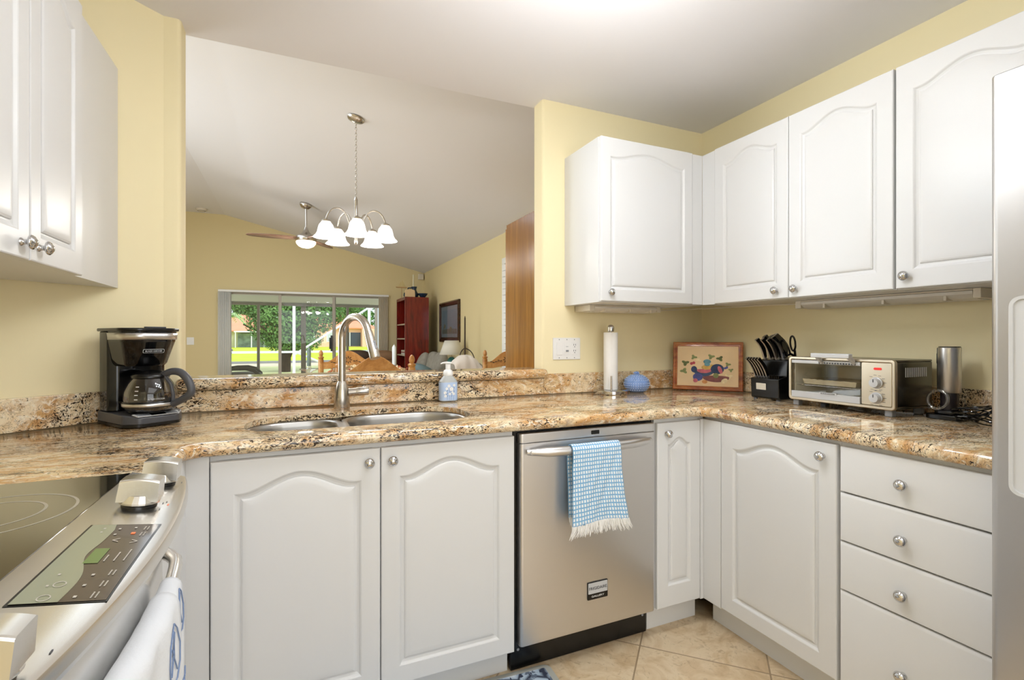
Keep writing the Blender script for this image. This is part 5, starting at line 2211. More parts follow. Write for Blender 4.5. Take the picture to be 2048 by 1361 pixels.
lathe(b, [(0, z0), (0.008, z0 - 0.002), (0.010, z0 - 0.012), (0.014, z0 - 0.022), (0.0125, z0 - 0.035), (0.0125, z0 - 0.20), (0.017, z0 - 0.215), (0.022, z0 - 0.24), (0.022, z0 - 0.262), (0.014, z0 - 0.285), (0.010, z0 - 0.32), (0.014, z0 - 0.335), (0.012, z0 - 0.35), (0.006, z0 - 0.362), (0, z0 - 0.368)], seg=20)
obj('stem', b, NICKEL, ch, ang=60)
phi0 = math.atan2(-CHY, -CHX)
RA = 0.222
for k in range(5):
    a = phi0 + k * 2 * PI / 5 + math.radians(2)
    cx, cy = math.cos(a), math.sin(a)
    b = NB()
    pts = []
    zh = 2.035 - cz
    for (r, z) in ((0.018, 0.0), (0.045, 0.030), (0.068, 0.090), (0.095, 0.128), (0.130, 0.143), (0.165, 0.136), (0.197, 0.108), (0.216, 0.070), (0.222, 0.045)):
        pts.append((r * cx, r * cy, zh + z))
    tube(b, smooth_path(pts, 4), 0.0058, 8)
    arm = obj('arm', b, NICKEL, ch, ang=60)
    sz = 2.085 - cz
    b = NB()
    lathe(b, [(0, sz + 0.004), (0.012, sz + 0.002), (0.018, sz - 0.004), (0.032, sz - 0.010), (0.033, sz - 0.020), (0.030, sz - 0.022), (0.030, sz - 0.010)], (RA * cx, RA * cy, 0), 24)
    obj('shade_cap', b, NICKEL, arm, ang=50)
    b = NB()
    lathe(b, [(0.028, sz - 0.020), (0.036, sz - 0.028), (0.049, sz - 0.046), (0.056, sz - 0.070), (0.061, sz - 0.095), (0.071, sz - 0.116), (0.086, sz - 0.130), (0.090, sz - 0.136), (0.084, sz - 0.134), (0.069, sz - 0.113), (0.058, sz - 0.094), (0.053, sz - 0.070), (0.046, sz - 0.048), (0.030, sz - 0.028)], (RA * cx, RA * cy, 0), 32)
    obj('glass_shade', b, SHADEG, arm, ang=80)
    lamp('chandelier_bulb', 'POINT', (CHX + RA * cx, CHY + RA * cy, 2.085 - 0.15), 3.2, WARM, 0.04)

# ------------------------------------------------------------------ ceiling fan
FNX, FNY = 0.135, 6.93
fz_ = vz(FNX)
fn_ = thing('ceiling_fan', 'brushed nickel ceiling fan with wood blades and glowing bowl light', 'ceiling fan', (FNX, FNY, fz_))
b = NB()
lathe(b, [(0.001, -0.003), (0.070, -0.003), (0.075, -0.010), (0.070, -0.035), (0.045, -0.062), (0.018, -0.070), (0, -0.070)], seg=28, M=q)
obj('canopy', b, NICKEL, fn_, ang=60)
b = NB()
tube(b, [(0, 0, -0.06), (0, 0, 2.64 - fz_)], 0.0135, 12)
obj('downrod', b, NICKEL, fn_)
b = NB()
z = 2.65 - fz_
lathe(b, [(0, z), (0.020, z - 0.002), (0.026, z - 0.03), (0.045, z - 0.07), (0.068, z - 0.095), (0.085, z - 0.100), (0.118, z - 0.118), (0.128, z - 0.14), (0.128, z - 0.17), (0.118, z - 0.185), (0, z - 0.186)], seg=36)
obj('motor_housing', b, NICKEL, fn_, ang=40)
b = NB()
lathe(b, [(0.118, z - 0.187), (0.122, z - 0.195), (0.118, z - 0.215), (0.095, z - 0.245), (0.055, z - 0.264), (0, z - 0.272)], seg=36)
obj('light_bowl', b, BOWLG, fn_, ang=60)
for ang in (180, 60, -60):
    b = NB()
    rows = []
    for i in range(21):
        s = i / 20
        r = 0.09 + 0.60 * s
        w = 0.055 + 0.030 * math.sin(PI * min(1, s * 1.1)) * (1 - 0.25 * s)
        if s > 0.85:
            w *= math.sqrt(max(0.02, 1 - ((s - 0.85) / 0.152) ** 2))
        tl = math.radians(6)
        rows.append([(r, -w, -math.sin(tl) * w), (r, 0, 0.004), (r, w, math.sin(tl) * w)])
    sheet(b, rows)
    bmesh.ops.transform(b, matrix=Matrix.Translation((0, 0, z - 0.150)) @ Matrix.Rotation(math.radians(ang), 4, 'Z'), verts=b.verts[:])
    obj('blade', b, BLADE, fn_, solid=0.007)
lamp('fan_bulb', 'POINT', (FNX, FNY, 2.32), 9, WARM, 0.08)

# smoke detector
sd = thing('smoke_detector', 'round white smoke detector on the sloped living room ceiling', 'smoke detector', (-1.33, 9.0, ZR))
b = NB()
lathe(b, [(0, -0.001), (0.078, -0.001), (0.080, -0.012), (0.070, -0.032), (0.045, -0.038), (0, -0.040)], seg=28)
obj('housing', b, BEIGE, sd, ang=50)
b = NB()
lathe(b, [(0.046, -0.0385), (0.052, -0.041), (0.058, -0.0355)], seg=28)
obj('vent_ring', b, MGREY, sd)
b = NB()
box(b, 2.14, 2.235, YF - 0.075, YF - 0.001, 2.32, 2.425)
t_ = tag(obj('motion_sensor', b, BEIGE, loc=(2.19, YF - 0.04, 2.32), bevel=0.006), 'small beige alarm sensor box high in the far corner', 'sensor')
sp_ = thing('light_switch', 'white light switch plate on the far wall left of the sliding door', 'switch plate', (-1.525, YF, 1.165))
b = NB()
prism(b, rrect(-0.05, 0.05, -0.06, 0.06, 0.004), 0.0002, 0.007, MW)
obj('plate', b, PLASTIC, sp_, bevel=0.002)
b = NB()
prism(b, rrect(-0.012, 0.012, -0.03, 0.03, 0.002), 0.0071, 0.011, MW)
obj('rocker_switch', b, PLASTIC, sp_)

# ------------------------------------------------------------------ sliding door
sld = thing('door_1', 'white framed three-panel sliding glass door in the far living room wall', 'sliding door', ((SX0 + SX1) / 2, YF + 0.05, 0))
sld['kind'] = 'structure'
b = NB()
for (x0, x1, z0, z1) in ((SX0 + 0.001, SX0 + 0.04, 0.0, SZ - 0.001), (SX1 - 0.04, SX1 - 0.001, 0.0, SZ - 0.001), (SX0 + 0.04, SX1 - 0.04, SZ - 0.012, SZ - 0.001), (SX0 + 0.04, SX1 - 0.04, 0.0, 0.035)):
    box(b, x0, x1, YF + 0.002, YF + 0.098, z0, z1)
obj('door_frame', b, ALU, sld, world=True, smooth=False)
PX = [(-1.06, -0.205, 0.025), (-0.255, 0.675, 0.060), (0.615, 1.51, 0.025)]
for (x0, x1, yo) in PX:
    b = NB()
    y0, y1 = YF + yo, YF + yo + 0.030
    sw_ = 0.045
    lft = sw_
    box(b, x0, x0 + sw_, y0, y1, 0.036, SZ - 0.013)
    box(b, x1 - sw_, x1, y0, y1, 0.036, SZ - 0.013)
    box(b, x0 + sw_, x1 - sw_, y0, y1, SZ - 0.035, SZ - 0.013)
    box(b, x0 + sw_, x1 - sw_, y0, y1, 0.036, 0.11)
    pn_ = obj('sliding_panel', b, ALU, sld, world=True, smooth=False)
    b = NB()
    box(b, x0 + sw_, x1 - sw_, (y0 + y1) / 2 - 0.003, (y0 + y1) / 2 + 0.003, 0.11, SZ - 0.035)
    obj('pane', b, GLASS, pn_, world=True, smooth=False)
b = NB()
box(b, 0.585, 0.612, YF - 0.02, YF + 0.058, 0.98, 1.26)
box(b, 0.560, 0.588, YF - 0.03, YF + 0.0, 1.02, 1.22)
obj('door_handle', b, BLACK, sld, world=True, bevel=0.004)
# vertical blinds
vb = thing('vertical_blinds', 'vertical blinds drawn to both sides of the sliding door', 'blinds', (0.22, YF - 0.05, SZ))
b = NB()
box(b, SX0 - 0.035, SX1 + 0.035, YF - 0.075, YF - 0.006, SZ - 0.005, SZ + 0.03)
obj('head_rail', b, PLASTIC, vb, world=True, bevel=0.003)
for (xa, xb, n, m_) in ((SX0 - 0.03, SX0 + 0.145, 7, BLINDL), (SX1 - 0.14, SX1 + 0.03, 7, BLINDR)):
    for i in range(n):
        x = xa + (xb - xa) * (i + 0.5) / n
        b = NB()
        rows = []
        for z in (SZ - 0.006, 0.03):
            rows.append([(x - 0.020 + 0.0133 * k, YF - 0.070 + 0.012 * k - 0.008 * math.sin(PI * k / 3), z) for k in range(4)])
        sheet(b, rows)
        obj('blind_slat', b, m_, vb, world=True, solid=0.0012)

# ------------------------------------------------------------------ right living wall: door casing, picture
b = NB()
for y0, y1 in ((4.20, 4.27), (5.30, 5.38)):
    box(b, XW - 0.022, XW - 0.0005, y0, y1, 0, 2.08)
box(b, XW - 0.022, XW - 0.0005, 4.20, 5.38, 2.08, 2.15)
struct('trim_1', b, TRIM, bevel=0.003)
b = NB()
for k in range(28):
    box(b, XW - 0.055, XW - 0.030, 4.275, 5.295, 0.10 + 0.07 * k, 0.165 + 0.07 * k)
tag(obj('window_shade', b, PLASTIC, loc=(XW - 0.04, 4.79, 0.1)), 'white slatted blind over the side door behind the wood panel', 'blind')
pf = thing('wall_picture', 'dark-framed print of a pale beach scene on the right living wall', 'picture', (XW, 7.56, 1.15), -PI / 2)
b = NB()
PWW, PHH = 1.06, 0.645
out = [(-PWW / 2, 0), (PWW / 2, 0), (PWW / 2, PHH), (-PWW / 2, PHH)]
L = []
for d, y in ((0.0, -0.001), (0.0, -0.030), (0.02, -0.042), (0.06, -0.030), (0.075, -0.018)):
    pts = offset_poly(out, d)
    L.append([b.verts.new((x, y, z)) for x, z in pts])
for A, B in zip(L, L[1:]):
    for i in range(4):
        b.faces.new((A[i], A[(i + 1) % 4], B[(i + 1) % 4], B[i]))
b.faces.new(L[0])
obj('frame', b, mat_wood('dark_picture_frame', '1E0E08', '341A10', '4A2818', 0.25, (8, 8, 8)), pf, ang=20)
b = NB()
box(b, -PWW / 2 + 0.07, PWW / 2 - 0.07, -0.016, -0.004, 0.07, PHH - 0.07)
mt_ = obj('mount', b, mat('pale_mount', 'AEB4B0', 0.8), pf, smooth=False)
b = NB()
MPI = frame_m((0, -0.0165, 0), (1, 0, 0), (0, 0, 1))
prism(b, [(-0.40, 0.13), (0.40, 0.13), (0.40, 0.51), (-0.40, 0.51)], 0, 0.0006, MPI)
img = obj('print', b, mat('print_sky', '9AA9AE', 0.8, noise_amt=0.08, noise_scale=4), mt_, smooth=False)
b = NB()
prism(b, [(-0.40, 0.13), (0.40, 0.13), (0.40, 0.20), (0.1, 0.215), (-0.40, 0.20)], 0.0007, 0.0010, MPI)
obj('printed_beach', b, mat('print_sand', '8F8C78', 0.8, noise_amt=0.2, noise_scale=20), img, smooth=False)
b = NB()
prism(b, [(0.02, 0.16), (0.12, 0.16), (0.12, 0.24), (0.02, 0.24)], 0.0011, 0.0013, MPI)
prism(b, [(-0.33, 0.21), (-0.22, 0.22), (-0.2, 0.26), (-0.28, 0.30)], 0.0011, 0.0013, MPI)
obj('printed_hut', b, mat('print_ochre', '9C8F6A', 0.8, noise_amt=0.3, noise_scale=25), img, smooth=False)
b = NB()
box(b, -PWW / 2 + 0.072, PWW / 2 - 0.072, -0.0215, -0.0195, 0.072, PHH - 0.072)
obj('picture_glass', b, PICGL, pf, smooth=False)

# ------------------------------------------------------------------ wooden armoire behind the kitchen wall
ar = thing('tall_cabinet', 'tall brown polished wood cabinet beyond the right end of bar', 'cabinet', (1.66, 2.85, 0))
b = NB()
box(b, 1.382, 1.93, 2.40, 3.24, 0.0, 2.016)
obj('carcass', b, ARMOIRE, ar, world=True, bevel=0.003)
b = NB()
box(b, 1.384, 1.93, 3.2405, 3.262, 0.06, 1.99)
obj('door', b, ARMOIRE, ar, world=True, bevel=0.003)

# ------------------------------------------------------------------ bookcase with ornaments
bk = thing('bookcase', 'tall dark red wooden bookcase in the far right living room corner', 'bookcase', (1.87, 8.56, 0))
BX0, BX1, BY0, BY1, BZ = 1.672, 2.075, 8.20, 8.93, 1.900
b = NB()
tk = 0.028
box(b, BX0, BX1, BY0, BY0 + tk, 0, BZ)
box(b, BX0, BX1, BY1 - tk, BY1, 0, BZ)
box(b, BX0, BX1, BY0 + tk, BY1 - tk, BZ - 0.05, BZ)
box(b, BX0, BX1, BY0 + tk, BY1 - tk, 0, 0.08)
obj('carcass', b, REDWOOD, bk, world=True, bevel=0.002)
b = NB()
box(b, BX1 - 0.015, BX1 - 0.001, BY0 + tk, BY1 - tk, 0.08, BZ - 0.05)
obj('back_panel', b, DARKIN, bk, world=True, smooth=False)
for z in (0.36, 0.64, 0.93, 1.21, 1.455):
    b = NB()
    box(b, BX0 + 0.006, BX1 - 0.016, BY0 + tk + 0.0005, BY1 - tk - 0.0005, z - 0.02, z)
    s_ = obj('shelf', b, SHELFED, bk, world=True, smooth=False)
for i, (c, th, lab) in enumerate((('D8D2C8', 0.03, 'pale'), ('8A3A34', 0.02, 'dull red'), ('C9B9A6', 0.028, 'beige'))):
    b = NB()
    z0 = 0.9305 + sum((0.03, 0.02, 0.028)[:i])
    box(b, BX0 + 0.02, BX0 + 0.24, BY0 + 0.16, BY0 + 0.42, z0, z0 + th - 0.001)
    tag(obj('book', b, mat('cover_' + lab.replace(' ', '_'), c, 0.6), loc=(BX0 + 0.13, BY0 + 0.3, z0), bevel=0.002), '%s book lying in the pile on a bookcase shelf' % lab, 'book', 'books piled on the bookcase shelf')
# ornaments on top
NAVY = mat('navy_glaze', '1F3348', 0.15, noise_amt=0.5, noise_scale=25)
pit = thing('pitcher', 'dark blue glazed pitcher with handle on top of the bookcase', 'pitcher', (1.86, 8.36, BZ))
b = NB()
lathe(b, [(0, 0), (0.055, 0), (0.075, 0.03), (0.068, 0.07), (0.040, 0.12), (0.038, 0.15), (0.050, 0.185), (0.044, 0.184), (0.032, 0.15), (0, 0.14)], seg=24)
obj('body', b, NAVY, pit, ang=60)
b = NB()
tube(b, [(-0.045, 0, 0.165), (-0.10, 0, 0.16), (-0.115, 0, 0.11), (-0.07, 0, 0.05)], 0.011, 8)
obj('handle', b, NAVY, pit)
bw = thing('bowl', 'small dark blue bowl on the bookcase right of the pitcher', 'bowl', (1.992, 8.29, BZ))
b = NB()
lathe(b, [(0, 0), (0.035, 0), (0.042, 0.008), (0.072, 0.045), (0.085, 0.068), (0.080, 0.068), (0.062, 0.042), (0, 0.015)], seg=24)
obj('body', b, NAVY, bw, ang=60)
t_ = NB()
prism(t_, [(-0.085, 0), (0.085, 0), (0.08, 0.11), (0.05, 0.125), (-0.05, 0.125), (-0.08, 0.11)], -0.015, 0.015, Matrix.Translation((1.765, 8.245, BZ + 0.0005)) @ MXZ)
tag(obj('plaque', t_, PARCH, loc=(1.765, 8.245, BZ), bevel=0.004), 'small cream plaque standing on the bookcase before the pitcher', 'ornament')
lt = thing('lidded_pot', 'small dark lidded pot at the left end of the bookcase top', 'pot', (1.715, 8.34, BZ))
b = NB()
lathe(b, [(0, 0), (0.025, 0), (0.040, 0.03), (0.036, 0.06), (0, 0.06)], seg=20)
obj('body', b, NAVY, lt, ang=60)
b = NB()
lathe(b, [(0, 0.061), (0.038, 0.061), (0.03, 0.075), (0.01, 0.085), (0.012, 0.10), (0, 0.106)], seg=20)
obj('lid', b, NAVY, lt, ang=60)
cd = thing('candle', 'slim cream candle on the bookcase beside the blue pitcher', 'candle', (1.905, 8.62, BZ))
b = NB()
lathe(b, [(0, 0.012), (0.012, 0.012), (0.012, 0.42), (0.004, 0.43), (0, 0.43)], seg=14)
obj('wax', b, mat('cream_wax', 'E4DDC0', 0.5), cd)
b = NB()
lathe(b, [(0, 0), (0.035, 0), (0.036, 0.006), (0.016, 0.0115), (0, 0.0115)], seg=18)
obj('holder', b, NAVY, cd)
sb = thing('model_sailboat', 'small faded model sailboat on a stand atop the bookcase', 'ornament', (1.70, 8.62, BZ))
b = NB()
prism(b, [(-0.10, 0.20), (0.10, 0.20), (0.08, 0.185), (-0.085, 0.185)], -0.018, 0.018, MXZ)
tube(b, [(0, 0, 0), (0, 0, 0.19)], 0.005, 6)
lathe(b, [(0, 0), (0.03, 0), (0.03, 0.006), (0, 0.008)], seg=14)
obj('hull', b, mat('tan_wood', 'B98F57', 0.6), sb)
b = NB()
prism(b, [(0.005, 0.21), (0.07, 0.21), (0.005, 0.33)], -0.002, 0.002, MXZ)
prism(b, [(-0.06, 0.21), (-0.005, 0.21), (-0.005, 0.30)], -0.002, 0.002, MXZ)
obj('sail', b, mat('sail_cloth', 'D3BE86', 0.8), sb)

# ------------------------------------------------------------------ living room seating and lamps
def cushion(bm, c, sx, sy, sz, rot=None, p=3.2, n=14):
    """pillow-like superellipsoid"""
    vs = []
    rows = []
    for i in range(n + 1):
        v = -PI / 2 + PI * i / n
        row = []
        for j in range(2 * n):
            u = 2 * PI * j / (2 * n)

            def f(t, e):
                return math.copysign(abs(t) ** (2 / e), t)
            x = f(math.cos(v), p) * f(math.cos(u), p)
            y = f(math.cos(v), p) * f(math.sin(u), p)
            z = f(math.sin(v), 2.4)
            row.append(Vector((x * sx, y * sy, z * sz)))
        rows.append(row)
    M = Matrix.Translation(c) @ (rot or Matrix.Identity(4))
    rows = [[M @ p_ for p_ in r] for r in rows]
    vs = sheet(bm, rows, closeu=True)
    bmesh.ops.remove_doubles(bm, verts=vs, dist=1e-5)


so1 = thing('sofa', 'grey fabric loveseat against the right wall beside the dark red bookcase', 'sofa', (1.83, 7.58, 0))
b = NB()
box(b, 1.42, 2.22, 7.05, 8.12, 0.08, 0.42)
obj('base', b, FABG, so1, world=True, bevel=0.03, bseg=3)
for y0, y1 in ((6.98, 7.15), (8.01, 8.17)):
    b = NB()
    box(b, 1.42, 2.22, y0, y1, 0.08, 0.64)
    obj('armrest', b, FABG, so1, world=True, bevel=0.05, bseg=4)
for y in (7.37, 7.79):
    b = NB()
    cushion(b, (1.77, y, 0.49), 0.36, 0.21, 0.09)
    obj('seat_cushion', b, FABG, so1, world=True)
    b = NB()
    cushion(b, (2.02, y, 0.74), 0.10, 0.215, 0.26, Matrix.Rotation(math.radians(12), 4, 'Y'), 3.0)
    obj('back_cushion', b, FABG, so1, world=True)
b = NB()
box(b, 2.13, 2.235, 7.0, 8.15, 0.08, 0.86)
obj('back_frame', b, FABG, so1, world=True, bevel=0.05, bseg=4)
b = NB()
cushion(b, (1.90, 7.95, 0.80), 0.08, 0.16, 0.19, Matrix.Rotation(math.radians(24), 4, 'Y') @ Matrix.Rotation(math.radians(-14), 4, 'X'), 2.6)
tag(obj('throw_pillow', b, FABG, loc=(1.90, 7.95, 0.6)), 'grey throw pillow propped up at the bookcase end of loveseat', 'pillow')
b = NB()
cushion(b, (1.66, 6.90, 0.755), 0.16, 0.16, 0.075, Matrix.Rotation(math.radians(25), 4, 'Y'), 2.6)
tag(obj('throw_pillow', b, TEALF, loc=(1.66, 6.90, 0.65)), 'dull teal throw pillow on the near arm of grey loveseat', 'pillow')

# brown two-seat recliner before the sliding door
br_ = thing('recliner_sofa', 'brown leather two-seat recliner sofa in front of the sliding door', 'sofa', (1.12, 8.55, 0))
b = NB()
box(b, 0.70, 1.55, 8.23, 8.97, 0.06, 0.45)
obj('base', b, FABB, br_, world=True, bevel=0.04, bseg=3)
for x in (0.66, 1.585):
    b = NB()
    box(b, x - 0.07, x + 0.07, 8.21, 8.97, 0.06, 0.64)
    obj('armrest', b, FABB, br_, world=True, bevel=0.05, bseg=4)
for x, m_, dz in ((0.92, FABD, 0.02), (1.335, FABB, 0.0)):
    b = NB()
    cushion(b, (x, 8.45, 0.74 + dz), 0.225, 0.12, 0.25, Matrix.Rotation(math.radians(-10), 4, 'X'), 2.8)
    obj('back_cushion', b, m_, br_, world=True)
    b = NB()
    cushion(b, (x, 8.41, 0.92 + dz * 0.5), 0.215, 0.10, 0.09, None, 2.6)
    obj('head_cushion', b, m_, br_, world=True)

for (p_, xs, ys) in ((so1, (1.47, 2.17), (7.04, 8.10)), (br_, (0.72, 1.52), (8.28, 8.90))):
    for x in xs:
        for y in ys:
            b = NB()
            box(b, x - 0.03, x + 0.03, y - 0.03, y + 0.03, 0, 0.085)
            obj('foot', b, DARKIN, p_, world=True)
# armchair with the folded throw
ac = thing('armchair', 'taupe armchair by the right wall under a cream throw', 'armchair', (1.80, 5.55, 0))
b = NB()
box(b, 1.50, 2.10, 5.38, 5.95, 0.08, 0.44)
obj('base', b, FABG, ac, world=True, bevel=0.04, bseg=3)
for x in (1.53, 2.07):
    for y in (5.43, 5.90):
        b = NB()
        box(b, x - 0.03, x + 0.03, y - 0.03, y + 0.03, 0, 0.085)
        obj('foot', b, DARKIN, ac, world=True)
b = NB()
cushion(b, (1.80, 5.40, 0.66), 0.27, 0.10, 0.29, Matrix.Rotation(math.radians(6), 4, 'X'), 3.0)
obj('backrest', b, FABG, ac, world=True)
for x in (1.49, 2.11):
    b = NB()
    box(b, x - 0.06, x + 0.06, 5.36, 5.95, 0.08, 0.62)
    obj('armrest', b, FABG, ac, world=True, bevel=0.05, bseg=4)
b = NB()
rows = []
for k in range(26):
    s = -1 + 2 * k / 25
    th = s * 1.9
    row = []
    for j in range(21):
        f = -1 + 2 * j / 20
        arch = 1 - abs(f + 0.1) ** 2.4
        x = 1.79 + 0.165 * f
        rr = 0.115 + 0.010 * math.sin(9 * f + 3 * s)
        zt = 0.875 + 0.115 * max(0, arch)
        y = 5.36 + rr * math.sin(th) * 0.9
        z = zt + 0.02 * math.cos(th) - (0.16 * abs(s) ** 3 if abs(s) > 0.3 else 0) + 0.006 * math.sin(14 * f + 5 * s)
        row.append((x, y, z))
    rows.append(row)
sheet(b, rows)
tag(obj('throw_blanket', b, THROW, loc=(1.79, 5.36, 0.9), solid=0.02, sub=1), 'folded cream throw blanket over the back of the taupe armchair', 'blanket')

# end table, table lamp, iron stand
et = thing('end_table', 'small dark end table between loveseat and armchair holding lamp', 'table', (2.03, 6.73, 0))
b = NB()
lathe(b, [(0, 0.665), (0.19, 0.665), (0.195, 0.675), (0.19, 0.69), (0, 0.69)], seg=28)
obj('tabletop', b, DARKIN, et, ang=50)
b = NB()
lathe(b, [(0, 0), (0.15, 0), (0.15, 0.02), (0.03, 0.06), (0.025, 0.3), (0.035, 0.36), (0.02, 0.6), (0.06, 0.664), (0, 0.6645)], seg=20)
obj('pedestal', b, DARKIN, et, ang=50)
tl = thing('table_lamp', 'table lamp with cream pleated shade and teal ceramic base', 'lamp', (2.03, 6.73, 0.6905))
b = NB()
lathe(b, [(0, 0), (0.06, 0), (0.062, 0.012), (0.045, 0.03), (0.035, 0.06), (0.058, 0.12), (0.066, 0.17), (0.060, 0.215), (0.035, 0.245), (0.018, 0.255), (0, 0.256)], seg=28)
obj('lamp_base', b, TEAL, tl, ang=60)
b = NB()
tube(b, [(0, 0, 0.255), (0, 0, 0.40)], 0.008, 8)
obj('lamp_stem', b, NICKEL, tl)
b = NB()
n = 72
z0, z1 = 0.290, 0.487
A, B = [], []
for i in range(n):
    a = 2 * PI * i / n
    w = 1 + 0.008 * (1 if i % 2 else -1)
    A.append(b.verts.new((0.170 * w * math.cos(a), 0.170 * w * math.sin(a), z0)))
    B.append(b.verts.new((0.098 * w * math.cos(a), 0.098 * w * math.sin(a), z1)))
for i in range(n):
    b.faces.new((A[i], A[(i + 1) % n], B[(i + 1) % n], B[i]))
obj('lamp_shade', b, LSHADE, tl, ang=80, solid=0.002)
ir = thing('iron_stand', 'thin dark wrought iron floor stand with scrolls by right wall', 'stand', (2.035, 6.15, 0))
b = NB()
tube(b, [(0, 0, 0.02), (0, 0, 1.1), (0, 0, 1.47), (0, 0, 1.50)], [0.012, 0.011, 0.010, 0.004], 8)
obj('pole', b, IRON, ir)
b = NB()
for k in range(3):
    a = k * 2 * PI / 3
    tube(b, [(0, 0, 0.16), (0.1 * math.cos(a), 0.1 * math.sin(a), 0.10), (0.19 * math.cos(a), 0.19 * math.sin(a), 0.009)], 0.009, 7)
obj('tripod_foot', b, IRON, ir)
b = NB()
for sx, sy in ((0.8, -0.55), (-0.5, 0.3)):
    pts = []
    for i in range(16):
        s = i / 15
        pts.append((sx * 0.16 * math.sin(s * 2.2) * (1 - 0.2 * s), sy * 0.16 * math.sin(s * 2.2), 1.08 - 0.28 * s + 0.03 * math.sin(s * 6)))
    tube(b, pts, 0.007, 7)
obj('scroll', b, IRON, ir)

# ------------------------------------------------------------------ dining table and chairs
dt = thing('dining_table', 'oak dining table beyond the bar holding two candlesticks', 'table', (0.50, 4.38, 0))
b = NB()
prism(b, rrect(-0.62, 0.62, -0.46, 0.46, 0.12), 0.725, 0.755)
obj('tabletop', b, OAK, dt, bevel=0.006)
for x in (-0.50, 0.50):
    for y in (-0.34, 0.34):
        b = NB()
        lathe(b, [(0, 0), (0.026, 0), (0.034, 0.08), (0.024, 0.14), (0.040, 0.35), (0.030, 0.55), (0.042, 0.62), (0.042, 0.7245), (0, 0.7245)], (x, y, 0), 16)
        obj('leg', b, OAK, dt, ang=50)


def dining_chair(name_label, loc, rotz, carved=True, w=0.50, top=1.08):
    """front faces local -y"""
    t = thing('dining_chair', name_label, 'chair', loc, rotz, 'oak dining chairs')
    b = NB()
    prism(b, rrect(-w / 2 + 0.02, w / 2 - 0.02, -0.42, 0.0, 0.05), 0.43, 0.46)
    obj('seat', b, OAK, t, bevel=0.006)
    for x in (-w / 2 + 0.05, w / 2 - 0.05):
        b = NB()
        lathe(b, [(0, 0), (0.018, 0), (0.026, 0.12), (0.018, 0.2), (0.028, 0.34), (0.022, 0.429), (0, 0.4295)], (x, -0.37, 0), 14)
        obj('leg', b, OAK, t, ang=50)
    for x in (-w / 2, w / 2):
        b = NB()
        lathe(b, [(0, 0), (0.018, 0), (0.024, 0.42), (0.024, 0.52), (0.018, 0.60), (0.025, 0.70), (0.026, 0.95), (0.0255, 1.0), (0.020, 1.005), (0.028, 1.016), (0.028, 1.024), (0.014, 1.034), (0.020, 1.046), (0.021, 1.06), (0.016, 1.078), (0.007, 1.09), (0, 1.093)], (x, 0.02, 0), 18)
        obj('back_post', b, OAK, t, ang=45)
    # scalloped crest panel
    b = NB()
    n = 40
    up, lo = [], []
    for i in range(n + 1):
        s = i / n
        x = -w / 2 + 0.02 + (w - 0.04) * s
        q = abs(2 * s - 1)
        z = 0.965 + (top - 0.965) * (0.5 + 0.5 * math.cos(PI * q * 0.97)) + 0.012 * max(0, q - 0.8) * 5
        up.append((x, z))
        lo.append((x, 0.905 + 0.028 * (0.5 + 0.5 * math.cos(PI * q))))
    prism(b, lo + up[::-1], 0.010, 0.030, MXZ)
    cp_ = obj('crest_panel', b, OAK, t, bevel=0.003, ang=40)
    if carved:
        b = NB()
        MCV = frame_m((0, 0.0098, 0), (1, 0, 0), (0, 0, 1))
        for k in range(8):
            a = k * PI / 4
            prism(b, [(r * math.cos(a + d), 0.995 + r * math.sin(a + d)) for r, d in ((0.010, 0), (0.026, 0.22), (0.042, 0), (0.026, -0.22))], 0, 0.0008, MCV)
        for sx in (-1, 1):
            for k in range(5):
                x, z = sx * (0.055 + 0.026 * k), 0.985 - 0.004 * k + 0.008 * math.sin(k * 1.7)
                prism(b, [(x - sx * 0.014, z), (x, z + 0.006), (x + sx * 0.012, z + 0.002), (x, z - 0.004)][::sx], 0, 0.0008, MCV)
            tube(b, [MCV @ Vector((sx * (0.05 + 0.022 * k), 0.975 + 0.006 * math.sin(k * 1.4), 0.0004)) for k in range(6)], 0.0022, 5)
        obj('carving', b, mat('dark_carving', '3E2A16', 0.7), cp_)
    b = NB()
    box(b, -w / 2 + 0.02, w / 2 - 0.02, 0.012, 0.030, 0.60, 0.64)
    obj('back_rail', b, OAK, t, bevel=0.003)
    for k in range(5):
        b = NB()
        tube(b, [(-0.16 + 0.08 * k, 0.021, 0.638), (-0.16 + 0.08 * k, 0.021, 0.75), (-0.16 + 0.08 * k, 0.021, 0.912)], [0.009, 0.013, 0.009], 10)
        obj('spindle', b, OAK, t)
    return t


dining_chair('oak dining chair nearest the bar, its plain curved back toward the kitchen', (0.53, 3.60, 0), math.radians(180 - 16), carved=False, w=0.50, top=1.085)
dining_chair('oak dining chair with carved crest on the far side of table', (0.485, 5.13, 0), math.radians(-14), w=0.52, top=1.085)
dining_chair('oak dining chair by the right wall, half hidden by tall cabinet', (1.93, 4.52, 0), math.radians(-30), w=0.44, top=1.08)


def candle_set(label, clabel, x, y, m_, h):
    t = thing('candlestick', label, 'candlestick', (x, y, 0.7555), 0, 'glass candlesticks')
    b = NB()
    lathe(b, [(0, 0), (0.055, 0), (0.058, 0.006), (0.02, 0.022), (0.012, 0.05), (0.018, 0.09), (0.012, 0.13), (0.03, 0.165), (0.075, 0.180), (0.078, 0.190), (0.03, 0.186), (0.017, 0.200), (0.017, 0.212), (0, 0.2125)], seg=24)
    obj('holder', b, CLEAR, t, ang=60)
    b = NB()
    n = 6
    lathe(b, [(0, 0.2130), (0.0165, 0.2130), (0.0165, h - 0.02), (0.005, h), (0, h + 0.002)], seg=8)
    tube(b, [(0, 0, h), (0.001, 0, h + 0.012)], 0.0015, 5)
    tag(obj('candle', b, m_, loc=(0, 0, 0), ang=30), clabel, 'candle').location = (x, y, 0.7555)


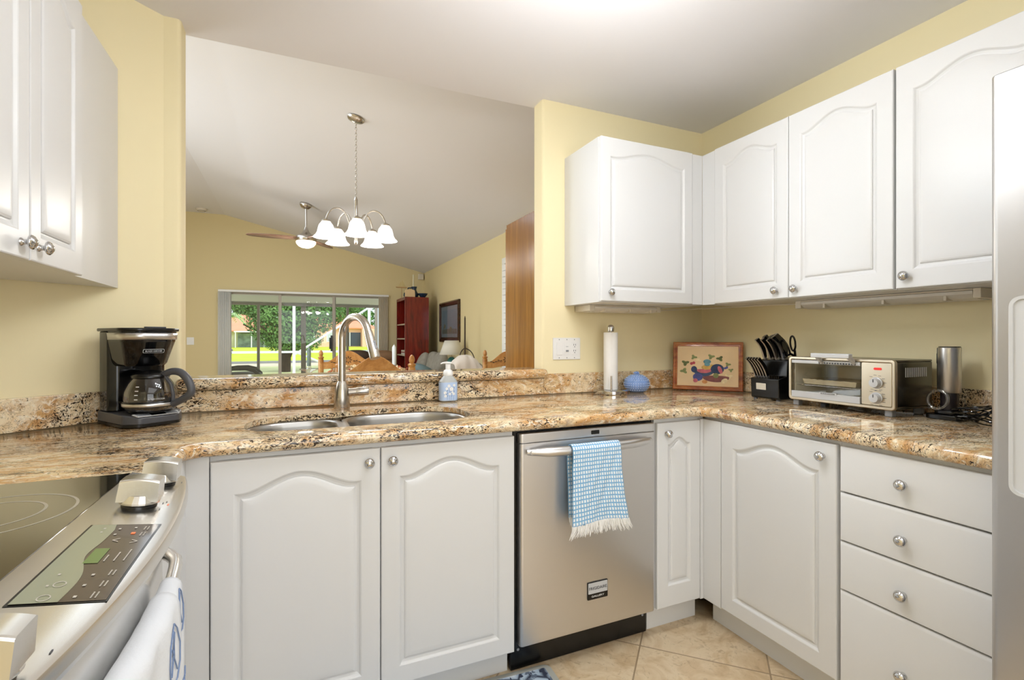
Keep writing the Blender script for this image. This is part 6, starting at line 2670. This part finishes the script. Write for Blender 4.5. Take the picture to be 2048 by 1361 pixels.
candle_set('clear glass candlestick under the grey-green candle on dining table', 'grey-green taper candle in the left glass candlestick', 0.114, 4.647, CANDG, 0.375)
candle_set('clear glass candlestick under the white candle on dining table', 'white taper candle in the right glass candlestick', 0.826, 4.537, CANDW, 0.392)
# dried flower centrepiece
cpz = thing('dried_flowers', 'cream and rust dried flower arrangement in a basket on the table', 'flowers', (0.56, 4.20, 0.7555))
b = NB()
lathe(b, [(0, 0), (0.12, 0), (0.15, 0.10), (0.14, 0.10), (0, 0.03)], seg=24)
bmesh.ops.transform(b, matrix=Matrix.Diagonal((1.7, 1, 1, 1)), verts=b.verts[:])
obj('basket', b, OAK, cpz)
rnd = random.Random(4)
for nm, col, cnt in (('cream_petals', 'DCC9A6', 170), ('rust_petals', 'B5623C', 60)):
    b = NB()
    for i in range(cnt):
        a, s = rnd.random() * 2 * PI, math.sqrt(rnd.random())
        c = Vector((0.36 * s * math.cos(a), 0.12 * s * math.sin(a), 0.115 + 0.085 * (1 - s * s) + rnd.uniform(-0.02, 0.05)))
        d = Vector((rnd.uniform(-1, 1), rnd.uniform(-1, 1), rnd.uniform(0.1, 1))).normalized()
        e = d.cross(Vector((rnd.uniform(-1, 1), rnd.uniform(-1, 1), 0.3))).normalized()
        r = rnd.uniform(0.016, 0.030)
        g = d.cross(e)
        vs = [b.verts.new(c + e * r * math.cos(t) + g * r * math.sin(t) + d * (0.008 * (t % 2))) for t in [2 * PI * k / 7 for k in range(7)]]
        b.faces.new(vs)
    tag(obj(nm, b, mat(nm, col, 0.9), cpz, solid=0.002, smooth=False), kind='stuff')

# ------------------------------------------------------------------ outdoors: lanai, pool cage, garden, houses
b = NB()
box(b, -4.5, 3.6, YF + 0.1, 12.6, -0.08, -0.01)
struct('floor_lanai', b, mat('lanai_tile', 'B9B3A8', 0.6, noise_amt=0.05), smooth=False)
b = NB()
prism(b, [(YF + 0.1, 2.28), (12.40, 1.996), (12.40, 2.06), (YF + 0.1, 2.36)], -4.5, 3.6, YZX)
struct('ceiling_lanai', b, mat('lanai_ceiling', 'E4E0D6', 0.8), smooth=False)
lf = thing('screen_porch_frame', 'taupe porch frame of posts and beam outside the sliding door', 'porch frame', (0.2, 12.3, 0))
b = NB()
box(b, -4.5, 3.6, 12.26, 12.34, 1.945, 1.995)
obj('beam', b, BRONZE, lf, world=True, smooth=False)
for x, w in ((-4.4, 0.05), (-2.2, 0.05), (-0.735, 0.055), (0.186, 0.105), (1.148, 0.055), (2.6, 0.055), (3.5, 0.05)):
    b = NB()
    box(b, x - w / 2, x + w / 2, 12.26, 12.34, 0, 1.945)
    obj('post', b, BRONZE, lf, world=True, smooth=False)
b = NB()
for x0, x1 in ((-4.375, -2.225), (-2.175, -0.765), (-0.705, 0.13), (0.24, 1.118), (1.178, 2.57), (2.63, 3.47)):
    box(b, x0, x1, 12.285, 12.315, 0.0, 0.05)
obj('sill', b, BRONZE, lf, world=True, smooth=False)
# dark outdoor shutters and lounge chair
sh_ = thing('outdoor_bar_cabinet', 'dark slatted cabinet on the lanai at the right door edge', 'outdoor cabinet', (2.10, 11.6, 0))
b = NB()
box(b, 1.86, 2.35, 11.3, 11.9, 0, 1.62)
obj('carcass', b, mat('espresso_wood', '2E2622', 0.5), sh_, world=True, bevel=0.006)
b = NB()
for k in range(14):
    box(b, 1.852, 1.8595, 11.36, 11.84, 0.2 + 0.1 * k, 0.26 + 0.1 * k)
obj('slats', b, mat('slat_taupe', '7A6A62', 0.6), sh_, world=True, smooth=False)
lo_ = thing('patio_lounger', 'grey sling patio lounge chair with white frame on the lanai', 'lounge chair', (-1.0, 11.2, 0))
b = NB()
tube(b, [(-1.36, 11.24, 0.30), (-1.33, 11.24, 0.62), (-1.285, 11.24, 0.74), (-1.20, 11.24, 0.93), (-1.13, 11.24, 0.985)], 0.022, 8)
tube(b, [(-1.36, 11.86, 0.30), (-1.33, 11.86, 0.62), (-1.285, 11.86, 0.74), (-1.22, 11.86, 0.92)], 0.022, 8)
for y in (11.24, 11.86):
    tube(b, [(-1.36, y, 0.30), (-0.62, y, 0.32), (-0.60, y, 0.0)], 0.02, 8)
    tube(b, [(-1.30, y, 0.30), (-1.34, y, 0.0)], 0.02, 8)
obj('frame', b, CAGE, lo_, world=True)
b = NB()
cushion(b, (-1.33, 11.55, 0.66), 0.10, 0.28, 0.27, Matrix.Rotation(math.radians(-22), 4, 'Y'), 3.0)
obj('back_cushion', b, mat('grey_sling', '77746F', 0.9), lo_, world=True)
b = NB()
cushion(b, (-0.98, 11.55, 0.42), 0.38, 0.28, 0.10, None, 3.4)
obj('seat_cushion', b, bpy.data.materials['grey_sling'], lo_, world=True)
for y in (11.25, 11.85):
    b = NB()
    tube(b, [(-1.26, y, 0.585), (-1.10, y, 0.60), (-0.90, y, 0.60), (-0.76, y, 0.565), (-0.66, y, 0.47), (-0.63, y, 0.33)], [0.03, 0.04, 0.042, 0.04, 0.034, 0.026], 10)
    obj('arm_rest', b, mat('dark_sling', '5A5753', 0.8), lo_, world=True)

cg = thing('pool_cage', 'white aluminium pool cage framing with rails and diagonal braces', 'pool cage', (0.5, 16.0, 0))
for x in (-6.0, -3.2, -0.017, 2.14, 4.6):
    b = NB()
    box(b, x - 0.04, x + 0.04, 15.96, 16.04, -0.1, 3.2)
    obj('upright', b, CAGE, cg, world=True, smooth=False)
b = NB()
box(b, -6.0, 4.6, 15.965, 16.035, 0.775, 0.835)
obj('chair_rail', b, CAGE, cg, world=True, smooth=False)
b = NB()
box(b, -6.0, 4.6, 15.965, 16.035, 3.2, 3.26)
obj('eave_rail', b, CAGE, cg, world=True, smooth=False)
for p in (((0.02, 16, 0.74), (2.12, 16, 2.16)), ((0.02, 16, 0.80), (0.85, 16, 0.42)), ((2.16, 16, 2.1), (3.6, 16, 3.2))):
    b = NB()
    tube(b, p, 0.035, 6)
    obj('brace', b, CAGE, cg, world=True)
pm_ = thing('privacy_panel', 'pale blue-grey privacy panel at the right end of the pool cage', 'panel', (2.75, 15.2, 0))
b = NB()
box(b, 2.28, 3.3, 15.2, 15.26, -0.09, 2.25)
obj('board', b, mat('pale_panel', 'C9D5E2', 0.6), pm_, world=True, smooth=False)
b = NB()
box(b, 2.20, 2.28, 15.18, 15.28, -0.09, 2.3)
obj('post', b, BRONZE, pm_, world=True, smooth=False)

LAWN1 = mat('lawn_bright', 'B7C622', 0.95, noise_amt=0.12, noise_scale=0.6)
LAWN2 = mat('lawn_olive', 'BDC08C', 0.95, noise_amt=0.18, noise_scale=0.9)
SAND = mat('bank_sand', 'C9BEA6', 0.95, noise_amt=0.1, noise_scale=1.5)
b = NB()
box(b, -60, 60, 12.6, 25.5, -0.3, -0.1)
t_ = struct('ground_near', b, LAWN2, smooth=False)
b = NB()
box(b, -60, 60, 25.5, 29.0, -0.3, -0.098)
t_ = struct('ground_bank', b, SAND, smooth=False)
b = NB()
box(b, -90, 90, 29.0, 140, -0.3, -0.1)
t_ = struct('ground_lawn', b, LAWN1, smooth=False)
b = NB()
box(b, -60, 60, 28.6, 28.85, -0.1, 0.02)
tag(obj('seawall', b, mat('seawall_grey', '8F8F92', 0.8), smooth=False), 'low grey seawall edging the bright lawn beyond the tree', 'wall')
b = NB()
box(b, -90, 90, 50.0, 56.0, -0.1, -0.085)
tag(obj('road', b, mat('road_grey', 'B9B7B6', 0.9), smooth=False), 'pale grey strip of road crossing the far lawn', 'road')


def leaves(bm, rnd, c, rx, ry, rz, n, s0, s1, shell=0.35):
    for i in range(n):
        d = Vector((rnd.gauss(0, 1), rnd.gauss(0, 1), rnd.gauss(0, 1))).normalized()
        r = shell + (1 - shell) * rnd.random() ** 0.5
        p = Vector((c[0] + d.x * rx * r, c[1] + d.y * ry * r, c[2] + d.z * rz * r))
        u = Vector((rnd.gauss(0, 1), rnd.gauss(0, 1), rnd.gauss(0, 1))).normalized()
        v = u.cross(d + Vector((0.01, 0, 0))).normalized()
        s = rnd.uniform(s0, s1)
        vs = [bm.verts.new(p + u * s), bm.verts.new(p + v * s * 0.55), bm.verts.new(p - u * s), bm.verts.new(p - v * s * 0.55)]
        bm.faces.new(vs)


def tree(label, x, y, h, crown, n, s, trunk_r, m_, trunk_h, clusters, seed, group=None, z=-0.1):
    rnd = random.Random(seed)
    t = thing('tree', label, 'tree', (x, y, z), 0, group)
    b = NB()
    pts = [(0, 0, 0), (0.05 * trunk_r, 0, trunk_h * 0.5), (0.1, 0.05, trunk_h), (0.15, 0.1, h * 0.75)]
    tube(b, pts, [trunk_r * 0.95, trunk_r * 0.95, trunk_r * 1.5, trunk_r * 0.3], 10)
    for k in range(6):
        a = k * 1.05 + seed
        tube(b, [(0.05, 0, trunk_h * 0.8), (crown * 0.3 * math.cos(a), crown * 0.3 * math.sin(a), trunk_h * 1.25), (crown * 0.65 * math.cos(a), crown * 0.65 * math.sin(a), trunk_h * 1.6)], [trunk_r * 0.5, trunk_r * 0.3, trunk_r * 0.12], 7)
    obj('trunk', b, mat('bark', '3A2E26', 0.9, noise_amt=0.3, noise_scale=6), t)
    b = NB()
    for (cx, cy, cz, rx, ry, rz, k) in clusters:
        leaves(b, rnd, (cx, cy, cz), rx, ry, rz, int(n * k), s * 0.6, s * 1.3)
    tag(obj('foliage', b, m_, t, smooth=False), kind='stuff')
    return t


LEAF1 = mat_leaf('leaf_green', '335E2A', '7BA457')
LEAF2 = mat_leaf('leaf_light', '7FA56A', 'BBD2A0')
tree('large leafy green tree standing right outside beyond the pool cage', -0.32, 21.2, 4.2, 2.3, 3800, 0.058, 0.20, LEAF1, 1.15,
     [(-0.2, 0, 2.0, 1.25, 1.2, 1.0, 1.5), (0.9, 0.1, 2.3, 1.1, 1.0, 0.9, 1.1), (-1.1, 0, 2.65, 0.9, 0.9, 0.55, 0.7), (1.8, 0.2, 2.35, 0.7, 0.7, 0.5, 0.4), (0.2, 0, 3.2, 1.9, 1.4, 0.9, 1.6), (-2.0, 0.2, 3.1, 0.9, 0.8, 0.5, 0.5), (0.25, 0, 1.25, 1.15, 0.9, 0.55, 0.8), (2.6, 0.3, 2.9, 0.9, 0.8, 0.7, 0.5)], 3)
spots = [(-19, 112, 11, 'pale green tree rising behind the left orange-roofed house'), (-8.5, 116, 12, 'bushy tree behind the ridge of the left house'), (2, 114, 12, 'rounded tree seen between the two far houses'), (12.5, 113, 11, 'tree above the right far house roof'), (23, 112, 11, 'far tree behind the right edge of pool cage'), (-29.5, 113, 12, 'far tree at the left end behind houses')]
for i, (x, y, h, lab) in enumerate(spots):
    tree(lab, x, y, h, 5, 1700, 0.34, 0.4, LEAF2 if i % 2 == 0 else LEAF1, 3.0, [(0, 0, h * 0.55, 4.6, 3.4, h * 0.45, 1.0), (1.8, -1, h * 0.4, 3.3, 3, h * 0.3, 0.4), (-1.8, -1, h * 0.42, 3.3, 3, h * 0.3, 0.4)], 20 + i, 'trees behind the far houses')
# palm by the left house
pl_ = thing('palm_tree', 'slim palm tree before the left orange-roofed house', 'palm tree', (-8.1, 76, -0.1))
b = NB()
tube(b, [(0, 0, 0), (0.15, 0, 1.6), (0.05, 0, 3.6), (0, 0, 4.4)], [0.17, 0.14, 0.13, 0.12], 8)
obj('trunk', b, mat('palm_bark', '8E8378', 0.9), pl_)
b = NB()
for k in range(16):
    a = k * 2 * PI / 16
    dz = 0.3 * ((k * 7) % 5 - 1)
    for m_i in range(9):
        s = m_i / 9
        r = 2.0 * s
        p = Vector((r * math.cos(a), r * math.sin(a), 4.4 + 0.9 * s + dz * s - 1.9 * s * s))
        tg = Vector((-math.sin(a), math.cos(a), 0))
        for sg in (-1, 1):
            vs = [b.verts.new(p), b.verts.new(p + Vector((math.cos(a), math.sin(a), -0.1)) * 0.25), b.verts.new(p + tg * sg * 0.45 * (1 - 0.5 * s) + Vector((math.cos(a) * 0.3, math.sin(a) * 0.3, -0.35)))]
            b.faces.new(vs)
tag(obj('fronds', b, LEAF2, pl_, smooth=False), kind='stuff')

ROOF = mat('orange_tile_roof', 'F0997A', 0.8, noise_amt=0.08, noise_scale=1.0)
PINK = mat('pink_stucco', 'F0C3AF', 0.85)
CREAMW = mat('cream_stucco', 'DAD6B4', 0.85)
WIN = mat('dark_window', '3E4658', 0.2)
SHUT = mat('pale_window', 'B7C1CC', 0.3)


def house(label, x0, x1, y, depth, h, roof_h, m_, over=0.6):
    t = thing('house', label, 'house', ((x0 + x1) / 2, y + depth / 2, -0.1))
    b = NB()
    box(b, x0, x1, y, y + depth, -0.1, h)
    obj('walls', b, m_, t, world=True, smooth=False)
    b = NB()
    e = over
    base = [(x0 - e, y - e, h), (x1 + e, y - e, h), (x1 + e, y + depth + e, h), (x0 - e, y + depth + e, h)]
    ins = (depth + 2 * e) / 2 * 0.9
    top = [(x0 - e + ins, y + depth / 2 - 0.4, h + roof_h), (x1 + e - ins, y + depth / 2 - 0.4, h + roof_h), (x1 + e - ins, y + depth / 2 + 0.4, h + roof_h), (x0 - e + ins, y + depth / 2 + 0.4, h + roof_h)]
    lo = [b.verts.new((p[0], p[1], p[2] - 0.15)) for p in base]
    mi = [b.verts.new(p) for p in base]
    hi = [b.verts.new(p) for p in top]
    for A, B in ((lo, mi), (mi, hi)):
        for i in range(4):
            b.faces.new((A[i], A[(i + 1) % 4], B[(i + 1) % 4], B[i]))
    b.faces.new(hi)
    b.faces.new(lo[::-1])
    obj('roof', b, ROOF, t, world=True, smooth=False)
    return t


def hwin(t, x0, x1, z0, z1, y, m_, fm=True):
    b = NB()
    box(b, x0 - 0.12, x1 + 0.12, y - 0.08, y - 0.005, z0 - 0.12, z1 + 0.12)
    f = obj('window_frame', b, CAGE, t, world=True, smooth=False)
    b = NB()
    box(b, x0, x1, y - 0.10, y - 0.082, z0, z1)
    obj('pane', b, m_, f, world=True, smooth=False)


h1 = house('cream house with long orange tiled roof at the left, far across lawn', -22, -2.0, 82, 12, 2.35, 2.6, CREAMW)
hwin(h1, -10.2, -9.0, 0.9, 2.0, 82, SHUT)
b = NB()
box(b, -7.8, -2.2, 79.0, 81.9, 2.05, 2.25)
for x in (-7.6, -5.6, -4.0, -2.4):
    box(b, x - 0.06, x + 0.06, 79.0, 79.12, -0.1, 2.05)
obj('porch_roof', b, CAGE, h1, world=True, smooth=False)
b = NB()
box(b, -7.5, -2.5, 81.0, 81.98, -0.1, 1.9)
obj('porch_screen', b, mat('porch_glass', '7E8E90', 0.5, noise_amt=0.5, noise_scale=1.2), h1, world=True, smooth=False)
h2 = house('pink stucco house with orange hip roof at the right, far across lawn', 1.2, 11.2, 80, 12, 2.85, 3.3, PINK)
hwin(h2, 4.55, 5.5, 0.75, 2.1, 80, SHUT)
hwin(h2, 2.0, 2.7, 0.75, 2.1, 80, SHUT)
b = NB()
box(b, 7.0, 9.4, 79.93, 79.99, 0.0, 2.1)
sd2 = obj('sliding_door', b, WIN, h2, world=True, smooth=False)
b = NB()
box(b, 7.75, 7.87, 79.90, 79.925, 0.0, 2.1)
obj('door_stile', b, CAGE, sd2, world=True, smooth=False)
b = NB()
box(b, 9.5, 11.4, 78.6, 79.9, -0.1, 2.7)
obj('garden_wall', b, PINK, h2, world=True, smooth=False)
for (x, lab) in ((-10.6, 'dark round shrub by the left house window'), (-3.0, 'dark shrub at the corner of the left house porch'), (12.4, 'green shrub at the right end of the pink house')):
    t = thing('shrub', lab, 'shrub', (x, 78.2, -0.1))
    b = NB()
    leaves(b, random.Random(int(x * 10) + 200), (0, 0, 0.8), 1.0, 0.8, 0.8, 260, 0.12, 0.3, 0.2)
    tag(obj('foliage', b, LEAF1, t, smooth=False), kind='stuff')
    b = NB()
    tube(b, [(0, 0, 0), (0, 0, 0.7)], 0.06, 6)
    obj('stem', b, IRON, t)
